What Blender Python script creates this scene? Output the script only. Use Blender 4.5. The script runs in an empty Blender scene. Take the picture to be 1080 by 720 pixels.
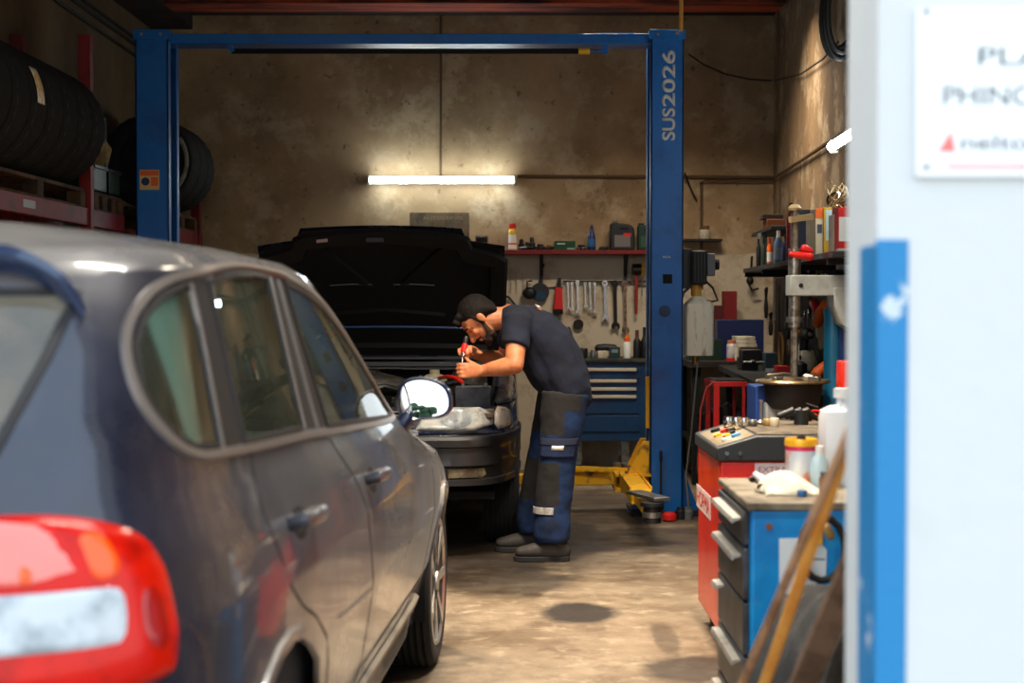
import math, random
FPX=1650.0; CAM_H=1.36; TH=math.atan(42/1650.0)
def at(px,py,Y):
    """world point on the plane y=Y seen at pixel (px,py)"""
    u=(px-540)/FPX; v=(360-py)/FPX; c=math.cos(TH); s=math.sin(TH)
    d=(u,c+v*s,-s+v*c); k=Y/d[1]
    return (d[0]*k,Y,CAM_H+d[2]*k)
def lerp(t,z):
    if z<=t[0][0]: return t[0][1]
    for (a,b),(c,d) in zip(t,t[1:]):
        if z<=c: return b+(d-b)*(z-a)/(c-a)
    return t[-1][1]
class Shell:
    def __init__(s,W,R,F,yc,nf,nr):
        s.W,s.R,s.F,s.yc,s.nf,s.nr=W,R,F,yc,nf,nr
    def half(s,z,front): return (lerp(s.F,z)-s.yc) if front else (s.yc-lerp(s.R,z))
    def sx(s,y,z):
        fr=y>s.yc; n=s.nf if fr else s.nr
        q=min(abs(y-s.yc)/s.half(z,fr),.99999)
        return lerp(s.W,z)*(1-q**n)**(1/n)
    def ey(s,x,z,front=False):
        n=s.nf if front else s.nr
        q=min(abs(x)/lerp(s.W,z),.99999)
        d=s.half(z,front)*(1-q**n)**(1/n)
        return s.yc+d if front else s.yc-d
    def unit(s,t):
        # t in [-1,1] rear, [1,3] right side, [3,5] front, [5,7] left side
        t=(t+1)%8-1
        if t<=1: a,b=t,-1.
        elif t<=3: a,b=1.,t-2
        elif t<=5: a,b=4-t,1.
        else: a,b=-1.,6-t
        n=s.nf if b>0 else s.nr
        r=(abs(a)**n+abs(b)**n)**(-1/n)
        return a*r,b*r
    def P(s,t,z):
        ux,uy=s.unit(t)
        return (lerp(s.W,z)*ux, s.yc+s.half(z,uy>0)*uy, z)
CAR=Shell(
 W=[(.18,.75),(.33,.785),(.45,.83),(.65,.865),(.85,.86),(.95,.838),(1.05,.80),(1.2,.765),(1.42,.715),(1.45,.68),(1.48,.56),(1.505,.40),(1.525,.22),(1.533,.06)],
 R=[(.18,-3.6),(.35,-3.72),(.55,-3.74),(.62,-3.70),(.75,-3.66),(.95,-3.62),(1.05,-3.58),(1.15,-3.52),(1.35,-3.36),(1.42,-3.29),(1.45,-3.24),(1.48,-3.1),(1.505,-2.93),(1.525,-2.72),(1.533,-2.58)],
 F=[(.18,.78),(.3,.86),(.5,.88),(.62,.84),(.72,.72),(.80,.45),(.86,.05),(.92,-.30),(.96,-.45),(1.0,-.58),(1.18,-1.02),(1.33,-1.42),(1.405,-1.70),(1.44,-1.88),(1.48,-2.12),(1.505,-2.27),(1.525,-2.38),(1.533,-2.44)],
 yc=-2.5,nf=7,nr=5)
C1=(-1.095,5.88,math.atan(.06))
import bpy, bmesh
from mathutils import Vector, Matrix, Euler
sc=bpy.context.scene; COL=sc.collection
R_=random.Random(7)
PI=math.pi
def lin(c):
    return tuple(((v/255)/12.92 if v/255<=.04045 else ((v/255+.055)/1.055)**2.4) for v in c)
MATS={}
def mat(name,col,rough=.5,metal=0,col2=None,sc2=6,lo=.45,hi=.6,bump=0,bsc=60,coat=0,spec=.5,emit=0,trans=0,alpha=None,
        sheen=0,dust=None,dustn=(.45,.65,3),stretch=None,ior=1.45,det=8):
    if name in MATS: return MATS[name]
    m=bpy.data.materials.new(name); m.use_nodes=True; nt=m.node_tree; b=nt.nodes['Principled BSDF']; L=nt.links
    b.inputs['Base Color'].default_value=(*lin(col),1); b.inputs['Roughness'].default_value=rough
    b.inputs['Metallic'].default_value=metal; b.inputs['Specular IOR Level'].default_value=spec
    b.inputs['IOR'].default_value=ior
    if coat: b.inputs['Coat Weight'].default_value=coat; b.inputs['Coat Roughness'].default_value=.05
    if sheen: b.inputs['Sheen Weight'].default_value=sheen; b.inputs['Sheen Roughness'].default_value=.45; b.inputs['Sheen Tint'].default_value=(1,.96,.9,1)
    if trans: b.inputs['Transmission Weight'].default_value=trans
    tc=nt.nodes.new('ShaderNodeTexCoord'); vec=tc.outputs['Object']
    if stretch:
        mp=nt.nodes.new('ShaderNodeMapping'); mp.inputs['Scale'].default_value=stretch; L.new(vec,mp.inputs[0]); vec=mp.outputs[0]
    cur=None
    def noise(s,lo,hi,d=8):
        n=nt.nodes.new('ShaderNodeTexNoise'); n.inputs['Scale'].default_value=s; n.inputs['Detail'].default_value=d; n.inputs['Roughness'].default_value=.65
        L.new(vec,n.inputs['Vector']); r=nt.nodes.new('ShaderNodeMapRange'); r.inputs[1].default_value=lo; r.inputs[2].default_value=hi
        L.new(n.outputs[0],r.inputs[0]); return r.outputs[0]
    def mixc(f,a,bc):
        x=nt.nodes.new('ShaderNodeMix'); x.data_type='RGBA'; L.new(f,x.inputs[0])
        if a is None: x.inputs[6].default_value=(*lin(col),1)
        else: L.new(a,x.inputs[6])
        x.inputs[7].default_value=(*lin(bc),1); return x.outputs[2]
    if col2: cur=mixc(noise(sc2,lo,hi,det),None,col2)
    if dust:
        f=noise(dustn[2],dustn[0],dustn[1]); cur=mixc(f,cur,dust)
        rr=nt.nodes.new('ShaderNodeMapRange'); rr.inputs[3].default_value=rough; rr.inputs[4].default_value=.75
        L.new(f,rr.inputs[0]); L.new(rr.outputs[0],b.inputs['Roughness'])
        if coat:
            rc=nt.nodes.new('ShaderNodeMapRange'); rc.inputs[3].default_value=coat; rc.inputs[4].default_value=coat*.25
            L.new(f,rc.inputs[0]); L.new(rc.outputs[0],b.inputs['Coat Weight'])
    if cur: L.new(cur,b.inputs['Base Color'])
    if bump:
        n=nt.nodes.new('ShaderNodeTexNoise'); n.inputs['Scale'].default_value=bsc; n.inputs['Detail'].default_value=6; L.new(vec,n.inputs['Vector'])
        bp=nt.nodes.new('ShaderNodeBump'); bp.inputs['Strength'].default_value=bump; bp.inputs['Distance'].default_value=.01
        L.new(n.outputs[0],bp.inputs['Height']); L.new(bp.outputs[0],b.inputs['Normal'])
    if emit:
        b.inputs['Emission Color'].default_value=(*lin(col),1); b.inputs['Emission Strength'].default_value=emit
    m['b']=1; MATS[name]=m; return m
def glassmat(name,tint,refl=.12,haze=.0,hazecol=(150,150,140),rough=.02,hz=4):
    if name in MATS: return MATS[name]
    m=bpy.data.materials.new(name); m.use_nodes=True; nt=m.node_tree; L=nt.links; nt.nodes.clear()
    o=nt.nodes.new('ShaderNodeOutputMaterial'); t=nt.nodes.new('ShaderNodeBsdfTransparent'); t.inputs[0].default_value=(*lin(tint),1)
    g=nt.nodes.new('ShaderNodeBsdfGlossy'); g.inputs['Roughness'].default_value=rough
    lw=nt.nodes.new('ShaderNodeFresnel'); lw.inputs[0].default_value=1.5
    ad=nt.nodes.new('ShaderNodeMath'); ad.operation='ADD'; ad.inputs[1].default_value=refl; ad.use_clamp=True; L.new(lw.outputs[0],ad.inputs[0])
    mx=nt.nodes.new('ShaderNodeMixShader'); L.new(ad.outputs[0],mx.inputs[0]); L.new(t.outputs[0],mx.inputs[1]); L.new(g.outputs[0],mx.inputs[2])
    last=mx.outputs[0]
    if haze:
        d=nt.nodes.new('ShaderNodeBsdfDiffuse'); d.inputs[0].default_value=(*lin(hazecol),1)
        n=nt.nodes.new('ShaderNodeTexNoise'); n.inputs['Scale'].default_value=hz; n.inputs['Detail'].default_value=6
        tc=nt.nodes.new('ShaderNodeTexCoord'); L.new(tc.outputs['Object'],n.inputs['Vector'])
        r=nt.nodes.new('ShaderNodeMapRange'); r.inputs[1].default_value=.3; r.inputs[2].default_value=.7; r.inputs[3].default_value=haze*.5; r.inputs[4].default_value=haze*1.4
        L.new(n.outputs[0],r.inputs[0]); m2=nt.nodes.new('ShaderNodeMixShader'); L.new(r.outputs[0],m2.inputs[0]); L.new(last,m2.inputs[1]); L.new(d.outputs[0],m2.inputs[2]); last=m2.outputs[0]
    L.new(last,o.inputs[0]); MATS[name]=m; return m

LOC={}
def origin_of(o):
    v=Vector((0,0,0))
    while o is not None: v+=LOC.get(o.name,Vector((0,0,0))); o=o.parent
    return v
def tagp(o,label=None,cat=None,group=None,kind=None):
    if label: o['label']=label
    if cat: o['category']=cat
    if group: o['group']=group
    if kind: o['kind']=kind
    return o
def thing(name,label,cat,loc=(0,0,0),rotz=0,group=None):
    o=bpy.data.objects.new(name,None); COL.objects.link(o); o.location=loc; o.rotation_euler=(0,0,rotz); o.empty_display_size=.1
    LOC[o.name]=Vector((0,0,0)) if rotz else Vector(loc)
    return tagp(o,label,cat,group)
def lthing(name,label,cat,loc,rotz=0,group=None):
    """thing whose parts are authored in local coordinates"""
    o=thing(name,label,cat,loc,rotz,group); LOC[o.name]=Vector((0,0,0)); return o
def basis(d,up=None):
    d=Vector(d).normalized(); u=Vector(up) if up is not None else (Vector((0,0,1)) if abs(d.z)<.9 else Vector((0,1,0)))
    x=u.cross(d)
    if x.length<1e-6: x=Vector((1,0,0)).cross(d)
    x.normalize(); return x,d.cross(x),d
class MB:
    def __init__(s): s.v=[]; s.f=[]
    def add(s,vs,fs):
        n=len(s.v); s.v+= [tuple(a) for a in vs]; s.f+=[tuple(i+n for i in f) for f in fs]; return s
    def box(s,a,b,rot=None,c=None):
        x0,y0,z0=[min(p,q) for p,q in zip(a,b)]; x1,y1,z1=[max(p,q) for p,q in zip(a,b)]
        vs=[Vector(p) for p in ((x0,y0,z0),(x1,y0,z0),(x1,y1,z0),(x0,y1,z0),(x0,y0,z1),(x1,y0,z1),(x1,y1,z1),(x0,y1,z1))]
        if rot is not None:
            cc=Vector(c) if c is not None else (Vector((x0+x1,y0+y1,z0+z1))/2); M=rot if isinstance(rot,Matrix) else Euler(rot).to_matrix()
            vs=[M@(p-cc)+cc for p in vs]
        return s.add(vs,[(0,3,2,1),(4,5,6,7),(0,1,5,4),(1,2,6,5),(2,3,7,6),(3,0,4,7)])
    def bar(s,p,q,w,h,up=None):
        p=Vector(p); q=Vector(q); x,y,d=basis(q-p,up); L=(q-p).length; vs=[]
        for e in (p,q):
            for a,b in ((-1,-1),(1,-1),(1,1),(-1,1)): vs.append(e+x*a*w/2+y*b*h/2)
        return s.add(vs,[(0,3,2,1),(4,5,6,7),(0,1,5,4),(1,2,6,5),(2,3,7,6),(3,0,4,7)])
    def cyl(s,p,q,r,r2=None,n=20,caps=True):
        r2=r if r2 is None else r2; p=Vector(p); q=Vector(q); x,y,d=basis(q-p); vs=[]
        for e,rr in ((p,r),(q,r2)):
            for i in range(n):
                a=2*PI*i/n; vs.append(e+x*math.cos(a)*rr+y*math.sin(a)*rr)
        fs=[(i,(i+1)%n,n+(i+1)%n,n+i) for i in range(n)]
        if caps: fs+=[tuple(range(n))[::-1],tuple(range(n,2*n))]
        return s.add(vs,fs)
    def lathe(s,prof,o=(0,0,0),ax=(0,0,1),n=28,mod=None):
        o=Vector(o); x,y,d=basis(ax); vs=[]
        for j,(r,h) in enumerate(prof):
            for i in range(n):
                a=2*PI*i/n; rr=max(r,1e-5)
                if mod: rr=mod(j,i,rr)
                vs.append(o+d*h+x*math.cos(a)*rr+y*math.sin(a)*rr)
        fs=[(j*n+i,j*n+(i+1)%n,(j+1)*n+(i+1)%n,(j+1)*n+i) for j in range(len(prof)-1) for i in range(n)]
        if prof[0][0]>1e-4 and prof[0]!=prof[-1]: fs.append(tuple(range(n))[::-1])
        if prof[-1][0]>1e-4 and prof[0]!=prof[-1]: fs.append(tuple((len(prof)-1)*n+i for i in range(n)))
        return s.add(vs,fs)
    def limb(s,pts,ra,rb=None,n=16,up=(0,1,0),cap=True):
        """tube through pts; ra radius across, rb radius along `up`"""
        pts=[Vector(p) for p in pts]; k=len(pts)
        ra=ra if isinstance(ra,(list,tuple)) else [ra]*k; rb=ra if rb is None else (rb if isinstance(rb,(list,tuple)) else [rb]*k)
        U=Vector(up); rings=[]; Nn=None
        for i,p in enumerate(pts):
            t=(pts[min(i+1,k-1)]-pts[max(i-1,0)]).normalized()
            if Nn is None:
                B=U-t*U.dot(t)
                if B.length<.15: B=Vector((0,0,1))-t*t.z
                if B.length<.15: B=Vector((1,0,0))-t*t.x
            else:
                B=Nn-t*Nn.dot(t)
                B2=U-t*U.dot(t)
                if B2.length>.3 and B2.dot(B)>0: B=B2
            B.normalize(); Nn=B; N=t.cross(B)
            rings.append([p+N*ra[i]*math.cos(2*PI*j/n)+B*rb[i]*math.sin(2*PI*j/n) for j in range(n)])
        vs=[q for r in rings for q in r]
        fs=[(i*n+j,i*n+(j+1)%n,(i+1)*n+(j+1)%n,(i+1)*n+j) for i in range(k-1) for j in range(n)]
        if cap:
            t0=(pts[0]-pts[1]).normalized(); t1=(pts[-1]-pts[-2]).normalized()
            for idx,t,m,base in ((0,t0,min(ra[0],rb[0]),0),(k-1,t1,min(ra[-1],rb[-1]),(k-1)*n)):
                prev=[base+j for j in range(n)]; c=pts[idx]
                for q in (.5,.85):
                    sc_=math.sqrt(1-q*q); b0=len(vs)
                    vs+=[c+(Vector(vs[base+j])-c)*sc_+t*m*q for j in range(n)]
                    fs+=[(prev[j],prev[(j+1)%n],b0+(j+1)%n,b0+j) for j in range(n)]; prev=[b0+j for j in range(n)]
                vs.append(c+t*m); fs+=[(prev[j],prev[(j+1)%n],len(vs)-1) for j in range(n)]
        else: fs+=[tuple(range(n))[::-1],tuple((k-1)*n+j for j in range(n))]
        return s.add(vs,fs)
    def tube(s,pts,r,n=8): return s.limb(pts,r,None,n,up=(0,0,1),cap=False)
    def ell(s,c,r,M=None,n=16,m=10):
        c=Vector(c); vs=[]; r=(r,r,r) if not isinstance(r,(tuple,list)) else r
        for j in range(1,m):
            p=PI*j/m
            for i in range(n):
                a=2*PI*i/n; q=Vector((r[0]*math.sin(p)*math.cos(a),r[1]*math.sin(p)*math.sin(a),r[2]*math.cos(p)))
                vs.append(c+(M@q if M else q))
        fs=[(j*n+i,j*n+(i+1)%n,(j+1)*n+(i+1)%n,(j+1)*n+i) for j in range(m-2) for i in range(n)]
        T=Vector((0,0,r[2])); T=M@T if M else T; a=len(vs); vs+=[c+T,c-T]
        fs+=[(a,(i+1)%n,i) for i in range(n)]+[(a+1,(m-2)*n+i,(m-2)*n+(i+1)%n) for i in range(n)]
        return s.add(vs,fs)
    def prism(s,poly,off):
        """planar polygon (3-D points) extruded by off"""
        n=len(poly); off=Vector(off); vs=[Vector(p) for p in poly]+[Vector(p)+off for p in poly]
        return s.add(vs,[tuple(range(n))[::-1],tuple(range(n,2*n))]+[(i,(i+1)%n,n+(i+1)%n,n+i) for i in range(n)])
    def grid(s,fn,nu,nv,closeu=False):
        vs=[fn(i/(nu if closeu else nu-1),j/(nv-1)) for j in range(nv) for i in range(nu)]
        fs=[(j*nu+i,j*nu+(i+1)%nu,(j+1)*nu+(i+1)%nu,(j+1)*nu+i) for j in range(nv-1) for i in range(nu if closeu else nu-1)]
        return s.add(vs,fs)
    def ribbon(s,pts,nrm,w,h,closed=False,sink=.002):
        """flat bar following a surface: width w in the surface, height h along the normal"""
        pts=[Vector(p) for p in pts]; k=len(pts); vs=[]
        for i,p in enumerate(pts):
            a=pts[(i-1)%k] if closed or i else p; b=pts[(i+1)%k] if closed or i<k-1 else p
            t=(b-a).normalized(); N=Vector(nrm[i]).normalized(); B=t.cross(N).normalized()
            vs+=[p-B*w/2-N*sink,p+B*w/2-N*sink,p+B*w*.36+N*h,p-B*w*.36+N*h]
        m=k if closed else k-1
        fs=[(i*4+j,i*4+(j+1)%4,((i+1)%k)*4+(j+1)%4,((i+1)%k)*4+j) for i in range(m) for j in range(4)]
        if not closed: fs+=[(3,2,1,0),((k-1)*4,(k-1)*4+1,(k-1)*4+2,(k-1)*4+3)]
        return s.add(vs,fs)
    def dome(s,outline,fn,h,rings=6,flat=.0,base=.0,cx=None):
        """patch filled polar-wise on a surface; outline in 2-D, fn(a,b,off)->3-D"""
        n=len(outline)
        if cx is None: cx=(sum(p[0] for p in outline)/n,sum(p[1] for p in outline)/n)
        vs=[fn(cx[0],cx[1],base+h)]
        ks=[(i+1)/rings for i in range(rings)]
        for q in ks:
            for p in outline:
                vs.append(fn(cx[0]+(p[0]-cx[0])*q,cx[1]+(p[1]-cx[1])*q,base+h*(1-max(0,(q-flat)/(1-flat))**4)))
        for p in outline: vs.append(fn(p[0],p[1],-.006))
        fs=[(0,1+i,1+(i+1)%n) for i in range(n)]
        for r in range(rings): fs+=[(1+r*n+i,1+(r+1)*n+i,1+(r+1)*n+(i+1)%n,1+r*n+(i+1)%n) for i in range(n)]
        return s.add(vs,fs)
    def build(s,name,m,parent=None,bevel=0,ang=38,smooth=True,origin=True,seg=2,sub=0,remesh=0,smoothit=0,solid=0,disp=0,dsc=.12,label=None,cat=None,group=None,kind=None,recalc=True,unrot=None):
        off=origin_of(parent) if parent is not None else Vector((0,0,0)); vs=[Vector(p)-off for p in s.v]
        loc=Vector((0,0,0))
        if parent is None and origin and vs:
            xs=[p.x for p in vs]; ys=[p.y for p in vs]; zs=[p.z for p in vs]
            loc=Vector(((min(xs)+max(xs))/2,(min(ys)+max(ys))/2,min(zs))); vs=[p-loc for p in vs]
        me=bpy.data.meshes.new(name); me.from_pydata([tuple(p) for p in vs],[],s.f)
        if recalc:
            bm=bmesh.new(); bm.from_mesh(me); bmesh.ops.recalc_face_normals(bm,faces=bm.faces); bm.to_mesh(me); bm.free()
        if smooth:
            for p in me.polygons: p.use_smooth=True
            if not remesh: me.set_sharp_from_angle(angle=math.radians(ang))
        me.materials.append(m)
        o=bpy.data.objects.new(name,me); COL.objects.link(o); o.location=loc
        if parent is not None: o.parent=parent; LOC[o.name]=Vector((0,0,0))
        else: LOC[o.name]=loc
        if solid: q=o.modifiers.new('s','SOLIDIFY'); q.thickness=solid; q.offset=-1
        if remesh:
            q=o.modifiers.new('r','REMESH'); q.mode='VOXEL'; q.voxel_size=remesh; q.use_smooth_shade=True
        if smoothit:
            q=o.modifiers.new('sm','SMOOTH'); q.iterations=smoothit; q.factor=.5
        if disp:
            tx=bpy.data.textures.new('cloth_folds','CLOUDS'); tx.noise_scale=dsc; tx.noise_depth=1
            q=o.modifiers.new('d','DISPLACE'); q.texture=tx; q.strength=disp; q.mid_level=.5; q.texture_coords='LOCAL'
        if bevel:
            q=o.modifiers.new('b','BEVEL'); q.width=bevel; q.segments=seg; q.limit_method='ANGLE'; q.angle_limit=math.radians(32)
        if sub: q=o.modifiers.new('ss','SUBSURF'); q.levels=sub; q.render_levels=sub
        return tagp(o,label,cat,group,kind)
def dup(o,loc,rotz=None,label=None,group=None):
    r=o.copy(); COL.objects.link(r); r.location=loc; LOC[r.name]=Vector(loc)
    if rotz is not None: r.rotation_euler=(0,0,rotz)
    if label: r['label']=label
    if group: r['group']=group
    for ch in list(o.children):
        c=ch.copy(); COL.objects.link(c); c.parent=r
        for g in list(ch.children):
            d=g.copy(); COL.objects.link(d); d.parent=c
    return r
def text(s,name,m,parent,o,ex,ey,w=None,h=None,ext=.0006,bold=.0,space=1.0):
    """lettering: o origin (lower left), ex reading direction, ey letter-up direction"""
    cu=bpy.data.curves.new(name,'FONT'); cu.body=s; cu.size=1; cu.extrude=0; cu.offset=bold; cu.space_character=space
    t=bpy.data.objects.new(name,cu); COL.objects.link(t)
    me=bpy.data.meshes.new_from_object(t.evaluated_get(bpy.context.evaluated_depsgraph_get()))
    COL.objects.unlink(t); bpy.data.objects.remove(t)
    xs=[v.co.x for v in me.vertices]; ys=[v.co.y for v in me.vertices]
    x0,y0=min(xs),min(ys); W=max(xs)-x0; Hh=max(ys)-y0
    sx=(w/W) if w else h/Hh; sy=(h/Hh) if h else sx
    ex=Vector(ex); ey=Vector(ey); ez=ex.cross(ey).normalized(); o=Vector(o)
    if parent is not None: o=o-origin_of(parent)
    for v in me.vertices: v.co=o+ex*((v.co.x-x0)*sx)+ey*((v.co.y-y0)*sy)+ez*ext
    me.materials.clear(); me.materials.append(m)
    ob=bpy.data.objects.new(name,me); COL.objects.link(ob); ob.parent=parent; LOC[ob.name]=Vector((0,0,0))
    q=ob.modifiers.new('s','SOLIDIFY'); q.thickness=ext; q.offset=-1
    return ob
def inpoly(x,y,P):
    c=False; n=len(P); j=n-1
    for i in range(n):
        xi,yi=P[i]; xj,yj=P[j]
        if (yi>y)!=(yj>y) and x<(xj-xi)*(y-yi)/(yj-yi)+xi: c=not c
        j=i
    return c
def nearest(x,y,P,closed=True):
    best=(9,0,0); n=len(P)
    for i in range(n if closed else n-1):
        ax,ay=P[i]; bx,by=P[(i+1)%n]; dx,dy=bx-ax,by-ay; L=dx*dx+dy*dy
        k=0 if L==0 else max(0,min(1,((x-ax)*dx+(y-ay)*dy)/L)); qx,qy=ax+k*dx,ay+k*dy; d=math.hypot(x-qx,y-qy)
        if d<best[0]: best=(d,qx,qy)
    return best
def dens(P,step=.03,closed=True):
    out=[]; n=len(P)
    for i in range(n if closed else n-1):
        a,b=P[i],P[(i+1)%n]; k=max(1,int(math.hypot(b[0]-a[0],b[1]-a[1])/step))
        out+=[(a[0]+(b[0]-a[0])*j/k,a[1]+(b[1]-a[1])*j/k) for j in range(k)]
    if not closed: out.append(P[-1])
    return out
def rounded(P,it=2,closed=True):
    for _ in range(it):
        Q=[]; n=len(P)
        for i in range(n if closed else n-1):
            a,b=P[i],P[(i+1)%n]; Q+=[(a[0]*.75+b[0]*.25,a[1]*.75+b[1]*.25),(a[0]*.25+b[0]*.75,a[1]*.25+b[1]*.75)]
        if not closed: Q=[P[0]]+Q+[P[-1]]
        P=Q
    return P
def shell_parts(S,zs,na,nb,regions,skip=None):
    """car body skin; regions: (key, domain, polygon). returns {key: MB}"""
    ts=[-1+2*i/na for i in range(na)]+[1+2*i/nb for i in range(nb)]+[3+2*i/na for i in range(na)]+[5+2*i/nb for i in range(nb)]
    N=len(ts); V=[]
    boxes=[(k,d,P,min(p[0] for p in P),max(p[0] for p in P),min(p[1] for p in P),max(p[1] for p in P)) for k,d,P in regions]
    for z in zs:
        for t in ts:
            ux,uy=S.unit(t); x,y,_=S.P(t,z); p=(x,y,z)
            for k,d,P,a0,a1,b0,b1 in boxes:
                if d=='side' and abs(ux)>.55:
                    if a0-.02<y<a1+.02 and b0-.02<z<b1+.02:
                        q=nearest(y,z,P)
                        if q[0]<.0105: sg=1 if x>0 else -1; p=(sg*S.sx(q[1],q[2]),q[1],q[2]); break
                elif d in('rear','front') and abs(uy)>.6 and (uy<0)==(d=='rear'):
                    if a0-.02<x<a1+.02 and b0-.02<z<b1+.02:
                        q=nearest(x,z,P)
                        if q[0]<.0105: p=(q[1],S.ey(q[1],q[2],d=='front'),q[2]); break
            V.append(p)
    out={}; 
    for j in range(len(zs)-1):
        for i in range(N):
            ix=(j*N+i,j*N+(i+1)%N,(j+1)*N+(i+1)%N,(j+1)*N+i); c=[sum(V[a][q] for a in ix)/4 for q in range(3)]
            if skip and skip(c): continue
            ux,uy=S.unit(ts[i]+.001); key='body'
            for k,d,P,a0,a1,b0,b1 in boxes:
                if d=='side' and abs(ux)>.55 and a0<c[1]<a1 and b0<c[2]<b1 and inpoly(c[1],c[2],P): key=k+('R' if c[0]>0 else 'L'); break
                if d in('rear','front') and abs(uy)>.6 and (uy<0)==(d=='rear') and a0<c[0]<a1 and b0<c[2]<b1 and inpoly(c[0],c[2],P): key=k; break
            out.setdefault(key,[]).append(ix)
    # roof cap
    top=len(zs)-1; V.append((0,S.yc,zs[-1]+.002)); out['body']+=[(top*N+i,top*N+(i+1)%N,len(V)-1) for i in range(N)] if not(skip and skip((0,S.yc,zs[-1]))) else []
    res={}
    for k,fs in out.items():
        used={}; mb=MB()
        for f in fs:
            for a in f:
                if a not in used: used[a]=len(mb.v); mb.v.append(V[a])
            mb.f.append(tuple(used[a] for a in f))
        res[k]=mb
    return res
def snorm(S,y,z,sg):
    e=.01; a=S.sx(y,z); dy=(S.sx(y+e,z)-a)/e; dz=(S.sx(y,z+e)-a)/e
    return Vector((sg,-dy,-dz)).normalized()
def side_line(S,P,sg,off=0):
    return [Vector((sg*S.sx(y,z),y,z))+snorm(S,y,z,sg)*off for y,z in P],[snorm(S,y,z,sg) for y,z in P]
def enorm(S,x,z,fr):
    e=.01; a=S.ey(x,z,fr); dx=(S.ey(x+e,z,fr)-a)/e; dz=(S.ey(x,z+e,fr)-a)/e
    return (Vector((-dx,1,-dz)) if fr else Vector((dx,-1,dz))).normalized()
def end_line(S,P,fr): return [Vector((x,S.ey(x,z,fr),z)) for x,z in P],[enorm(S,x,z,fr) for x,z in P]
def tfn(S,sg=1):
    def f(t,z,off):
        p=Vector(S.P(t,z)); a=Vector(S.P(t+.01,z))-Vector(S.P(t-.01,z)); b=Vector(S.P(t,z+.01))-Vector(S.P(t,z-.01))
        n=a.cross(b).normalized(); p=p+n*off; return Vector((sg*p.x,p.y,p.z))
    return f
EXPO=0.0; SKY=2.6; TUBE=52; LP=110
# ------------------------------------------------------------------ camera, sky
cam=bpy.data.cameras.new('camera'); co=bpy.data.objects.new('camera',cam); COL.objects.link(co)
co.location=(0,0,CAM_H); co.rotation_euler=(PI/2-TH,0,0); cam.sensor_width=36; cam.lens=36*FPX/1080
cam.dof.use_dof=True; cam.dof.focus_distance=8.4; cam.dof.aperture_fstop=3.2; cam.clip_end=200
sc.camera=co
vs_=sc.view_settings; vs_.view_transform='Standard'; vs_.look='None'; vs_.gamma=1; vs_.use_curve_mapping=False; vs_.exposure=EXPO
sc.cycles.use_denoising=True
sc.cycles.max_bounces=8; sc.cycles.transparent_max_bounces=16; sc.cycles.sample_clamp_indirect=8
w=bpy.data.worlds.new('sky'); sc.world=w; w.use_nodes=True; nt=w.node_tree
bg=nt.nodes['Background']; tc=nt.nodes.new('ShaderNodeTexCoord'); sp=nt.nodes.new('ShaderNodeSeparateXYZ')
nt.links.new(tc.outputs['Generated'],sp.inputs[0]); mr=nt.nodes.new('ShaderNodeMapRange'); nt.links.new(sp.outputs[2],mr.inputs[0])
mx=nt.nodes.new('ShaderNodeMix'); mx.data_type='RGBA'; nt.links.new(mr.outputs[0],mx.inputs[0])
mx.inputs[6].default_value=(.97,.985,1.0,1); mx.inputs[7].default_value=(.55,.76,1.0,1); nt.links.new(mx.outputs[2],bg.inputs[0])
bg.inputs[1].default_value=SKY

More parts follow.
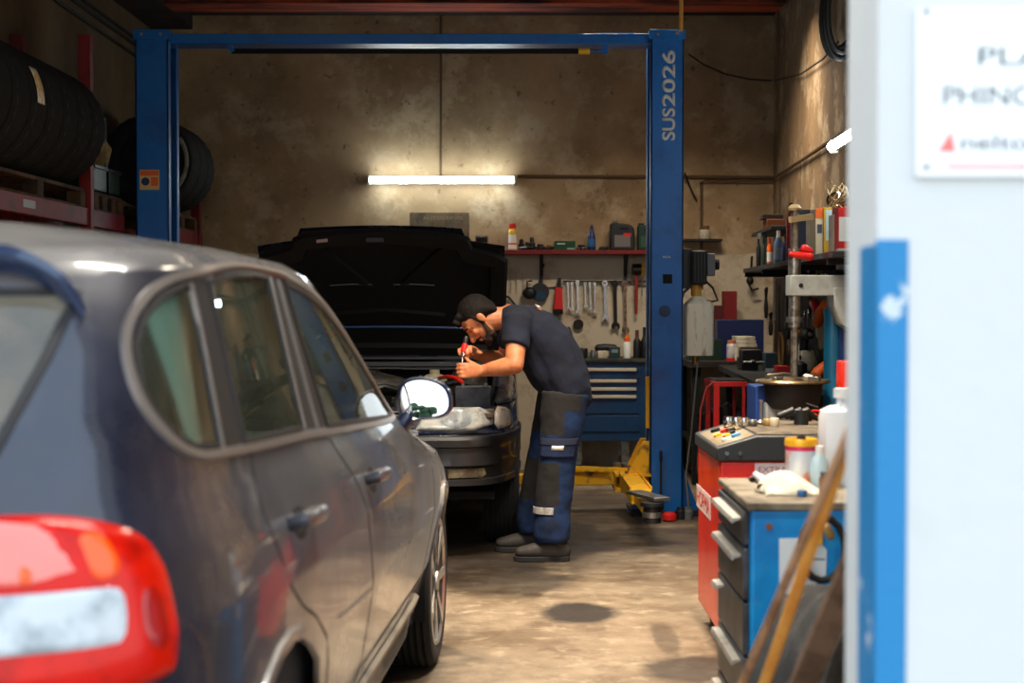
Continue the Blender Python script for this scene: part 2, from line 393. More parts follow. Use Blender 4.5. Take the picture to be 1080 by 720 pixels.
# ------------------------------------------------------------------ materials
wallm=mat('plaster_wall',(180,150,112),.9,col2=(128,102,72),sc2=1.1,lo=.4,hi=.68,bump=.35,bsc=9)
def wallnodes(m,white_z):
    """lower whitewashed band with a ragged edge, water stains, patches"""
    nt=m.node_tree; b=nt.nodes['Principled BSDF']; L=nt.links; src=b.inputs['Base Color'].links[0].from_socket
    g=nt.nodes.new('ShaderNodeNewGeometry'); sp=nt.nodes.new('ShaderNodeSeparateXYZ'); L.new(g.outputs['Position'],sp.inputs[0])
    n=nt.nodes.new('ShaderNodeTexNoise'); n.inputs['Scale'].default_value=2.6; n.inputs['Detail'].default_value=10; n.inputs['Roughness'].default_value=.7; L.new(g.outputs['Position'],n.inputs['Vector'])
    r=nt.nodes.new('ShaderNodeMapRange'); r.inputs[1].default_value=.50; r.inputs[2].default_value=.60; L.new(n.outputs[0],r.inputs[0])
    x=nt.nodes.new('ShaderNodeMix'); x.data_type='RGBA'; x.inputs[7].default_value=(*lin((200,178,144)),1); L.new(src,x.inputs[6])
    mm=nt.nodes.new('ShaderNodeMath'); mm.operation='MULTIPLY'; mm.inputs[1].default_value=.55; L.new(r.outputs[0],mm.inputs[0]); L.new(mm.outputs[0],x.inputs[0])
    last=x.outputs[2]
    # fine dark speckles / cracks
    n2=nt.nodes.new('ShaderNodeTexNoise'); n2.inputs['Scale'].default_value=14; n2.inputs['Detail'].default_value=8; L.new(g.outputs['Position'],n2.inputs['Vector'])
    r2=nt.nodes.new('ShaderNodeMapRange'); r2.inputs[1].default_value=.62; r2.inputs[2].default_value=.74; r2.inputs[4].default_value=.7; L.new(n2.outputs[0],r2.inputs[0])
    x2=nt.nodes.new('ShaderNodeMix'); x2.data_type='RGBA'; x2.inputs[7].default_value=(*lin((70,50,30)),1); L.new(last,x2.inputs[6]); L.new(r2.outputs[0],x2.inputs[0]); last=x2.outputs[2]
    if white_z:
        n3=nt.nodes.new('ShaderNodeTexNoise'); n3.inputs['Scale'].default_value=6; L.new(g.outputs['Position'],n3.inputs['Vector'])
        ad=nt.nodes.new('ShaderNodeMath'); ad.operation='MULTIPLY_ADD'; ad.inputs[1].default_value=.05; L.new(n3.outputs[0],ad.inputs[0]); L.new(sp.outputs[2],ad.inputs[2])
        r3=nt.nodes.new('ShaderNodeMapRange'); r3.inputs[1].default_value=white_z+.02; r3.inputs[2].default_value=white_z+.035; r3.inputs[3].default_value=1; r3.inputs[4].default_value=0; L.new(ad.outputs[0],r3.inputs[0])
        wc=nt.nodes.new('ShaderNodeMix'); wc.data_type='RGBA'; wc.inputs[6].default_value=(*lin((205,190,165)),1); wc.inputs[7].default_value=(*lin((140,112,80)),1)
        r4=nt.nodes.new('ShaderNodeMapRange'); r4.inputs[1].default_value=.5; r4.inputs[2].default_value=.72; L.new(n.outputs[0],r4.inputs[0]); L.new(r4.outputs[0],wc.inputs[0])
        x3=nt.nodes.new('ShaderNodeMix'); x3.data_type='RGBA'; L.new(r3.outputs[0],x3.inputs[0]); L.new(last,x3.inputs[6]); L.new(wc.outputs[2],x3.inputs[7]); last=x3.outputs[2]
    L.new(last,b.inputs['Base Color'])
wallnodes(wallm,1.745)
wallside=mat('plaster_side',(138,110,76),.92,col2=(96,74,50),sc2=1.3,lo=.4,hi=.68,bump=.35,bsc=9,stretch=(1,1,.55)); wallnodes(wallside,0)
leftm=mat('plaster_left_shaded',(104,84,58),.92,col2=(70,56,38),sc2=1.2,lo=.4,hi=.68,bump=.35,bsc=9)  # shade of the left side put into a darker plaster colour
white_wall=mat('white_paint',(206,208,206),.8,col2=(196,196,188),sc2=3.2,lo=.55,hi=.8,bump=.2,bsc=22)
blue_paint=mat('blue_paint',(32,124,178),.5,col2=(196,206,208),sc2=9,lo=.595,hi=.63,bump=.15)
ceilm=mat('ceiling_dark',(42,26,18),.9,col2=(24,16,12),sc2=3); beamm=mat('beam_wood',(176,66,26),.75,col2=(50,22,14),sc2=2.0,stretch=(.5,4,4))
floorm=mat('floor_concrete',(134,117,95),.62,col2=(96,78,58),sc2=1.5,lo=.4,hi=.64,bump=.25,bsc=35,dust=None)
def floornodes(m,spots):
    nt=m.node_tree; b=nt.nodes['Principled BSDF']; L=nt.links; last=b.inputs['Base Color'].links[0].from_socket
    g=nt.nodes.new('ShaderNodeNewGeometry')
    def N(s,d=8,r=.65):
        n=nt.nodes.new('ShaderNodeTexNoise'); n.inputs['Scale'].default_value=s; n.inputs['Detail'].default_value=d; n.inputs['Roughness'].default_value=r; L.new(g.outputs['Position'],n.inputs['Vector']); return n
    def R(src,a,bb,c=0,d=1):
        r=nt.nodes.new('ShaderNodeMapRange'); r.inputs[1].default_value=a; r.inputs[2].default_value=bb; r.inputs[3].default_value=c; r.inputs[4].default_value=d; L.new(src,r.inputs[0]); return r.outputs[0]
    def X(f,a,col):
        x=nt.nodes.new('ShaderNodeMix'); x.data_type='RGBA'; L.new(f,x.inputs[0]); L.new(a,x.inputs[6]); x.inputs[7].default_value=(*lin(col),1); return x.outputs[2]
    last=X(R(N(3.3,12,.75).outputs[0],.50,.66,0,.8),last,(74,54,36))
    last=X(R(N(9,10,.7).outputs[0],.53,.68,0,.7),last,(164,149,124))
    last=X(R(N(26,8,.7).outputs[0],.6,.72,0,.75),last,(66,48,34))
    nz=N(4,8)
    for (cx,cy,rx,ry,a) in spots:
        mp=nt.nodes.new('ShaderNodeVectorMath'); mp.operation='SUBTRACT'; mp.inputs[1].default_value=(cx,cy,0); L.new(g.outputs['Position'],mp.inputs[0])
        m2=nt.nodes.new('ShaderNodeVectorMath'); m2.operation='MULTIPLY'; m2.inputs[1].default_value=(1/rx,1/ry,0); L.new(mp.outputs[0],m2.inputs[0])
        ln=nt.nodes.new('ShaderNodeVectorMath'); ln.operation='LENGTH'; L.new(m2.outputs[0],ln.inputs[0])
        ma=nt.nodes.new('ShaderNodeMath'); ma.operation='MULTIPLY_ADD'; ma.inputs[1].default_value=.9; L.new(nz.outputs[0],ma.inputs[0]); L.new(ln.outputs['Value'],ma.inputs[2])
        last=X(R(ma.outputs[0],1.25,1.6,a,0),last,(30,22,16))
    L.new(last,b.inputs['Base Color'])
    L.new(R(N(2.3).outputs[0],.4,.65,.42,.85),b.inputs['Roughness'])
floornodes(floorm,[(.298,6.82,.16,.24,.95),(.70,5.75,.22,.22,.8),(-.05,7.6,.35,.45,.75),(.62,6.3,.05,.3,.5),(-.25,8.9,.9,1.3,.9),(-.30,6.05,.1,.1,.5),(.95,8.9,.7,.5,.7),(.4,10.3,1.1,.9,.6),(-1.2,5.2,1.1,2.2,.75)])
blk=mat('black_plastic',(22,22,23),.5); blkm=mat('black_matt',(14,13,13),.85); rub=mat('tyre_rubber',(17,16,16),.85,col2=(34,31,27),sc2=12,lo=.5,hi=.75)
steel=mat('worn_steel',(150,148,142),.35,.9,col2=(80,72,62),sc2=14,lo=.5,hi=.7); chrome=mat('chrome',(225,225,225),.15,1)
liftb=mat('lift_blue',(4,98,174),.38,col2=(2,66,124),sc2=3,lo=.5,hi=.75,coat=.3,dust=(60,70,80),dustn=(.6,.8,7))
dliftb=mat('lift_dark',(8,20,40),.6)
yel=mat('yellow_paint',(232,172,10),.5,col2=(90,64,18),sc2=9,lo=.54,hi=.66,bump=.1)
redp=mat('red_paint',(190,22,16),.45,col2=(110,16,12),sc2=6,lo=.5,hi=.75)
redb=mat('bright_red_enamel',(232,44,18),.35,col2=(205,32,14),sc2=3,coat=.3)
rackred=mat('rack_red',(118,14,12),.6,col2=(64,12,10),sc2=8,lo=.5,hi=.7)
cyanb=mat('cabinet_blue',(14,146,214),.45,col2=(8,124,196),sc2=2.5,coat=.2,dust=(120,130,135),dustn=(.62,.8,9))
dkblue=mat('toolchest_blue',(12,58,98),.45,coat=.2,col2=(8,36,66),sc2=3)
navy=mat('navy_plastic',(20,34,78),.5); greym=mat('grey_enamel',(150,155,152),.5,col2=(112,114,108),sc2=7,lo=.5,hi=.75)
teal=mat('teal_enamel',(16,108,148),.4,coat=.3,dust=(80,100,110),dustn=(.55,.8,9)); wht=mat('white_plastic',(225,226,222),.5,col2=(200,200,190),sc2=6)
wood=mat('pale_wood',(168,116,64),.75,col2=(110,72,38),sc2=4,stretch=(1,1,6)); bwood=mat('brown_stick_wood',(186,142,106),.7,col2=(140,100,72),sc2=9)
owood=mat('orange_stick_wood',(252,186,92),.55,col2=(240,160,66),sc2=9); pallet=mat('pallet_wood',(84,58,34),.85,col2=(46,30,18),sc2=8)
grnp=mat('green_plastic',(16,52,36),.5); darkgrn=mat('dark_green',(14,44,30),.55); cream=mat('cream_cloth',(226,214,186),.9,bump=.3,bsc=30)
lblw=mat('label_white',(232,230,222),.6); yellowp=mat('yellow_plastic',(232,176,30),.5); orangep=mat('orange_plastic',(226,98,24),.5); skyb=mat('light_blue_plastic',(90,140,190),.5)
redplas=mat('red_plastic',(206,28,22),.45); brownc=mat('brown_card',(128,78,44),.85); reddk=mat('dark_red_card',(120,22,24),.7); greyp=mat('grey_plastic',(92,94,96),.55)
cardw=mat('off_white_card',(214,204,184),.8,col2=(180,166,140),sc2=8); dirtyw=mat('stained_white_plastic',(236,226,202),.5,col2=(140,112,74),sc2=10,lo=.52,hi=.72,stretch=(3,3,.7))
tubem=mat('lamp_tube',(232,248,255),.3,emit=TUBE); wirem=mat('wire',(20,16,12),.7)

# ------------------------------------------------------------------ setting
ZC=3.66; BW=12.65
def S_(mb,name,m,**k): return mb.build(name,m,kind='structure',smooth=False,origin=False,**k)
S_(MB().box((-3.2,2.2,-.15),(2.6,BW+.2,0)),'floor',floorm)
S_(MB().box((-30,-60,-.17),(30,2.2,-.02)),'ground',mat('yard_concrete',(176,172,164),.9,col2=(96,92,88),sc2=2))
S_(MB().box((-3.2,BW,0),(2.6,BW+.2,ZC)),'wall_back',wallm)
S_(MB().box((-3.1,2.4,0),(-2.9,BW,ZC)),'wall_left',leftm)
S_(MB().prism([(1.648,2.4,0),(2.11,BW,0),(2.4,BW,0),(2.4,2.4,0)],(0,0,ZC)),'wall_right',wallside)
S_(MB().box((-3.2,2.2,ZC),(2.6,BW+.2,ZC+.2)),'ceiling',ceilm)
S_(MB().box((-2.9,2.4,ZC-.11),(-2.57,BW,ZC)),'trim_1',ceilm)
S_(MB().box((-2.9,11.6,ZC-.10),(2.02,11.95,ZC)).box((-2.9,8.0,ZC-.02),(1.85,8.3,ZC)),'trim_2',beamm)
# front wall: white pier on the right, lintel, left pier
pier=S_(MB().prism([(.513,2.2,0),(.513,2.2,4.4),(.5135,2.4,4.4),(.5135,2.4,0)],(5.5,0,0)),'wall_front',white_wall)
S_(MB().box((-2.9,2.2,3.6),(.513,2.4,4.4)).box((-7.5,2.2,0),(-2.45,2.4,4.4)),'wall_front_lintel',white_wall)
bp=MB().box((.5105,2.197,0),(.5565,2.2,1.447)).box((.5105,2.197,0),(.513,2.30,1.440))
bp.build('blue_corner_guard',blue_paint,bevel=.001,label='chipped blue painted corner strip on the white doorway pier',cat='corner guard')
sg=thing('warning_sign','white rectangular notice with grey lettering screwed to the white pier','sign',(.72,2.197,1.50))
a=at(967,8,2.192); b=at(967,187,2.192)
MB().box((a[0],2.190,b[2]),(.90,2.2,a[2])).build('sign_plate',mat('sign_white',(238,240,238),.5),sg,bevel=.003)
gl=mat('sign_grey',(60,66,68),.7); pk=mat('sign_red',(226,120,112),.6)
def stext(s,x,y,h,w):
    p=at(x,y,2.19); text(s,'lettering',gl,sg,(p[0],2.19,p[2]),(1,0,0),(0,0,1),w=w*2.2/FPX,h=h*2.2/FPX,bold=.0)
stext('PLAS',1032,69,19,88); stext('PHINCLU',995,111,20,130); stext('neltore',1014,158,16,100)
p=at(989,160,2.19); q=at(1003,138,2.19); r=at(1008,160,2.19)
MB().prism([p,r,q],(0,-.0008,0)).build('warning_triangle',pk,sg,smooth=False)
p=at(998,177,2.19); MB().box((p[0],2.189,p[2]),(.89,2.19,p[2]+.004)).build('red_line',pk,sg,smooth=False)
for x,y in ((977,12),(977,176)):
    p=at(x,y,2.19); MB().cyl((p[0],2.1905,p[2]),(p[0],2.187,p[2]),.0035).build('screw',mat('dark_screw',(80,76,72),.5,.6),sg)
# pipes and wires on the walls
def bw(px,py,off=0): return Vector(at(px,py,BW-off))
conduit=mat('pipe_paint',(96,72,46),.7)
def wiring(name,pts,r,m,label,cat='cable',n=8): return MB().tube(pts,r,n).build(name,m,label=label,cat=cat)
wiring('conduit',[bw(465,14,.012),bw(465,186,.012)],.010,conduit,'thin vertical conduit running from ceiling down to the long wall lamp','pipe')
wiring('conduit',[bw(546,186,.014),bw(686,186.5,.014),bw(816,187,.014)],.014,conduit,'horizontal conduit running right from the long lamp to the corner','pipe')
wiring('conduit',[bw(738,193,.034),bw(744,190.5,.034),bw(816,191,.034)],.008,conduit,'thinner horizontal conduit just under the upper one near the right corner','pipe')
wiring('conduit',[bw(740,191,.014),bw(740,262,.014)],.012,conduit,'short vertical conduit dropping behind the lift motor','pipe')
def rw(px,off=.02):
    """y of the right wall seen at pixel column px"""
    k=(px-540)/FPX; # X=2.11-(BW-Y)*.045
    Y=(2.11-off-BW*.045)/(k-.045); return Y
def rwp(px,py,off=.02): return Vector(at(px,py,rw(px,off)))
wiring('conduit',[rwp(817,187),rwp(850,165.5),rwp(898,134)],.014,conduit,'conduit running along the right wall toward the lit lamp','pipe')
wiring('loose_wire',[bw(814,85,.03),bw(790,83.5,.05),bw(765,78,.06),bw(742,68,.06),bw(726,57,.06)],.006,wirem,'thin black wire sagging from the lift top across the back wall')
wiring('loose_wire',[rwp(817,85),rwp(845,78),rwp(868,62),rwp(884,44)],.006,wirem,'thin wire rising along the right wall to the hanging hose')
wiring('loose_wire',[bw(722,182,.03),bw(727,195,.03),bw(735,212,.03)],.007,wirem,'short dark wire end hanging on the wall right of the lift post')
for i,o in enumerate((0,.05,.13)):
    wiring('ceiling_cable',[(-2.885,7.2,3.42-o*.9),(-2.885,9.5,3.4-o),(-2.885,12.6,3.37-o)],.014,wirem,'black cable run along the top of the left wall, %s'%('uppermost','middle of the three','lowest')[i])
# wall lamps
def lamp(name,label,c,half,axis,wallv):
    c=Vector(c); ax=Vector(axis); wv=Vector(wallv); t=thing(name,label,'lamp',c)
    MB().bar(c-ax*half,c+ax*half,.07,.045,up=(0,0,1)).build('lamp_body',mat('lamp_housing',(150,140,110),.6),t,bevel=.004)
    MB().cyl(c-ax*(half-.03)-wv*.045,c+ax*(half-.03)-wv*.045,.026,n=16).build('lamp_tube',tubem,t)
    for sgn in (-1,1): MB().bar(c+ax*sgn*(half-.035)-wv*.03,c+ax*sgn*(half-.012)-wv*.03,.05,.075,up=(0,0,1)).build('end_cap',mat('lamp_endcap',(210,206,186),.6),t,bevel=.004)
c=(bw(387,190,.05)+bw(545,190.5,.05))/2
lamp('fluorescent_lamp','long lit fluorescent tube lamp fixed to the back wall above the raised bonnet',c,.60,(1,0,0),(0,1,0))
p=rwp(886,154,.07); d=Vector((.045,1,0)).normalized()
lamp('fluorescent_lamp','lit tube lamp on the right wall, half hidden behind the white pier',p-d*.55,.60,d,(1,-.045,0))
def added_lamp(label,x,y,z,L,pw,col,rot=0,spr=105):  # lamps added out of view to brighten the dark interior
    t=thing('added_ceiling_lamp',label,'lamp',(x,y,z),group='unseen tube lamps added to brighten the garage'); LOC[t.name]=Vector((0,0,0)); t.rotation_euler=(0,0,rot)
    MB().add([(-L/2,-.11,-.03),(L/2,-.11,-.03),(L/2,-.05,.05),(-L/2,-.05,.05),(-L/2,.11,-.03),(L/2,.11,-.03),(L/2,.05,.05),(-L/2,.05,.05)],[(0,1,2,3),(4,5,6,7),(3,2,6,7),(0,3,7,4),(1,2,6,5)]).build('reflector_housing',mat('lamp_reflector',(200,200,190),.5),t,smooth=False,solid=.002)
    MB().cyl((-L/2+.02,0,.0),(L/2-.02,0,.0),.018,n=12).build('lamp_tube',mat('added_lamp_tube',(255,236,205),.3,emit=6),t)
    for k in(-1,1): MB().cyl((k*L*.4,0,.05),(k*L*.4,0,ZC-z),.004,n=6).build('hanging_rod',wirem,t)
    l=bpy.data.lights.new('added_lamp_light','AREA'); l.shape='RECTANGLE'; l.size=L-.06; l.size_y=.05; l.energy=pw; l.color=col; l.spread=math.radians(spr)
    lo=bpy.data.objects.new('added_lamp_light',l); COL.objects.link(lo); lo.parent=t; lo.location=(0,0,-.035)
WC=(1,.87,.70)
added_lamp('added unseen tube lamp hung over the gap between the two cars',.1,6.9,3.35,1.2,LP*.9,WC)
added_lamp('added unseen tube lamp hung just inside the doorway',-.1,3.4,3.45,1.2,LP*.45,(1,.95,.86),0,140)
added_lamp('added unseen tube lamp hung over the bay right of the cars',.75,5.4,3.35,1.2,LP*.75,WC,PI/2,118)
added_lamp('added unseen tube lamp hung behind the right lift post',1.1,10.5,3.45,1.2,LP*.5,WC,0,140)
# hanging hose coil, wires
t=lthing('hanging_hose','coiled black hose hanging high on the right wall beside the white pier','hose',(0,0,0)); LOC[t.name]=Vector((0,0,0))
p=at(886,10,8.6); t.location=p; LOC[t.name]=Vector(p)
for i in range(4):
    cc=Vector(p)+Vector((.0,-.05*i,.03*math.sin(i*2))); R=.26-.012*(i%2)
    MB().tube([cc+Vector((math.sin(a)*.02+R*.38*math.cos(a),0,R*math.sin(a))) for a in [2*PI*k/28 for k in range(29)]],.016).build('hose_loop',blk,t)
MB().cyl(Vector(p)+Vector((.0,-.2,.25)),Vector(p)+Vector((.16,.05,.25)),.012).build('hook',steel,t)
MB().tube([at(718,-12,9.9),at(718.5,10,9.9),at(718,33,9.9)],.013,10).build('yellow_cable',mat('yellow_cable',(196,138,60),.6),label='yellow cable hanging from the ceiling to the top of the right lift post',cat='cable')
# outside, seen in the wing mirror
for i,(x,y,r,h) in enumerate(((-9.0,-44,2.6,3.0),(-5.2,-46,2.2,2.4),(-2.0,-45,2.4,3.2))):
    t=thing('garden_tree',('bushy tree outside at the left, reflected in the wing mirror','low round tree outside, middle of the three reflected in the wing mirror','broad tree outside at the right, reflected in the wing mirror')[i],'tree',(x,y,0),group='trees outside the garage')
    mb=MB()
    for k in range(16): mb.ell((x+R_.uniform(-1,1)*r,y+R_.uniform(-.8,.8)*r,h*.55+R_.uniform(-1,1)*h*.35),(R_.uniform(.6,1.0),R_.uniform(.5,.9),R_.uniform(.4,.7)),n=10,m=7)
    mb.build('foliage',mat('foliage',(44,72,44),.9,col2=(24,44,26),sc2=5),t); MB().cyl((x,y,-.02),(x,y,h*.5),.16,.1,n=10).build('trunk',wood,t)
# ------------------------------------------------------------------ two post lift
PY=9.98
lift=thing('two_post_lift','tall blue two-post car lift with yellow swing arms behind the mechanic','car lift',(-.66,PY,0))
def post(xc,inward,label):
    g=inward # +1 : open side toward +X
    h=3.085; mb=MB(); x0=xc-.105; x1=xc+.105; y0=PY; y1=PY+.33
    back=x0 if g>0 else x1; op=x1 if g>0 else x0
    # C-section: web on the outer side, flanges front and rear, inner lips
    mb.box((back,y0,0),(back+g*.012,y1,h)); mb.box((back,y0,0),(op,y0+.012,h)); mb.box((back,y1-.012,0),(op,y1,h))
    mb.box((op-g*.012,y0,0),(op,y0+.075,h)); mb.box((op-g*.012,y1-.075,0),(op,y1,h))
    p=mb.build('post',liftb,lift,bevel=.003,label=label)
    MB().box((xc-.03 if g<0 else xc-.05,y0+.08,.02),(xc+.05 if g<0 else xc+.03,y1-.08,h-.05)).build('inner_track',dliftb,p)
    MB().box((x0-.12,y0-.10,0),(x1+.12,y1+.10,.02)).build('base_plate',dliftb,p,bevel=.002)
    for s in (-1,1):
        xx=xc+s*.105; MB().prism([(xx,y0+.1,.02),(xx+s*.11,y0+.1,.02),(xx,y0+.1,.33)],(0,.012,0)).build('gusset',liftb,p)
    MB().box((x0-.01,y0-.012,h-.06),(x1+.01,y1+.01,h)).build('head_plate',liftb,p,bevel=.002)
    for k in (-.06,.06): MB().cyl((xc+k,y0-.02,h-.03),(xc+k,y0-.01,h-.03),.01).build('bolt',steel,p)
    return p
XL=(143+178)/2; xl=at(160.5,200,PY)[0]; xr=at(703.5,200,PY)[0]
pL=post(xl,1,'left blue post with a small yellow sticker'); pR=post(xr,-1,'right blue post with large white lettering')
zb=at(540,39,PY)[2]
MB().box((xl,PY+.05,zb-.035),(xr,PY+.25,zb+.03)).build('crossbeam',liftb,lift,bevel=.004)
zs_=at(540,54,PY+.1)[2]
MB().cyl((at(244,54,PY+.1)[0],PY+.1,zs_),(at(612,54,PY+.1)[0],PY+.1,zs_),.017).build('shutoff_bar',blkm,lift,label='black padded shut-off bar')
MB().cyl((at(610,54,PY+.1)[0],PY+.1,zs_),(at(622,54,PY+.1)[0],PY+.1,zs_),.02).build('bar_tip',yellowp,lift)
MB().cyl((at(620,54,PY+.1)[0],PY+.1,zs_),(at(640,54,PY+.1)[0],PY+.1,zs_),.008).bar(at(638,36,PY+.1),at(638,57,PY+.1),.04,.03).bar(at(632,38,PY+.1),at(668,38,PY+.1),.05,.04).build('bar_bracket',liftb,lift)
MB().bar(at(236,36,PY+.1),at(246,55,PY+.1),.04,.03).build('bar_bracket',liftb,lift)
# lettering, reading upward
ltr=mat('lift_lettering',(214,212,204),.5)
p0=at(712,150,PY-.0006); h=at(700,100,PY)[0]-at(712,100,PY)[0]
a=at(712,148,PY-.001); b=at(712,53,PY-.001)
text('SUS',  'lettering',ltr,pR,(a[0],PY-.001,a[2]),(0,0,1),(-1,0,0),w=(b[2]-a[2])*.36,h=.0845,bold=.022)
text('2026','lettering',ltr,pR,(a[0],PY-.001,a[2]+(b[2]-a[2])*.375),(0,0,1),(-1,0,0),w=(b[2]-a[2])*.625,h=.0845,bold=.022)
p=at(703,271,PY-.001); text('MAX','small_lettering',ltr,pR,(p[0]-.024,PY-.001,p[2]-.006),(1,0,0),(0,0,1),w=.05,h=.014,bold=.02)
p=at(704,294,PY-.001); MB().box((p[0]-.03,PY-.002,p[2]-.03),(p[0]+.03,PY,p[2]+.03)).build('switch_hole',blkm,pR,bevel=.004)
p=at(701,328,PY-.001); MB().cyl((p[0],PY-.003,p[2]),(p[0],PY,p[2]),.038,n=28).build('cover_disc',dkblue,pR)
p=at(707,397,PY-.001); MB().cyl((p[0],PY-.006,p[2]),(p[0],PY,p[2]),.018).build('plug',liftb,pR)
# sticker on left post
p=at(147.5,200,PY-.001); q=at(168,179,PY-.001)
st=MB().box((p[0],PY-.002,p[2]),(q[0],PY,q[2])).build('sticker',mat('sticker_cream',(214,180,110),.6),pL,smooth=False)
MB().box((p[0]+.004,PY-.003,q[2]-.038),(q[0]-.004,PY-.002,q[2]-.004)).build('sticker_band',orangep,pL,smooth=False)
MB().cyl((p[0]+.036,PY-.003,p[2]+.052),(p[0]+.036,PY-.002,p[2]+.052),.026,n=24).build('sticker_roundel',navy,pL)
MB().box((p[0]+.07,PY-.003,p[2]+.025),(q[0]-.008,PY-.002,p[2]+.08)).build('sticker_square',orangep,pL,smooth=False)
# right carriage and swing arms
cg=MB().box((xr-.13,PY+.04,.10),(xr-.106,PY+.28,.40)).prism([(xr-.112,PY-.02,.26),(xr-.25,PY-.02,.26),(xr-.15,PY-.02,.47),(xr-.112,PY-.02,.47)],(0,.02,0)).prism([(xr-.112,PY+.2,.26),(xr-.25,PY+.2,.26),(xr-.15,PY+.2,.47),(xr-.112,PY+.2,.47)],(0,.02,0))
cg.box((xr-.33,PY-.05,.145),(xr-.10,PY+.28,.175)).box((xr-.33,PY-.05,.245),(xr-.10,PY+.28,.265)).build('carriage',yel,lift,bevel=.003)
for k in (PY+.02,PY+.2):
    MB().cyl((xr-.24 if k<PY+.1 else xr-.30,k,.13),(xr-.24 if k<PY+.1 else xr-.30,k,.31),.026).build('pivot_pin',steel,lift)
def arm(p0,p1,pad,label):
    p0=Vector(p0); p1=Vector(p1); d=(p1-p0); L=d.length; u=d.normalized(); m=p0+u*L*.58
    a=MB().bar(p0,m,.12,.085).build('swing_arm',yel,lift,bevel=.006,label=label)
    MB().bar(m-u*.1,p1,.085,.06).build('arm_extension',yel,a,bevel=.004)
    MB().cyl(p1+Vector((0,0,-.06)),p1+Vector((0,0,.03)),.05,n=20).cyl(p1+Vector((0,0,.03)),p1+Vector((0,0,.055)),.065,n=20).build('lifting_pad',blk,a,bevel=.003)
    MB().cyl(p1+Vector((0,0,-.03)),p1+Vector((0,0,.0)),.056,n=20).build('pad_ring',steel,a)
    for s in (-1,1):
        n=Vector((-u.y,u.x,0)); MB().bar(p0+u*.02+n*s*.062+Vector((0,0,.05)),m-u*.02+n*s*.062+Vector((0,0,.05)),.008,.02).build('arm_rib',yel,a)
arm((xr-.24,PY+.02,.215),(.775,8.62,.20),1,'yellow arm swung toward the viewer')
arm((xr-.30,PY+.2,.215),(-.12,PY+.22,.20),1,'yellow arm reaching left behind the mechanic')
MB().bar((xr-.25,PY-.02,.29),(.40,PY+.0,.30),.02,.02).bar((xr-.36,PY+.1,.27),(.2,PY+.16,.275),.03,.02).build('arm_lock_rod',yel,lift)
MB().box((xr-.128,PY+.03,.55),(xr-.106,PY+.08,.88)).build('yellow_rail',yel,lift)
MB().bar((.70,8.95,.27),(.83,8.60,.27),.10,.02).build('arm_plate',steel,lift,bevel=.003)
MB().box((xl+.09,PY+.02,.10),(xl+.15,PY+.30,.75)).box((xl+.10,PY-.05,.145),(xl+.37,PY+.28,.185)).build('carriage',yel,lift,bevel=.003)
arm((xl+.24,PY+.02,.215),(-1.62,8.9,.20),1,'yellow arm under the left side of the far car')
# power unit on the right post
pu=thing('hydraulic_power_unit','black motor with a stained white oil tank hung beside the right lift post','motor',(at(740,300,PY)[0],PY+.1,.9))
a=at(722,304,PY+.05); b=at(729,262,PY+.05); MB().box((a[0]-.01,PY+.05,a[2]),(b[0],PY+.25,b[2])).build('mounting_plate',blk,pu,bevel=.003)
a=at(729,300,PY); b=at(746,264,PY); MB().box((a[0],PY,a[2]),(b[0],PY+.18,b[2])).build('motor_body',blk,pu,bevel=.01)
for k in range(5):
    xx=a[0]+.012+k*.02; MB().box((xx,PY-.006,a[2]+.01),(xx+.006,PY,b[2]-.01)).build('cooling_fin',blkm,pu)
a=at(746,291,PY); b=at(755,267,PY); MB().box((a[0],PY+.02,a[2]),(b[0],PY+.15,b[2])).build('switch_box',greyp,pu,bevel=.006)
a=at(755,285,PY); b=at(760,272,PY); MB().cyl((a[0],PY+.08,(a[2]+b[2])/2),(b[0],PY+.08,(a[2]+b[2])/2),.035).build('motor_end',blkm,pu)
c=at(737,300,PY); MB().cyl((c[0],PY+.09,at(737,310,PY)[2]),(c[0],PY+.09,at(737,295,PY)[2]),.036,n=24).build('pump_collar',chrome,pu)
a=at(723,375,PY); b=at(754,322,PY)
zt=b[2]; zb_=a[2]; xm=(a[0]+b[0])/2; hw=(b[0]-a[0])/2
tk=MB()
prof=[(hw*.98,zb_),(hw,zb_+.01),(hw,zt-.004),(hw*.93,zt+.012),(hw*.62,zt+.04),(.034,zt+.06),(.034,zt+.10)]
vs=[];n=24
def rr(i,n,hx,hy):
    a=2*PI*i/n; c_,s_=math.cos(a),math.sin(a); k=(abs(c_)**5+abs(s_)**5)**(-.2); return c_*k*hx,s_*k*hy
for hx,z in prof:
    for i in range(n):
        q=rr(i,n,hx,min(hx,.085) if hx>.04 else hx) if hx>.04 else (math.cos(2*PI*i/n)*hx,math.sin(2*PI*i/n)*hx); vs.append((xm+q[0],PY+.09+q[1],z))
tk.add(vs,[(j*n+i,j*n+(i+1)%n,(j+1)*n+(i+1)%n,(j+1)*n+i) for j in range(len(prof)-1) for i in range(n)]+[tuple(range(n))])
tk.build('oil_tank',dirtyw,pu,bevel=.0)
MB().cyl((c[0],PY+.09,zt+.06),(c[0],PY+.09,zt+.135),.04,n=20).build('tank_neck',mat('amber_plastic',(190,140,50),.4),pu)
MB().cyl((xm+.05,PY+.05,zt+.0),(xm+.05,PY+.05,zt+.035),.026).build('filler_cap',mat('pink_cap',(190,150,130),.6),pu)
MB().cyl((xm-.02,PY+.09,zb_),(xm-.02,PY+.09,zb_-.06),.02).build('drain_fitting',mat('brass',(150,110,50),.4,.7),pu)
MB().tube([(c[0]+.05,PY+.1,c[2]+.03),(c[0]+.1,PY+.08,c[2]-.02),(c[0]+.13,PY+.07,c[2]-.10),(c[0]+.05,PY+.05,c[2]-.12)],.008).build('hose',blk,pu)
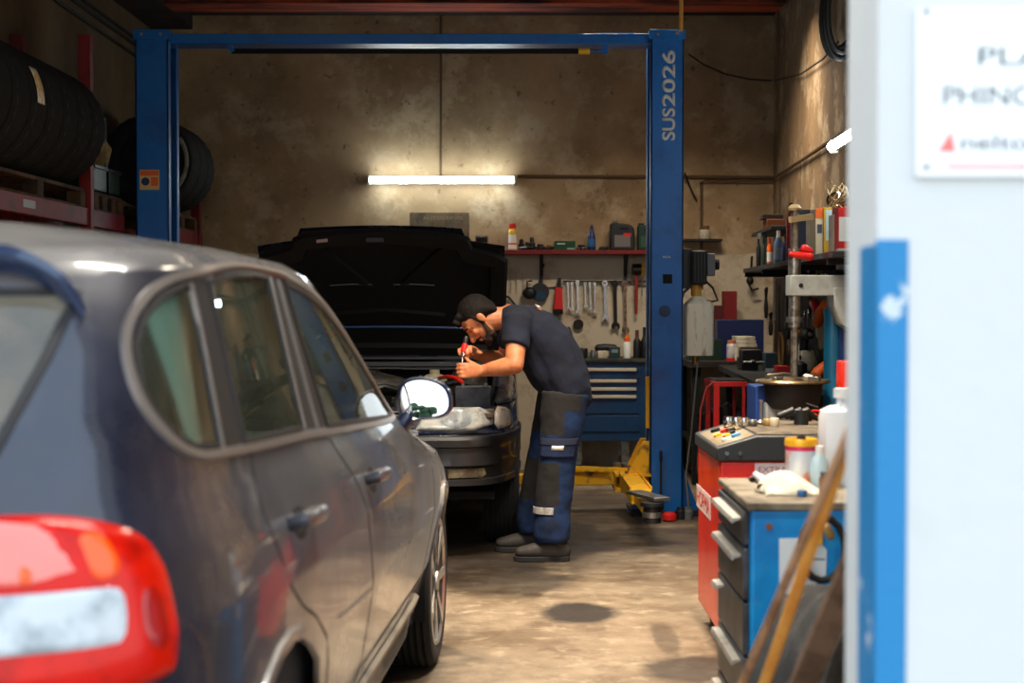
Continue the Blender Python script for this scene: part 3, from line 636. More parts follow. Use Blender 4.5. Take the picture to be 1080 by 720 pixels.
MB().tube([(c[0]-.03,PY+.1,c[2]),(c[0]-.09,PY+.06,c[2]-.05),(c[0]-.12,PY+.05,c[2]-.16),(c[0]-.105,PY+.05,c[2]-.5)],.009).build('hose',blk,pu)
MB().tube([(xm-.01,PY+.05,zb_-.04),(xm-.05,PY+.02,.55),(xm-.09,PY+.0,.25),(xm-.07,PY-.02,.02)],.006).build('hose',mat('pale_hose',(120,116,108),.6),pu)
# small things on the floor by the post
p=at(703,548,PY-.12); MB().lathe([(.03,0),(.045,.01),(.045,.04),(.03,.055),(0,.055)],(p[0],PY-.3,0)).build('plastic_plug',redplas,label='small red plastic cap lying at the foot of the right lift post',cat='plug')
for i,(x,lb) in enumerate(((714,'small dark jar on the floor just right of the red cap'),(722,'grease pot on the floor at the blue gusset of the right post'))):
    q=at(x,545,PY-.2); MB().lathe([(.03,0),(.032,.05),(.024,.06),(.024,.075),(0,.075)],(q[0]+.02,PY-.22,0)).build('jar',greyp if i else blk,label=lb,cat='jar')
p=at(697,500,PY-.14); MB().lathe([(.012,0),(.012,.04),(.02,.06),(.02,.08),(.008,.1),(.006,.34),(.011,.36),(.011,.42),(0,.425)],(p[0]-.0,PY-.14,0)).build('lever_handle',blk,label='thin black lever standing upright against the foot of the right lift post',cat='lever')
# ------------------------------------------------------------------ foreground car
carp=mat('car_paint_navy',(6,16,40),.2,col2=(8,20,46),coat=1,metal=.2,sheen=.08,dust=(66,58,52),dustn=(.36,1.0,2.0))
def roofdust(m):
    nt=m.node_tree; b=nt.nodes['Principled BSDF']; L=nt.links; last=b.inputs['Base Color'].links[0].from_socket
    g=nt.nodes.new('ShaderNodeNewGeometry'); sp=nt.nodes.new('ShaderNodeSeparateXYZ'); L.new(g.outputs['Normal'],sp.inputs[0])
    n=nt.nodes.new('ShaderNodeTexNoise'); n.inputs['Scale'].default_value=5; n.inputs['Detail'].default_value=8; L.new(g.outputs['Position'],n.inputs['Vector'])
    r=nt.nodes.new('ShaderNodeMapRange'); r.inputs[1].default_value=.60; r.inputs[2].default_value=.99; r.inputs[4].default_value=1.1; L.new(sp.outputs[2],r.inputs[0])
    q=nt.nodes.new('ShaderNodeMath'); q.operation='MULTIPLY'; q.use_clamp=True; L.new(r.outputs[0],q.inputs[0]); L.new(n.outputs[0],q.inputs[1])
    x=nt.nodes.new('ShaderNodeMix'); x.data_type='RGBA'; L.new(q.outputs[0],x.inputs[0]); L.new(last,x.inputs[6]); x.inputs[7].default_value=(*lin((180,172,162)),1); L.new(x.outputs[2],b.inputs['Base Color'])
roofdust(carp)
trimm=mat('window_trim',(128,118,110),.35,.5); seal=mat('rubber_seal',(30,26,25),.6); seam=mat('panel_gap',(8,8,10),.8)
gls=glassmat('car_glass',(200,222,212),.05,haze=.12,hazecol=(112,116,98)); rgl=glassmat('rear_glass',(150,160,150),.04,haze=.42,hazecol=(140,130,112),hz=6)
intm=mat('car_interior',(44,44,46),.8); intl=mat('pale_pillar_trim',(205,228,216),.8); seatm=mat('seat_fabric',(58,60,64),.9)
lred=mat('lamp_red',(204,20,2),.22,coat=.12,spec=.25,col2=(140,6,2),sc2=9,lo=.5,hi=.7); lwh=mat('lamp_clear',(190,196,198),.15,coat=.5,col2=(140,148,152),sc2=8); lor=mat('lamp_orange',(240,84,4),.2,coat=.3); lpk=mat('lamp_pale_red',(226,120,108),.15,coat=.5)
Q=[(-3.12,1.11),(-3.22,1.115),(-3.265,1.135),(-3.295,1.17),(-3.30,1.215),(-3.265,1.285),(-3.215,1.335),(-3.15,1.37),(-3.06,1.392),(-3.045,1.38)]
RW=[(-2.98,1.103),(-2.955,1.395),(-2.8,1.412),(-2.6,1.416),(-2.47,1.412),(-2.47,1.088)]
FW=[(-2.19,1.072),(-2.30,1.403),(-2.1,1.383),(-1.9,1.347),(-1.7,1.288),(-1.5,1.208),(-1.3,1.115),(-1.14,1.03),(-1.18,1.018)]
CP=[(-3.12,1.105),(-3.045,1.385),(-3.05,1.398),(-2.95,1.402),(-2.985,1.10)]
BP=[(-2.465,1.085),(-2.465,1.415),(-2.305,1.408),(-2.195,1.07)]
WO=[(-1.07,1.0),(-2.19,1.055),(-2.47,1.072),(-2.98,1.09),(-3.12,1.096),(-3.22,1.10),(-3.28,1.122),(-3.312,1.165),(-3.316,1.215),(-3.28,1.295),(-3.225,1.348),(-3.15,1.388),(-3.05,1.41),(-2.8,1.428),(-2.6,1.432),(-2.3,1.42),(-2.1,1.40),(-1.9,1.364),(-1.7,1.306),(-1.5,1.225),(-1.3,1.132),(-1.12,1.03)]
def circ(cy,cz,r,n=28): return [(cy+r*math.cos(2*PI*i/n),cz+r*math.sin(2*PI*i/n)) for i in range(n)]
AR=circ(-2.95,.345,.395); AF=circ(-.02,.32,.365)
FD=[(-1.0,.985),(-2.2,1.04),(-2.16,1.0),(-2.0,.88),(-1.93,.7),(-1.9,.36),(-.62,.36),(-.5,.55),(-.47,.80),(-.62,.92)]
RD=[(-2.2,1.04),(-2.95,1.085),(-3.0,1.0),(-2.99,.92),(-2.9,.8),(-2.62,.7),(-2.48,.55),(-2.42,.36),(-1.9,.36),(-1.93,.7),(-2.0,.88),(-2.16,1.0)]
HG=[(-.49,1.03),(.49,1.03),(.53,1.15),(.56,1.27),(.577,1.375),(-.577,1.375),(-.56,1.27),(-.53,1.15)]
WS=[(-.66,1.02),(.66,1.02),(.62,1.2),(.57,1.38),(.53,1.43),(-.53,1.43),(-.57,1.38),(-.62,1.2)]
HT=[(-.52,.62),(.52,.62),(.53,.80),(.54,1.0),(.60,1.40),(-.60,1.40),(-.54,1.0),(-.53,.80)]
regs=[('quarter','side',Q),('rearwin','side',RW),('frontwin','side',FW),('cp','side',CP),('bp','side',BP),('archr','side',AR),('archf','side',AF),('rdoor','side',RD),('fdoor','side',FD),('hglass','rear',HG),('ws','front',WS),('hatch','rear',HT)]
zs=[.18+.0207*i for i in range(60)]; zs+=[1.41,1.42,1.43,1.44,1.45,1.458,1.466,1.474,1.482,1.49,1.498,1.505,1.511,1.517,1.522,1.527,1.531]
PT=shell_parts(CAR,zs,46,200,regs)
car=lthing('estate_car','dusty dark blue five-door car in the left foreground, tail lamp toward the viewer','car',(C1[0],C1[1],0),-C1[2])
B={}
body=PT['body'].build('body_shell',carp,car,ang=60,recalc=False)
for sd in 'RL':
    B['f'+sd]=PT['fdoor'+sd].build('front_door',carp,car,ang=60,recalc=False); B['r'+sd]=PT['rdoor'+sd].build('rear_door',carp,car,ang=60,recalc=False)
    PT['frontwin'+sd].build('window_glass',gls,B['f'+sd],ang=60,recalc=False); PT['rearwin'+sd].build('window_glass',gls,B['r'+sd],ang=60,recalc=False)
    PT['quarter'+sd].build('quarter_glass',gls,car,ang=60,recalc=False)
    PT['cp'+sd].build('window_pillar',seal,car,ang=60,recalc=False); PT['bp'+sd].build('window_pillar',seal,car,ang=60,recalc=False)
hat=PT['hatch'].build('hatch',carp,car,ang=60,recalc=False); PT['hglass'].build('rear_window',rgl,hat,ang=60,recalc=False)
PT['ws'].build('windscreen',gls,car,ang=60,recalc=False)
def arc(P,lo): return [p for p in P if p[1]>=lo]
for sg_,sd in ((1,'R'),(-1,'L')):
    P=dens(rounded(WO,2),.03); L,N_=side_line(CAR,P,sg_); MB().ribbon(L,N_,.019,.008,closed=True).build('window_trim',trimm,car)
    for pl,par in ((Q,car),(RW,B['r'+sd]),(FW,B['f'+sd])):
        P=dens(pl,.04); L,N_=side_line(CAR,P,sg_,.0005); MB().ribbon(L,N_,.016,.004,closed=True).build('window_seal',seal,par)
    for a,b in (((-3.118,1.10),(-3.045,1.392)),((-2.455,1.085),(-2.455,1.412)),((-2.315,1.065),(-2.375,1.408))):
        P=dens([a,b],.03,False); L,N_=side_line(CAR,P,sg_,.001); MB().ribbon(L,N_,.012,.005).build('pillar_strip',trimm,car)
    for P in (FD[1:6],[FD[5],FD[6],FD[7],FD[8],FD[9],FD[0]],RD[1:8]):
        L,N_=side_line(CAR,dens(rounded(P,1,False),.04,False),sg_); MB().ribbon(L,N_,.007,.0012).build('door_gap',seam,car)
    for A,cy in ((AR,-2.95),(AF,-.02)):
        pts=sorted([p for p in dens(A,.03) if p[1]>.22],key=lambda p:-math.atan2(p[1]-.3,p[0]-cy)); L,N_=side_line(CAR,pts,sg_); MB().ribbon(L,N_,.03,.008).build('arch_lip',carp,car)
    # highlight along the sill, painted as a pale raised ribbon
    L,N_=side_line(CAR,[(-2.44+i*.06,.335) for i in range(34)],sg_); MB().ribbon(L,N_,.045,.016).build('sill_highlight',mat('sill_highlight_tone',(150,142,128),.4,col2=(96,90,84),sc2=4),car)
    # handles
    for y,z,par in ((-2.66,.925,B['r'+sd]),(-1.74,.905,B['f'+sd])):
        L,N_=side_line(CAR,[(y+.0,z),(y-.07,z+.005),(y-.13,z+.008),(y-.19,z+.01)],sg_)
        MB().limb([L[0]+N_[0]*.004,L[0]+N_[0]*.03,L[1]+N_[1]*.04,L[2]+N_[2]*.04,L[3]+N_[3]*.03,L[3]+N_[3]*.004],[.012,.013,.012,.012,.013,.012],[.016,.017,.015,.015,.017,.016],n=12,up=(0,0,1)).build('door_handle',carp,par)
        f=lambda a,b,off,sg_=sg_:Vector((sg_*CAR.sx(a,b),a,b))+snorm(CAR,a,b,sg_)*off
        MB().dome([(y-.10+.07*math.cos(t),z+.032*math.sin(t)) for t in [2*PI*i/20 for i in range(20)]],f,.0015).build('handle_recess',seam,par)
    # tail lamp
    f=tfn(CAR,sg_)
    TL=rounded([(.40,1.04),(.71,1.045),(.832,1.041),(.947,1.027),(1.051,1.002),(1.095,.959),(1.109,.886),(1.107,.815),(1.093,.79),(1.0,.783),(.7,.77),(.40,.77)],2)
    tl=MB().dome(dens(TL,.03),f,.018,rings=8,flat=.5,cx=(.8,.9)).build('tail_lamp',lred,car,ang=60)
    WL=rounded([(.42,.934),(.695,.934),(.916,.936),(.965,.93),(.967,.89),(.951,.852),(.898,.848),(.686,.845),(.42,.84)],1)
    MB().dome(dens(WL,.03),f,.007,rings=6,flat=.6,base=.016,cx=(.7,.89)).build('clear_lens',lwh,tl,ang=60)
    PL=rounded([(.42,.942),(.42,1.033),(.755,1.035),(.84,.992),(.872,.944)],1)
    MB().dome(dens(PL,.03),f,.004,rings=6,flat=.7,base=.0165,cx=(.62,.98)).build('upper_lens',lpk,tl,ang=60)
    OL=rounded([(.862,1.01),(.925,1.005),(.955,.965),(.94,.943),(.885,.942),(.872,.965)],1)
    MB().dome(dens(OL,.02),f,.004,rings=4,flat=.6,base=.017).build('orange_lens',lor,tl,ang=60)
    MB().dome(dens(rounded([(.985,.845),(.985,.925),(1.05,.925),(1.062,.85),(1.04,.83)],1),.02),f,.003,rings=4,flat=.7,base=.0165).build('dark_lens',mat('lamp_dark_red',(156,8,3),.2,coat=.3),tl,ang=60)
    MB().dome([(.745+.012*math.cos(t),.955+.012*math.sin(t)) for t in [2*PI*i/12 for i in range(12)]],f,.003,rings=3,flat=.5,base=.021).build('lens_spot',lor,tl)
    # mirror: housing, glass, arm
    mo=[(-.082,-.02),(-.078,.022),(-.06,.05),(-.02,.062),(.03,.056),(.065,.035),(.082,.005),(.084,-.025),(.07,-.048),(.03,-.060),(-.04,-.063),(-.072,-.055)]
    mo=rounded([(-.080,-.052),(-.082,.02),(-.068,.052),(-.02,.066),(.035,.058),(.072,.036),(.086,.0),(.086,-.032),(.07,-.054),(.03,-.064),(-.05,-.066)],2); mc=Vector((.872,-.90,1.055)); tilt=.0
    mb=MB(); rings=[(1.0,0),(1.06,.012),(1.05,.04),(.92,.075),(.6,.105),(.2,.115)]; n=len(mo)
    fx=lambda x,y,z:Vector((sg_*x,y,z))
    vs=[fx(mc.x+p[0]*s,mc.y+d,mc.z+p[1]*s) for s,d in rings for p in mo]
    mb.add(vs,[(j*n+i,j*n+(i+1)%n,(j+1)*n+(i+1)%n,(j+1)*n+i) for j in range(len(rings)-1) for i in range(n)]+[tuple((len(rings)-1)*n+i for i in range(n))])
    vs=[fx(mc.x+p[0]*s,mc.y+d,mc.z+p[1]*s) for s,d in ((1,0),(.9,.004)) for p in mo]
    mb.add(vs,[(i,(i+1)%n,n+(i+1)%n,n+i) for i in range(n)])
    mh=mb.build('wing_mirror',mat('mirror_paint',(12,32,68),.3,coat=1,dust=(70,72,78),dustn=(.45,.8,6)),car,ang=50)
    ma=-.02*sg_  # glass leans outward so it looks back past the door
    vs=[fx(mc.x+p[0]*.9,mc.y+.006+(-sg_*0+ -.06*p[0]),mc.z+p[1]*.9) for p in mo]
    RC=1.8; MB().add([fx(mc.x,mc.y+.004,mc.z)]+[fx(mc.x+p[0]*.9*q,mc.y+.004+(((p[0]*.9*q)**2+(p[1]*.9*q)**2)/(2*RC))+.062*p[1]*.9*q+.075*p[0]*.9*q,mc.z+p[1]*.9*q) for q in (.25,.5,.75,1) for p in mo],
      [(0,1+i,1+(i+1)%n) for i in range(n)]+[(1+r*n+i,1+(r+1)*n+i,1+(r+1)*n+(i+1)%n,1+r*n+(i+1)%n) for r in range(3) for i in range(n)]).build('mirror_glass',mat('mirror_silver',(235,240,240),.02,1),mh,ang=80)
    MB().limb([fx(.765,-.86,.925),fx(.795,-.87,.96),fx(.822,-.875,1.0)],[.030,.028,.028],[.05,.045,.035],n=14,up=(0,1,0)).build('mirror_arm',MATS['mirror_paint'],mh)
    # wheels
    for cy,lab in ((0,'front'),(-2.95,'rear')):
        X0=.818 if lab=='front' else .845
        def wprof(r,w): return [(r*.74,-w/2+.004),(r*.78,-w/2-.002),(r*.88,-w/2-.006),(r*.95,-w/2),(r*.985,-w*.40)]+[(r*(1 if k%2==0 else .972),-w*.40+w*.80*(k/12)) for k in range(13)]+[(r*.985,w*.40),(r*.95,w/2),(r*.88,w/2+.006),(r*.78,w/2+.002),(r*.74,w/2-.004)]
        r=.318; w_=.195; c=(sg_*(X0-w_/2),cy,r)
        def md(j,i,rr,r=r): return rr*(.985 if (j in(3,4,5,16,17,18,19) and i%2) else 1)
        ty=MB().lathe(wprof(r,w_),c,(1,0,0),n=72,mod=md).build('tyre',rub,car,ang=30)
        rm=MB().lathe([(.225,-.09),(.235,-.085),(.225,-.06),(.22,.05),(.232,.092),(.240,.097),(.234,.102),(.222,.096),(.20,.066),(.1,.06),(.0,.06)],c,(sg_,0,0),n=40)
        for k in range(7):
            a=2*PI*k/7; d=Vector((0,math.cos(a),math.sin(a))); cc=Vector(c)+Vector((sg_*.080,0,0))
            rm.bar(cc+d*.03,cc+d*.222+Vector((sg_*.012,0,0)),.034,.022,up=(1,0,0))
        rm.cyl(Vector(c)+Vector((sg_*.04,0,0)),Vector(c)+Vector((sg_*.100,0,0)),.045,.035)
        rm.build('wheel_rim',mat('alloy',(190,188,184),.28,.8,col2=(120,112,104),sc2=10,lo=.55,hi=.75),ty,ang=30)
        # wheel housing
        A=AF if lab=='front' else AR; hc=A[0]
        mb=MB(); rr_=.39 if lab=='front' else .42; cz=.335
        mb.grid(lambda u,v,cy=cy,rr_=rr_:(sg_*(.58+.235*v),cy+rr_*math.cos(-.25+(PI+.5)*u),cz+rr_*math.sin(-.25+(PI+.5)*u)),24,2)
        mb.add([(sg_*.58,cy,cz)]+[(sg_*.58,cy+rr_*math.cos(-.25+(PI+.5)*i/23),cz+rr_*math.sin(-.25+(PI+.5)*i/23)) for i in range(24)],[(0,i+1,i+2) for i in range(23)])
        mb.build('wheel_housing',blkm,car)
# rear spoiler lip
tt=[-.885+1.77*i/48 for i in range(49)]; mb=MB()
def lipz(t):
    a=abs(t); return 1.425-.075*max(0,(a-.66)/.225)**1.5
vs=[]
f=tfn(CAR)
for t in tt:
    z=lipz(t); w_=1-max(0,(abs(t)-.78)/.105)**2*.75
    vs+= [f(t,z+.020*w_+.002,-.004),f(t,z+.012*w_,.012*w_),f(t,z-.004,.040*w_),f(t,z-.016,.038*w_),f(t,z-.022,.020*w_),f(t,z-.018,-.004)]
k=6; mb.add(vs,[(i*k+j,i*k+(j+1)%k,(i+1)*k+(j+1)%k,(i+1)*k+j) for i in range(48) for j in range(k)]+[tuple(range(k)),tuple(48*k+j for j in range(k))])
mb.build('rear_spoiler',mat('spoiler_paint',(10,24,52),.25,coat=1,col2=(24,38,66),sc2=3),car,ang=50)
L,N_=end_line(CAR,dens(HG,.05),False); MB().ribbon(L,N_,.02,.004,closed=True).build('rear_window_seal',seal,hat)
for P in ([(.54,1.0),(.53,.80),(.52,.62)],[(-.54,1.0),(-.53,.80),(-.52,.62)],[(-.52,.62),(.52,.62)]):
    L,N_=end_line(CAR,dens(P,.05,False),False); MB().ribbon(L,N_,.007,.0012).build('hatch_gap',seam,car)
# bumper strip, rear wiper, interior
mb=MB(); f=tfn(CAR); ts=[-1.2+2.4*i/60 for i in range(61)]
vs=[]
for t in ts: vs+=[f(t,.64,.004),f(t,.625,.02),f(t,.56,.02),f(t,.545,.004)]
mb.add(vs,[(i*4+j,i*4+j+1,(i+1)*4+j+1,(i+1)*4+j) for i in range(60) for j in range(3)]).build('bumper_strip',blk,car,ang=50)
MB().limb([(0,CAR.ey(0,1.06)-.03,1.06),(.22,CAR.ey(.22,1.09)-.02,1.09),(.45,CAR.ey(.45,1.1)-.012,1.10)],[.010,.008,.006],n=8,up=(0,0,1)).build('rear_wiper',blk,hat)
MB().box((-.74,-3.3,.22),(.74,.3,.30)).box((-.60,-3.62,.30),(.60,-3.3,.60)).build('floor_pan',blkm,car)
def ins(s,y0,y1,z0,z1,m,name):
    MB().grid(lambda u,v:Vector((s*(CAR.sx(y0+(y1-y0)*u,z0+(z1-z0)*v)-.035),y0+(y1-y0)*u,z0+(z1-z0)*v)),6,6).build(name,m,car,solid=.01)
for s in (-1,1):
    ins(s,-2.44,-2.22,1.0,1.42,intl,'pillar_trim'); ins(s,-3.16,-2.94,1.05,1.40,intl,'pillar_trim'); ins(s,-3.35,-.8,.36,1.03,intm,'door_lining')
MB().grid(lambda u,v:Vector(((u-.5)*1.1*(1-.0*v),-3.1+1.45*v,1.455+.03*math.sin(PI*u)-.05*max(0,(v-.7)/.3)**2-.03*max(0,(.2-v)/.2))),10,14).build('roof_lining',intl,car,solid=.01)
MB().box((-.70,-.95,.60),(.70,-.62,.93)).build('dashboard',intm,car,bevel=.04)
MB().lathe([(.175,-.012),(.188,0),(.175,.012),(.162,0),(.175,-.012)],(-.35,-1.15,.88),(0,-.85,.5),n=32).bar((-.50,-1.15,.88),(-.20,-1.15,.88),.03,.02).build('steering_wheel',blk,car)
def seat(x,y,w,back,hz,name='car_seat'):
    s=MB().limb([(x,y+.48,.42),(x,y+.25,.44),(x,y+.02,.42)],[.07,.08,.08],w/2,n=16,up=(1,0,0)).limb([(x,y,.42),(x,y-.06,.65),(x,y-.15,.95),(x,y-.19,1.06)],[.07,.075,.06,.04],[w/2,w/2,w/2*.9,w/2*.7],n=16,up=(1,0,0)).build(name,seatm,car)
    MB().limb([(x,y-.2,1.14),(x,y-.22,1.24)],[.045,.04],[.13,.12],n=16,up=(1,0,0)).cyl((x-.05,y-.19,1.02),(x-.05,y-.2,1.14),.007).cyl((x+.05,y-.19,1.02),(x+.05,y-.2,1.14),.007).build('headrest',seatm,s)
seat(-.36,-1.75,.48,0,0); seat(.36,-1.75,.48,0,0); seat(-.34,-2.62,.6,0,0,'rear_seat'); seat(.34,-2.62,.6,0,0,'rear_seat')

# ------------------------------------------------------------------ far car, bonnet open
paint2=mat('car_paint_dark',(10,20,46),.25,coat=.8,col2=(14,18,30),sc2=3,dust=(60,58,54),dustn=(.5,.8,4))
bump=mat('bumper_plastic',(22,22,24),.5,col2=(44,42,38),sc2=4,lo=.5,hi=.8,coat=.3)
C2=Shell(W=[(.2,.74),(.45,.785),(.6,.80),(.8,.79),(.9,.78),(1.0,.77),(1.2,.67),(1.38,.58),(1.43,.48),(1.455,.34),(1.465,.1)],
 R=[(.2,-3.0),(.5,-3.12),(.9,-3.08),(1.0,-2.98),(1.2,-2.8),(1.38,-2.6),(1.43,-2.45),(1.455,-2.25),(1.465,-1.95)],
 F=[(.2,.60),(.35,.66),(.64,.66),(.66,.62),(.80,.57),(.82,.52),(.88,.35),(.95,.0),(1.0,-.45),(1.03,-.56),(1.2,-.92),(1.38,-1.3),(1.43,-1.42),(1.455,-1.6),(1.465,-1.8)],yc=-1.85,nf=7,nr=5)
HW=0
def sk2(c): return (c[2]>.805 and c[1]>-.60 and c[2]<1.04) or (c[2]<.45 and c[1]>.12)
W2=[(-.64,1.06),(.64,1.06),(.60,1.2),(.52,1.37),(-.52,1.37),(-.60,1.2)]
SW1=[(-1.68,.98),(-1.72,1.30),(-1.45,1.30),(-1.2,1.18),(-.95,1.0)]; SW2=[(-1.78,.98),(-1.80,1.30),(-2.35,1.28),(-2.6,1.0)]
A2F=circ(0,.31,.36); A2R=circ(-2.42,.31,.36)
D2=[(-.62,.90),(-1.74,.93),(-1.74,.36),(-.75,.36),(-.62,.5)]; R2=[(-1.74,.93),(-2.72,.93),(-2.75,.75),(-2.5,.68),(-2.15,.6),(-2.0,.36),(-1.74,.36)]
PT2=shell_parts(C2,[.2+.026*i for i in range(24)]+[.82,.84,.86,.88,.9,.92,.94,.96,.98,1.0]+[1.025*1+.025*i for i in range(14)]+[1.38,1.40,1.42,1.43,1.44,1.448,1.455,1.46,1.463,1.465],36,150,
 [('ws','front',W2),('hg','rear',[(-.56,1.0),(.56,1.0),(.5,1.34),(-.5,1.34)]),('w1','side',SW1),('w2','side',SW2),('af','side',A2F),('ar','side',A2R),('fd','side',D2),('rd','side',R2)],skip=sk2)
c2x=-.756; c2y=8.90
far=lthing('dark_hatchback','dark blue car with its bonnet raised, facing the viewer on the lift','car',(c2x,c2y,0),PI)
b2=PT2['body'].build('body_shell',paint2,far,ang=50,recalc=False)
for sd in 'RL':
    d1=PT2['fd'+sd].build('front_door',paint2,far,ang=50,recalc=False); d2=PT2['rd'+sd].build('rear_door',paint2,far,ang=50,recalc=False)
    PT2['w1'+sd].build('window_glass',gls,d1,ang=50,recalc=False); PT2['w2'+sd].build('window_glass',gls,d2,ang=50,recalc=False)
PT2['ws'].build('windscreen',gls,far,ang=50,recalc=False); PT2['hg'].build('rear_window',gls,far,ang=50,recalc=False)
# far car local frame: viewer's right is local -x
for s in (-1,1):
    # inner wing + fender top
    mb=MB()
    def ft(u,v,s=s):
        y=-.60+1.02*u; xo=C2.sx(min(y,.5),.805); zt=.80+ (.205*(1-max(0,(y+.30)/.80)) if y>-.30 else .205)
        return (s*(xo-(xo-.66)*(1-math.cos(v*PI/2)) if v<1 else s and .66)*1.0, y, .803+(zt-.803)*math.sin(v*PI/2))
    mb.grid(ft,24,8); mb.build('front_wing',paint2,far,solid=.004,ang=60)
    MB().grid(lambda u,v,s=s:(s*(.66-.05*v),-.60+1.02*u,(.80+(.205*(1-max(0,(-.60+1.02*u+.30)/.80)) if -.60+1.02*u>-.30 else .205))-.35*v),14,3).build('inner_wing',blkm,far,solid=.004)
    # headlamp
    HLo=rounded([(.20,.672),(.19,.70),(.235,.765),(.30,.792),(.60,.792),(.60,.672)],2); 
    def ff(x,z,off,s=s):
        q=Vector((x,C2.ey(x,z,True),z))+enorm(C2,x,z,True)*off; return Vector((s*q.x,q.y,q.z))
    HLo=rounded([(.245,.67),(.25,.70),(.30,.775),(.36,.797),(.655,.797),(.655,.67)],1)
    hl=MB().dome(dens(HLo,.03),ff,.02,rings=8,flat=.55).build('headlamp',mat('headlamp_glass',(190,190,184),.1,coat=1,col2=(120,120,116),sc2=16,lo=.45,hi=.7),far,ang=60)
    MB().dome([(.46+.085*math.cos(t),.735+.052*math.sin(t)) for t in [2*PI*i/24 for i in range(24)]],ff,.006,rings=4,flat=.6,base=.02).build('reflector',lwh,hl,ang=60)
    HI=rounded([(.662,.672),(.662,.797),(.722,.79),(.745,.75),(.750,.70),(.745,.675)],1)
    MB().dome(dens(HI,.03),ff,.018,rings=6,flat=.5,cx=(.70,.735)).build('indicator_lamp',mat('indicator_glass',(180,172,162),.15,coat=1,col2=(150,130,110),sc2=14),far,ang=60)
    L,N_=[Vector(ff(x,z,.004)) for x,z in dens([(.30,.800),(.62,.802),(.78,.798)],.04,False)],[Vector((0,1,.3))]*0
    pts=dens([(.26,.655),(.5,.655),(.7,.655),(.785,.655)],.04,False); L=[ff(x,z,.0) for x,z in pts]; NN=[(ff(x,z,.01)-ff(x,z,0)) for x,z in pts]
    MB().ribbon(L,NN,.02,.016).build('lamp_surround',paint2,far)
    # wheels
    for cy in (0,-2.42):
        r=.30; c=(s*.695,cy,r); w_=.19
        ty=MB().lathe(wprof(r,w_),c,(1,0,0),n=64,mod=lambda j,i,rr:rr*(.982 if (j in(3,4,5,16,17,18,19) and i%2) else 1)).build('tyre',rub,far,ang=30)
        MB().lathe([(.19,-.08),(.185,.04),(.2,.09),(.19,.092),(.16,.06),(.06,.075),(0,.078)],c,(s,0,0),n=28).build('wheel_rim',mat('steel_wheel',(120,120,120),.5,.5),ty,ang=30)
        a0_=.75 if cy==0 else -.25
        MB().grid(lambda u,v,cy=cy,s=s,a0_=a0_:(s*(.50+.27*v),cy+.375*math.cos(a0_+(PI+.25-a0_)*u),.31+.375*math.sin(a0_+(PI+.25-a0_)*u)),20,2).build('wheel_housing',blkm,far)
    pts=sorted([p for p in dens(A2F,.03) if p[1]>.24 and not(p[0]>.12 and p[1]<.45)],key=lambda p:-math.atan2(p[1]-.3,p[0])); L,N_=side_line(C2,pts,s); MB().ribbon(L,N_,.03,.012).build('arch_lip',paint2,far)
# grille between the lamps
gr=MB().box((-.235,.585,.685),(.235,.60,.79)).build('grille',blkm,far)
for k in range(5): MB().box((-.235,.60,.692+k*.02),(.235,.612,.700+k*.02)).build('grille_bar',mat('grille_bar',(120,116,120),.35,.6),gr)
f2=lambda x,z,off:Vector((x,C2.ey(x,z,True),z))+enorm(C2,x,z,True)*off
# bumper with flat top ledge
def bprof():
    return [(.655,.02),(.652,.085),(.635,.10),(.60,.098),(.592,.082),(.56,.08),(.50,.085),(.485,.05),(.43,.05),(.425,.085),(.395,.085),(.385,.0)]
mb=MB(); vs=[]; ts=[2.62+2.76*i/80 for i in range(81)]; bf=tfn(C2)
pr=bprof()
for t in ts:
    for z,o in pr:
        q=bf(t,.60,0); q2=bf(t,.60,.1)-q; q2.z=0; q2.normalize(); q2.x*=.15; vs.append(Vector((q.x,q.y,z))+q2*(o-.0))
k=len(pr); mb.add(vs,[(i*k+j,i*k+j+1,(i+1)*k+j+1,(i+1)*k+j) for i in range(80) for j in range(k-1)])
bmp=mb.build('front_bumper',bump,far,ang=40)
for s in (-1,1):
    F3=lambda x,z,off,s=s:Vector((s*x,C2.ey(x,z,True)+off,z))
    MB().dome(dens([(.42,.432),(.42,.482),(.61,.482),(.62,.45),(.60,.432)],.03),F3,.006,rings=5,flat=.9,base=.062).build('fog_lamp',mat('fog_glass',(120,108,84),.2,coat=1,col2=(70,64,52),sc2=12),bmp)
    for k in range(4): MB().box((s*.28,.705,.434+k*.014),(s*.40,.722,.439+k*.014)).build('intake_slat',blkm,bmp)
MB().box((-.26,.752,.50),(.26,.760,.61)).build('number_plate',lblw,bmp)
# engine bay
eb=mat('engine_dark',(40,36,32),.6,col2=(84,74,62),sc2=18,lo=.5,hi=.66); ebm=mat('engine_alloy',(120,112,98),.5,.5,col2=(60,54,46),sc2=22); ebb=mat('engine_black',(20,19,18),.5)
MB().box((-.66,-.60,.30),(.66,.52,.34)).box((-.66,-.64,.34),(.66,-.60,.99)).build('bay_floor',blkm,far)
MB().box((-.66,.44,.735),(.66,.55,.765)).bar((-.66,.50,.775),(.66,.50,.775),.04,.02).build('slam_panel',mat('slam_panel',(92,78,60),.7,col2=(40,34,28),sc2=12),far,bevel=.006)
MB().box((-.40,.40,.42),(.40,.44,.75)).build('radiator',eb,far,bevel=.004)
MB().cyl((-.02,.5,.77),(-.02,.5,.80),.03).box((-.05,.47,.765),(.05,.53,.785)).build('bonnet_latch',ebm,far)
ec=MB().limb([(.46,-.16,.87),(.30,-.16,.885),(.06,-.16,.89),(-.10,-.16,.87)],[.06,.075,.075,.055],[.14,.17,.17,.13],n=16,up=(0,1,0)).build('engine_cover',eb,far)
for k in range(4): MB().bar((.36-.11*k,-.29,.955),(.36-.11*k,-.03,.955),.02,.02).build('cover_rib',ebb,ec)
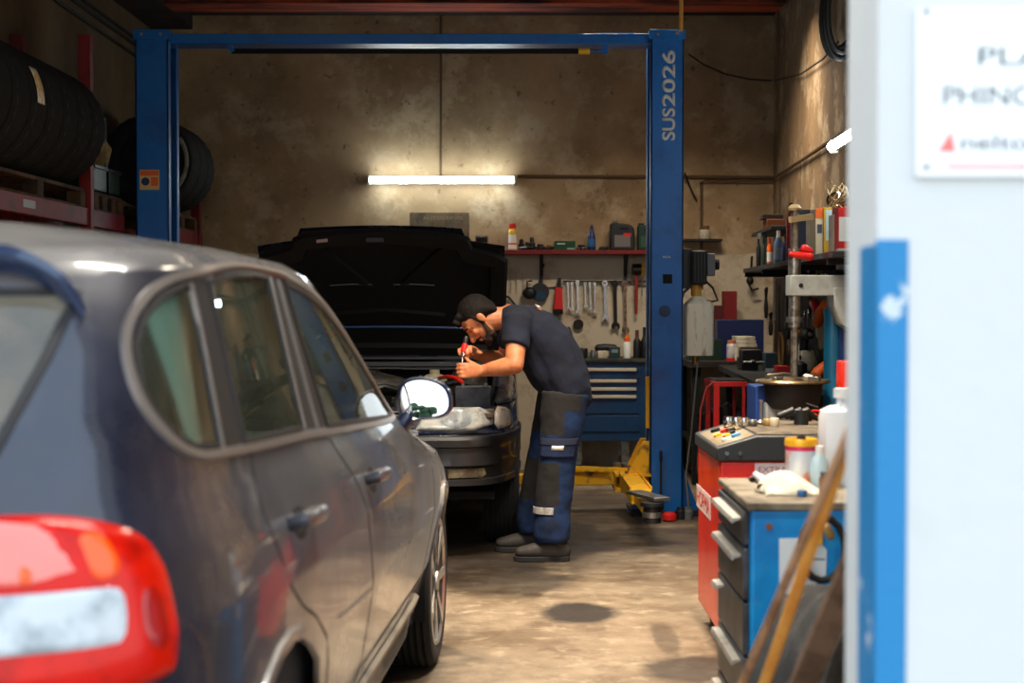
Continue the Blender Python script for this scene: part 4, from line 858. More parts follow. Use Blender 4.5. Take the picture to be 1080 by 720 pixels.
MB().box((-.64,.04,.60),(-.44,.22,.885)).build('battery',mat('battery_grey',(104,104,112),.5,col2=(70,66,66),sc2=9),far,bevel=.008)
for k in (-.61,-.48): MB().cyl((k,.14,.885),(k,.14,.905),.012).build('battery_terminal',steel,far)
MB().tube([(-.48,.14,.905),(-.44,.1,.93),(-.38,-.1,.93),(-.3,-.3,.9)],.012).build('battery_cable',redplas,far)
for s in (-1,1): MB().lathe([(.11,-.1),(.11,0),(.09,.03),(.04,.04),(.04,.055),(0,.055)],(s*.50,-.35,.92),n=24).build('strut_tower',eb,far)
MB().lathe([(.07,0),(.075,.03),(.075,.12),(.05,.15),(.03,.155),(.03,.18),(0,.18)],(-.30,-.30,.78),n=18).build('coolant_tank',mat('translucent_tank',(170,160,130),.4),far)
MB().lathe([(.055,0),(.055,.12),(.02,.14),(0,.14)],(.55,.18,.75),n=16).build('washer_tank',blk,far)
hs=[[(.30,.35,.74),(.22,.2,.80),(.10,.12,.82),(.02,.05,.80)],[(-.10,.38,.74),(-.14,.2,.80),(-.20,.0,.83),(-.22,-.25,.86)],[(-.30,-.05,.80),(-.36,.05,.83),(-.44,-.05,.84),(-.52,-.1,.82)],[(.45,.3,.76),(.40,.1,.82),(.42,-.15,.86),(.3,-.4,.88)],[(-.2,.3,.8),(-.05,.25,.83),(.08,.3,.8)],[(.55,-.1,.82),(.40,-.28,.9),(.2,-.42,.9),(-.1,-.45,.9)]]
for i,h in enumerate(hs):
    h=[(a,b,c+.06) for a,b,c in h]; MB().tube([Vector(h[0]).lerp(Vector(h[1]),k/3) for k in range(3)]+[Vector(h[1]).lerp(Vector(h[2]),k/3) for k in range(3)]+[Vector(h[2]).lerp(Vector(h[-1]),k/3) for k in range(4)],.018 if i%2==0 else .011).build('engine_hose',ebb if i%3 else eb,far)
for i in range(26):
    x=R_.uniform(-.42,.5); y=R_.uniform(.05,.42); z=R_.uniform(.74,.84)
    (MB().box((x,y,z),(x+R_.uniform(.03,.08),y+.05,z+R_.uniform(.03,.06))) if i%2 else MB().cyl((x,y,z),(x,y,z+.05),R_.uniform(.015,.035),n=14)).build('engine_fitting',(ebm,ebb,eb)[i%3],far,bevel=.004)
MB().box((-.66,-.62,.95),(.66,-.48,.965)).bar((-.62,-.50,.985),(.62,-.50,.985),.05,.03).bar((-.6,-.58,1.02),(.6,-.58,1.02),.07,.02).build('cowl_panel',mat('cowl_plastic',(54,54,54),.6,coat=.2),far,bevel=.004)
for x in (.45,-.15): MB().limb([(x,-.58,1.04),(x-.25,-.62,1.09),(x-.50,-.60,1.07)],[.010,.008,.006],n=8,up=(0,0,1)).build('wiper',blk,far)
MB().box((-.60,-1.3,.60),(.60,-1.0,1.0)).build('dashboard',intm,far,bevel=.04)
for x in (-.34,.34):
    s=MB().limb([(x,-1.9,.45),(x,-2.0,.9),(x,-2.03,1.0)],[.07,.06,.04],[.23,.2,.15],n=16,up=(1,0,0)).build('car_seat',seatm,far); MB().limb([(x,-2.05,1.08),(x,-2.07,1.18)],[.045,.04],[.12,.11],n=14,up=(1,0,0)).build('headrest',seatm,s)
MB().box((-.70,-2.9,.2),(.70,-.7,.28)).build('floor_pan',blkm,far)
# raised bonnet
bon=mat('bonnet_underside',(7,6,6),.6,col2=(24,21,18),sc2=9,lo=.62,hi=.8); 
y0,z0=-.60,1.02; y1,z1=-.10,1.775
def hp(u,v,off=0):
    # u across (-1..1), v from hinge to front edge
    au=abs(u); hwid=.70+.015*v; step=max(0,min(1,(au-.655)/.035)); vl=1-.085*step-.05*max(0,au-.7)
    vv=v*vl; ang=math.atan2(z1-z0,y1-y0); L=math.hypot(z1-z0,y1-y0); bow=.045*(1-u*u)*(.4+.6*v)+.03*math.sin(PI*v)
    p=Vector((u*hwid,y0+math.cos(ang)*L*vv,z0+math.sin(ang)*L*vv)); n=Vector((0,-math.sin(ang),math.cos(ang)))
    p+=n*(bow-off); p.z-=.018*(au**2)*v
    return p
def us(i,n): return -1+2*i/(n-1)
NU,NV=81,26; mb=MB(); vs=[hp(us(i,NU),j/(NV-1)) for j in range(NV) for i in range(NU)]; vs2=[hp(us(i,NU),j/(NV-1),.022+.0) for j in range(NV) for i in range(NU)]
fs=[(j*NU+i,j*NU+i+1,(j+1)*NU+i+1,(j+1)*NU+i) for j in range(NV-1) for i in range(NU-1)]
M_=NU*NV; rim=[i for i in range(NU)]+[j*NU+NU-1 for j in range(1,NV)]+[(NV-1)*NU+i for i in range(NU-2,-1,-1)]+[j*NU for j in range(NV-2,0,-1)]
outer=MB().add(vs+[v+Vector((0,0,0)) for v in [hp(us(i,NU),j/(NV-1),.004) for j in range(NV) for i in range(NU)]],fs+[tuple(a+M_ for a in f[::-1]) for f in fs]+[(rim[k],rim[(k+1)%len(rim)],rim[(k+1)%len(rim)]+M_,rim[k]+M_) for k in range(len(rim))])
bo=outer.build('bonnet',paint2,far,ang=50,label='raised dark bonnet')
def lin_rib(name,pts,w,h,m,par=bo): MB().limb([hp(u,v,.030) for u,v in pts],w,h,n=10,up=(0,0,1),cap=False).build(name,m,par)
MB().grid(lambda u,v:hp(-.96+1.92*u,.03+.955*v,.010+.0*u),61,20).build('bonnet_lining',bon,bo,ang=60)
fr=MB()
def band(pts,w,th=.03,n=14):
    P=[]; 
    for k in range(len(pts)-1):
        for q in range(n): P.append((pts[k][0]+(pts[k+1][0]-pts[k][0])*q/n,pts[k][1]+(pts[k+1][1]-pts[k][1])*q/n))
    P.append(pts[-1]); C=[hp(u,v,.012) for u,v in P]; N_=[hp(u,v,.03)-hp(u,v,.0) for u,v in P]; fr.ribbon(C,N_,w,th)
band([(-.93,.04),(-.95,.86),(-.63,.90),(0,.93),(.63,.90),(.95,.86),(.93,.04)],.11); band([(-.93,.06),(0,.06),(.93,.06)],.09); band([(-.55,.88),(-.12,.52)],.05,.022); band([(.55,.88),(.12,.52)],.05,.022); band([(-.5,.30),(0,.33),(.5,.30)],.07,.02)
fr.build('bonnet_frame',bon,bo,ang=30)
for u0,u1 in ((-.42,-.08),(.10,.45)): lin_rib('seal_strip',[(u0,.56),((u0+u1)/2,.565),(u1,.56)],.004,.004,mat('seal_light',(84,86,88),.3))
C=[hp(u/20,.25,.045) for u in range(-13,17)]; MB().limb(C,.007,.007,n=8).build('cable_tube',mat('blue_tube',(60,90,140),.25,coat=1),bo)
p=hp(.70,.86,.02); q=hp(.60,.86,.02)
a=hp(.52,.935,.048);b=hp(.43,.94,.048);c_=hp(.43,.915,.048);d_=hp(.52,.91,.048); MB().prism([a,b,c_,d_],(0,.001,0)).build('service_label',mat('pink_label',(190,160,160),.6),bo,smooth=False)
MB().box(tuple(hp(.05,.91,.04)-Vector((.05,.01,.01))),tuple(hp(.05,.91,.04)+Vector((.05,.02,.015)))).build('latch_striker',ebb,bo)
MB().cyl((.62,.1,.86),tuple(hp(.80,.78,.02)),.006).build('stay_rod',steel,far)
# ------------------------------------------------------------------ the mechanic
def pm(px,py,Y): return Vector(at(px,py,Y))
skin=mat('skin',(200,128,86),.5,col2=(164,92,58),sc2=14,lo=.4,hi=.7,bump=.05); skin.node_tree.nodes['Principled BSDF'].inputs['Subsurface Weight'].default_value=.0
shirtm=mat('navy_tshirt',(15,21,40),.9,col2=(10,14,28),sc2=7,bump=.7,bsc=8); trm=mat('work_trouser_blue',(6,36,74),.85,col2=(3,22,48),sc2=8,bump=.9,bsc=9)
def trousernodes(m):
    nt=m.node_tree; b=nt.nodes['Principled BSDF']; L=nt.links; last=b.inputs['Base Color'].links[0].from_socket
    tc=nt.nodes.new('ShaderNodeTexCoord'); sp=nt.nodes.new('ShaderNodeSeparateXYZ'); L.new(tc.outputs['Object'],sp.inputs[0])
    def ge(s,v,sg=1,wd=.004):
        r=nt.nodes.new('ShaderNodeMapRange'); r.inputs[1].default_value=v-wd; r.inputs[2].default_value=v+wd
        if sg<0: r.inputs[3].default_value=1; r.inputs[4].default_value=0
        L.new(s,r.inputs[0]); return r.outputs[0]
    def mul(*a):
        c=a[0]
        for q in a[1:]:
            n=nt.nodes.new('ShaderNodeMath'); n.operation='MULTIPLY'; L.new(c,n.inputs[0]); L.new(q,n.inputs[1]); c=n.outputs[0]
        return c
    def mx(a,c):
        n=nt.nodes.new('ShaderNodeMath'); n.operation='MAXIMUM'; L.new(a,n.inputs[0]); L.new(c,n.inputs[1]); return n.outputs[0]
    X,Z=sp.outputs[0],sp.outputs[2]
    k=mul(ge(Z,.295),ge(Z,.52,-1),ge(X,.075,-1)); t=mul(ge(Z,.665),ge(Z,.83,-1),ge(X,.10,-1)); h=mul(ge(Z,.79),ge(Z,.93,-1),ge(X,.20,-1))
    f=mx(mx(k,t),h); x=nt.nodes.new('ShaderNodeMix'); x.data_type='RGBA'; L.new(f,x.inputs[0]); L.new(last,x.inputs[6]); x.inputs[7].default_value=(*lin((27,24,23)),1); L.new(x.outputs[2],b.inputs['Base Color'])
trousernodes(trm)
trd=mat('work_trouser_grey',(44,40,39),.9,col2=(26,25,26),sc2=9,bump=.3,bsc=16); hairm=mat('dark_hair',(22,14,10),.75,spec=.25,col2=(10,7,6),sc2=40,bump=1.0,bsc=60,stretch=(1,1,.5))
shoem=mat('worn_shoe',(48,43,40),.7,col2=(78,68,58),sc2=14,lo=.5,hi=.75); solem=mat('shoe_sole',(26,24,24),.8)
man=thing('person','mechanic in navy t-shirt and blue-grey work trousers bending over the open engine bay','person',(.17,8.32,0))
YN,YF=8.20,8.44
hipN=pm(596,418,YN+.02); kneeN=pm(588,486,YN); ankN=pm(580,563,YN-.02)
hipF=pm(590,420,YF-.02); kneeF=pm(572,492,YF+.02); ankF=pm(560,553,YF+.06)
pelvis=pm(598,402,8.32); waist=pm(590,378,8.32); mid=pm(577,357,8.32); chest=pm(560,343,8.32); neckb=pm(539,335,8.32)
shN=pm(545,341,8.13); elN=pm(543,385,8.03); wrN=pm(508,391,8.10)
shF=pm(543,343,8.52); elF=pm(532,380,8.62); wrF=pm(503,374,8.44)
f=Vector((-.47,0,-.88)).normalized(); u=Vector((-.88,0,.47)).normalized(); s=Vector((0,1,0)); f=(f+Vector((0,-.12,0))).normalized(); u=(u-f*u.dot(f)).normalized(); s=u.cross(f).normalized()
ear=pm(509,338,8.25); HC=ear+u*.035-s*0; HC.y=8.30
HM=Matrix((f,s,u)).transposed()
def hd(a,b,c): return HC+f*a+s*b+u*c
body=MB()
body.limb([pelvis,waist,mid,chest,neckb],[.085,.09,.10,.105,.075],[.11,.12,.145,.17,.10],n=20)
body.limb([neckb+Vector((.02,0,-.01)),(neckb+hd(-.03,0,-.075))/2,hd(-.015,0,-.05)],[.07,.062,.062],n=16)
for a,b,c_ in ((hipN,kneeN,ankN),(hipF,kneeF,ankF)): body.limb([a,a.lerp(b,.5),b,b.lerp(c_,.35),c_],[.07,.07,.06,.06,.04],n=14)
# head
body.ell(HC+f*-.005+u*.01,(.100,.078,.088),HM); body.ell(hd(.028,0,-.045),(.070,.060,.075),HM); body.ell(hd(.045,0,-.098),(.040,.036,.030),HM)
body.ell(hd(.075,0,.012),(.022,.055,.020),HM) # brow
body.limb([hd(.088,0,.0),hd(.104,0,-.022),hd(.117,0,-.040)],[.010,.013,.016],n=10); body.ell(hd(.100,-.012,-.045),(.012,.010,.008),HM); body.ell(hd(.100,.012,-.045),(.012,.010,.008),HM)
body.ell(hd(.090,0,-.070),(.014,.022,.006),HM); body.ell(hd(.088,0,-.082),(.013,.020,.007),HM)
for q in (-1,1):
    body.ell(hd(-.002,q*.080,-.020),(.018,.009,.030),HM); body.ell(hd(-.010,q*.086,-.015),(.012,.007,.022),HM); body.ell(hd(.070,q*.034,-.030),(.022,.02,.02),HM)
# arms
body.limb([shN,shN.lerp(elN,.45),elN],[.062,.056,.046],n=16); body.limb([elN,elN.lerp(wrN,.35),wrN],[.047,.048,.030],[.045,.045,.026],n=16)
body.limb([shF,shF.lerp(elF,.45),elF],[.060,.054,.044],n=16); body.limb([elF,elF.lerp(wrF,.35),wrF],[.045,.045,.030],n=16)
tool0=pm(485.5,392,8.06); tool1=pm(491,360,8.10); td=(tool1-tool0).normalized()
def hand(w,grip,side,thumbdir,fr=.0098):
    """fist closed round the tool at `grip`; side = direction the back of the hand faces"""
    h=(grip-w).normalized(); back=Vector(side)-h*Vector(side).dot(h); back.normalize(); ac=h.cross(back).normalized()
    if ac.z<0: ac=-ac
    kn=grip+back*.032-h*.012
    body.limb([w,w.lerp(kn,.5)+back*.006,kn],[.024,.021,.018],[.030,.040,.042],n=14,up=ac)
    for i,L in enumerate((.92,1.0,.95,.8)):
        k=kn+ac*(.030-.0205*i); a=k+h*.034*L+back*.002; b=a+h*.012-back*.030*L; c_=b-h*.022-back*.012*L; 
        body.limb([k-h*.01,a,(a+b)/2+h*.004,b,c_],[fr*1.05,fr*1.08,fr,fr*.95,fr*.85],n=10)
    t0=w.lerp(kn,.45)+ac*.032-back*.01; t1=t0+h*.030+ac*.018-back*.006; t2=t1+Vector(thumbdir)*.032
    body.limb([t0,t1,t2],[.014,.0115,.0095],n=10)
gN=pm(488,391,8.07); hand(wrN,gN,(0,-1,.10),(td*.7+Vector((-.6,0,0))).normalized())
gF=tool0.lerp(tool1,.55)+Vector((.018,.03,0)); hand(wrF,gF,(-.1,.6,.7),(Vector((-.7,-.3,.1))).normalized())
bo_=body.build('body',skin,man,remesh=.0052,smoothit=2)
# hair, beard, eyes
hr=MB()
hr.ell(hd(-.020,0,.022),(.100,.086,.096),HM,n=28,m=18)
hr.limb([hd(-.02,-.06,.03),hd(-.055,-.06,-.02),hd(-.075,-.045,-.055)],[.022,.03,.022],n=10).limb([hd(-.02,.06,.03),hd(-.055,.06,-.02),hd(-.075,.045,-.055)],[.022,.03,.022],n=10).ell(hd(-.080,0,-.02),(.035,.05,.05),HM)
for i in range(16): hr.limb([hd(.045+R_.uniform(-.02,.01),R_.uniform(-.05,.05),.085),hd(.085,R_.uniform(-.045,.045),.072+R_.uniform(-.01,.02))],[.02,.012],n=8)
for q in (-1,1): hr.limb([hd(.022,q*.072,.02),hd(.020,q*.072,-.015),hd(.020,q*.070,-.045)],[.014,.010,.007],n=8)
# clip what would cover the face: keep hair vertices behind the hair line
hv=[]
for p in hr.v:
    d=Vector(p)-HC; a=d.dot(f); c_=d.dot(u)
    lim=.070+ (c_-.03)*.45 if c_>.03 else .070
    if c_<.035 and a>.028: 
        d2=d-f*(a-.028)*1.0; p=tuple(HC+d2*.9)
    hv.append(p)
hr.v=hv
hr.build('hair',hairm,man,remesh=.006,smoothit=1)
bd=MB(); bd.limb([hd(.018,-.062,-.045),hd(.035,-.056,-.085),hd(.072,-.03,-.112),hd(.085,0,-.118),hd(.072,.03,-.112),hd(.035,.056,-.085),hd(.018,.062,-.045)],[.011,.015,.020,.022,.020,.015,.011],n=10)
bd.limb([hd(.040,-.045,-.108),hd(.045,0,-.122),hd(.040,.045,-.108)],[.018,.02,.018],n=10)
bd.limb([hd(.085,-.028,-.066),hd(.103,0,-.060),hd(.085,.028,-.066)],[.005,.007,.005],n=8); bd.limb([hd(.082,-.03,-.066),hd(.082,-.030,-.1)],[.006,.01],n=8).limb([hd(.082,.03,-.066),hd(.082,.030,-.1)],[.006,.01],n=8)
bd.build('beard',mat('beard_hair',(46,28,20),.85,bump=.6,bsc=90),man,remesh=.004)
for q in (-1,1):
    MB().ell(hd(.078,q*.032,-.008),(.010,.013,.007),HM).build('eye',mat('eyelid',(120,70,50),.5),man)
    MB().limb([hd(.093,q*.014,.014),hd(.094,q*.032,.020),hd(.080,q*.052,.014)],[.004,.005,.003],n=8).build('eyebrow',hairm,man)
# t-shirt
sh=MB()
sh.limb([pm(600,414,8.32),pm(596,400,8.32),pm(589,384,8.32),pm(578,364,8.32),pm(565,348,8.32),pm(552,340,8.32),pm(541,336,8.32)],[.128,.136,.142,.140,.122,.103,.078],[.20,.195,.188,.190,.205,.205,.125],n=26,cap=True)
sh.limb([pm(562,352,8.32),pm(566,370,8.32),pm(574,390,8.32),pm(584,406,8.32)],[.10,.105,.10,.09],[.17,.165,.16,.15],n=20)
sh.limb([shN+Vector((.02,.06,.02)),shN+Vector((0,.0,.005)),shN.lerp(elN,.5)+Vector((.003,0,0)),shN.lerp(elN,.56)],[.082,.080,.070,.068],n=18,cap=False)
sh.limb([shF+Vector((.02,-.06,.02)),shF,shF.lerp(elF,.52),shF.lerp(elF,.58)],[.080,.078,.068,.066],n=18,cap=False)
for k in range(0):
    a=pm(552+8*k,352+5*k,8.12-.005*k); sh.limb([a,a+Vector((.05,-.012,-.05)),a+Vector((.10,.01,-.09))],[.008,.012,.006],n=8)
so=sh.build('t_shirt',shirtm,man,remesh=.008,smoothit=3,disp=.022,dsc=.11)
MB().limb([neckb+Vector((.0,-.085,.045)),neckb+Vector((-.012,-.095,-.01)),neckb+Vector((-.01,-.06,-.07))],.007,n=8).build('collar',shirtm,so)
p=pm(568,322.5,8.2)
# trousers
tr=MB()
tr.limb([pm(597,402,8.32),pm(596,413,8.32),pm(594,428,8.32)],[.10,.125,.125],[.165,.18,.165],n=24)
def leg(h,k,a,w=1.0):
    h2=h+Vector((0,0,.02)); kk=k
    return [h2,h.lerp(k,.35),h.lerp(k,.7),k,k.lerp(a,.35),k.lerp(a,.7),a.lerp(k,.12)+Vector((.008,0,0)),a+Vector((.012,0,-.015)),a+Vector((.014,0,-.04))],[.125*w,.118*w,.106*w,.100*w,.100*w,.094*w,.100*w,.096*w,.088*w],[.10,.10,.095,.088,.086,.084,.09,.088,.082]
P_,A_,B_=leg(hipN,kneeN,ankN); tr.limb(P_,A_,B_,n=22,cap=False)
P2_,A2_,B2_=leg(hipF,kneeF,ankF,.95); tr.limb(P2_,A2_,B2_,n=22,cap=False)
for k in range(0):
    a=ankN+Vector((-.03,-.088,.02+.035*k)); tr.limb([a+Vector((-.05,.03,.01)),a,a+Vector((.09,.03,-.012))],[.008,.011,.007],n=8)
for k in range(0):
    a=kneeN+Vector((-.02,-.085,-.06+.05*k)); tr.limb([a+Vector((-.06,.03,.02)),a,a+Vector((.08,.03,-.01))],[.006,.009,.006],n=8)
to=tr.build('trousers',trm,man,remesh=.008,smoothit=3,disp=.009,dsc=.07)
def panel(name,idx0,idx1,a0,a1,m,off,P=P_,A=A_,B=B_,z_off=0,nu=14,nv=10,par=None,th=.004,t0=None):
    """cloth panel wrapped on the leg between path parameters and angles (deg; -90 = toward viewer, 180 = front of the shin)"""
    def at_(t):
        i=min(int(t),len(P)-2); q=t-i; return P[i].lerp(P[i+1],q),A[i]+(A[i+1]-A[i])*q,B[i]+(B[i+1]-B[i])*q
    def fn(u_,v_):
        t=idx0+(idx1-idx0)*v_; c_,a,b=at_(t); g=math.radians(a0+(a1-a0)*u_); return c_+Vector((math.cos(g)*(a+off),math.sin(g)*(b+off),0))
    return MB().grid(fn,nu,nv).build(name,m,par or to,solid=-th,ang=70)
pass
pk_=panel('thigh_pocket',1.85,2.75,-150,-40,mat('pocket_cloth',(24,40,76),.9,col2=(16,28,54),sc2=8,bump=.3),.008,th=.002); panel('pocket_flap',1.8,2.1,-152,-38,mat('pocket_flap_cloth',(36,42,62),.9),.011,par=to,th=.002)
panel('reflective_strip',4.75,5.05,-190,-88,mat('reflective_tape',(176,172,164),.5,col2=(120,116,110),sc2=20),.006,th=.002)
panel('pocket_mark',2.12,2.36,-112,-80,mat('logo_white',(214,212,204),.6),.0115,th=.001,nu=4,nv=3)
pass
# shoes
def shoe(a,ln,label):
    # points toward -X
    o=MB(); z0=.0; x=a.x; y=a.y
    o.limb([(x+.055,y,.055),(x+.0,y,.062),(x-.07,y,.058),(x-.13,y,.050),(x-.175,y,.046)],[.048,.055,.048,.038,.030],[.036,.042,.045,.046,.036],n=18)
    o.limb([(x+.02,y,.06),(x+.015,y,.12)],[.052,.050],[.042,.042],n=16,cap=False)
    q=o.build('shoe',shoem,man,remesh=.006,smoothit=2)
    s2=MB(); pts=[(.085,.0),(.08,.028),(.04,.04),(-.04,.042),(-.11,.05),(-.17,.045),(-.205,.022),(-.21,0)]; pts=pts+[(a_,-b_) for a_,b_ in pts[::-1][1:-1]]
    s2.prism([(x+p[0],y+p[1],.0) for p in pts],(0,0,.028)); s2.build('sole',solem,q,bevel=.004)
    for k in range(4): s2=MB().limb([(x-.035-.022*k,y-.022,.104-.006*k),(x-.035-.022*k,y,.112-.006*k),(x-.035-.022*k,y+.022,.104-.006*k)],.003,n=6).build('shoe_lace',solem,q)
shoe(Vector((pm(584,590,YN-.02).x,YN-.02,0)),0,''); shoe(Vector((pm(562,580,YF+.06).x,YF+.06,0)),0,'')
# logo on the back of the shirt
MB().prism([pm(564,320.5,8.22),pm(569,322.5,8.22),pm(571,325,8.22),pm(566,323,8.22)],(0,.03,-.004)).build('shirt_mark',MATS['logo_white'],so)
# tool in his hands
tl=thing('ratchet_screwdriver','small red and chrome screwdriver in the mechanic\'s hands over the engine','screwdriver',tuple(tool0))
MB().cyl(tool0-td*.02,tool0+td*.08,.004,n=12).build('shaft',chrome,tl); MB().lathe([(.006,.075),(.011,.08),(.011,.10),(.008,.105)],tool0,td,n=16).build('collar',chrome,tl)
MB().lathe([(.008,.10),(.016,.105),(.017,.13),(.014,.15)],tool0,td,n=16).build('grip',redplas,tl); MB().lathe([(.013,.15),(.014,.18),(.010,.19),(0,.192)],tool0,td,n=16).build('cap',blk,tl)
# ------------------------------------------------------------------ back wall: plate, shelf, tools, chest
a=bw(432,250,.02); b=bw(495,224,.02)
pl=MB().box((a.x,BW-.012,a.z-.06),(b.x,BW,b.z)).build('metal_plate',mat('rusty_plate',(96,76,50),.7,col2=(62,48,32),sc2=6),bevel=.002,label='brown metal sign plate with faint lettering on the wall behind the raised bonnet',cat='sign')
def ptx(s,x,y,h,w,par,m,Y): p=at(x,y,Y); text(s,'lettering',m,par,(p[0],Y,p[2]),(1,0,0),(0,0,1),w=w/FPX*Y,h=h/FPX*Y)
ptx('AUTOSERVIS',446,231.5,3.4,42,pl,mat('faint_lettering',(124,106,78),.7),BW-.0125)
SZ=bw(600,264,.1).z
sh_=thing('wall_shelf','long red shelf board on the back wall above the hanging wrenches','shelf',(bw(590,266).x,BW-.12,SZ))
x0=at(478,266,BW-.22)[0]; x1=at(688,266,BW-.22)[0]
MB().box((x0,BW-.23,SZ-.035),(x1,BW,SZ)).build('shelf_board',rackred,sh_,bevel=.003)
for x in (571,660): 
    p=bw(x,270,.05); MB().bar((p.x,BW-.01,SZ-.26),(p.x,BW-.01,SZ-.035),.03,.012).bar((p.x,BW-.01,SZ-.2),(p.x,BW-.19,SZ-.04),.02,.012).build('shelf_bracket',mat('dark_steel',(60,56,52),.6,.5),sh_)
Y_=BW-.13
def onshelf(px): return at(px,264,Y_)[0]
def hgt(pt,Y=Y_,z=SZ): return at(540,pt,Y)[2]-z
def can(name,label,cat,px,wpx,top,m,parts=(),Y=Y_,z=SZ,grp=None,n=20):
    """a can or bottle: parts = list of (name, material, [(r fraction, h fraction), ...])"""
    x=at(px,264,Y)[0]; r=wpx/2*Y/FPX; h=hgt(top,Y,z); t=thing(name,label,cat,(x,Y,z),group=grp)
    for i,(nm,mm,prof) in enumerate(parts): MB().lathe([(a*r,b*h) for a,b in prof],(x,Y,z),n=n).build(nm,mm,t)
    return t
def boxthing(name,label,cat,px0,px1,top,m,Y=Y_,z=SZ,d=.1,rot=0,extra=None,bev=.003,grp=None):
    a=at(px0,264,Y)[0]; b=at(px1,264,Y)[0]; h=hgt(top,Y,z); t=thing(name,label,cat,((a+b)/2,Y+d/2,z),group=grp)
    MB().box((a,Y,z),(b,Y+d,z+h),rot=(0,0,rot)).build('box_body',m,t,bevel=bev)
    if extra:
        for nm,mm,fx0,fx1,fz0,fz1 in extra: MB().box((a+(b-a)*fx0,Y-.002,z+h*fz0),(a+(b-a)*fx1,Y+.001,z+h*fz1),rot=(0,0,rot),c=((a+b)/2,Y+d/2,z)).build(nm,mm,t,smooth=False)
    return t
can('grease_tin','black tin with a pale band, standing left on the red shelf','tin',508,13,249,blk,[('tin_body',blk,[(.97,0),(1,.03),(1,.9),(1.03,.93),(1.03,1),(0,1)]),('label_band',greyp,[(1.02,.2),(1.02,.55)]),('lid',mat('lid_grey',(120,124,126),.4,.5),[(1.05,.9),(1.05,1.02),(0,1.02)])])
can('glass_jar','cream jar with dark lid beside the black tin, partly behind the bonnet','jar',489,12,250,blk,[('jar_body',mat('cream_jar',(190,176,140),.4),[(.9,0),(1,.1),(1,.75),(.8,.85),(.8,.9)]),('lid',blk,[(.85,.86),(.85,1),(0,1)])])
can('spray_can','yellow spray can with a bright red cap on the red shelf','can',540.5,8.5,235.5,yellowp,[('can_body',mat('can_yellow',(222,176,44),.35,.2),[(.95,0),(1,.03),(1,.72),(.75,.80)]),('can_label',lblw,[(1.03,.05),(1.03,.58)]),('orange_stripe',orangep,[(1.05,.2),(1.05,.27)]),('cap',redplas,[(.78,.8),(.8,.82),(.8,.97),(.6,1),(0,1)])])
boxthing('small_box','dark green cardboard box with pale print lying on the red shelf','box',585,607,254,mat('box_green',(16,66,40),.7),d=.12,extra=[('print',lblw,.12,.5,.66,.74),('print',mat('print_grey',(150,170,150),.6),.6,.95,.1,.25)])
can('spray_bottle','dark blue slim pointed bottle on the red shelf','bottle',624,8.5,237,navy,[('bottle_body',mat('blue_bottle',(22,46,90),.35),[(.9,0),(1,.05),(1,.5),(.7,.68),(.45,.78)]),('label_band',mat('blue_label',(40,90,140),.5),[(1.03,.15),(1.03,.45)]),('nozzle',navy,[(.45,.78),(.42,.9),(.2,1),(0,1)])])
# oil canister
def canister(label,px0,px1,top,m,lab,capm):
    a=at(px0,264,Y_)[0]; b=at(px1,264,Y_)[0]; h=hgt(top); w=b-a
    t=thing('oil_canister',label,'canister',((a+b)/2,Y_,SZ))
    P=[(0,0),(1,0),(1,.62),(.97,.80),(.86,.92),(.70,.95),(.22,1.0),(.04,.98),(0,.9)]
    o=MB().prism([(a+p[0]*w,Y_-.045,SZ+p[1]*h) for p in P],(0,.09,0)).build('canister_body',m,t,bevel=.012,seg=3)
    MB().box((a+w*.18,Y_-.047,SZ+h*.12),(a+w*.82,Y_-.044,SZ+h*.55)).build('label_panel',lab,t,smooth=False)
    MB().box((a+w*.55,Y_-.0475,SZ+h*.5),(a+w*.85,Y_-.0445,SZ+h*.62)).build('red_tag',redplas,t,smooth=False)
    MB().cyl((a+w*.22,Y_,SZ+h*.97),(a+w*.22,Y_,SZ+h*1.06),.022).build('cap',capm,t)
    MB().box((a+w*.40,Y_-.048,SZ+h*.74),(a+w*.74,Y_-.044,SZ+h*.82)).build('handle_recess',blkm,t,bevel=.001)
canister('big black oil canister with grey label on the red shelf',643,669,235,blk,mat('label_grey',(110,104,100),.6),greyp)
canister('slimmer dark green oil canister beside the lift post on the red shelf',672,690,237,darkgrn,mat('label_green',(40,80,60),.6),darkgrn)
junk=[('spool','spool of black tape next to the spray can on the red shelf',550,7,252),('plastic_cup','small dark cup, second item right of the spray can',556,6,255),('plug_set','pile-like black connector with upright tip on the red shelf',561,7,250),('valve','dark valve body left of the green box',570,10,257),('roll','low brown roll just left of the green box',579,8,258),('knob','small dark knob with bright spot right of the green box',613,10,258),('puck','flat dark puck between blue bottle and oil canister',636,10,260)]
for nm,lb,px,w_,tp in junk:
    t=can(nm,lb,nm.replace('_',' '),px,w_,tp,blk,[('body',blk if nm!='roll' else brownc,[(.8,0),(1,.1),(1,.55),(.7,.6),(.7,.9),(.4,1),(0,1)])]); MB().cyl((t.location.x-.03,Y_-.02,SZ+.015),(t.location.x+.04,Y_-.03,SZ+.02),.012,n=10).build('side_part',steel if nm in('knob','spool') else ebb,t)
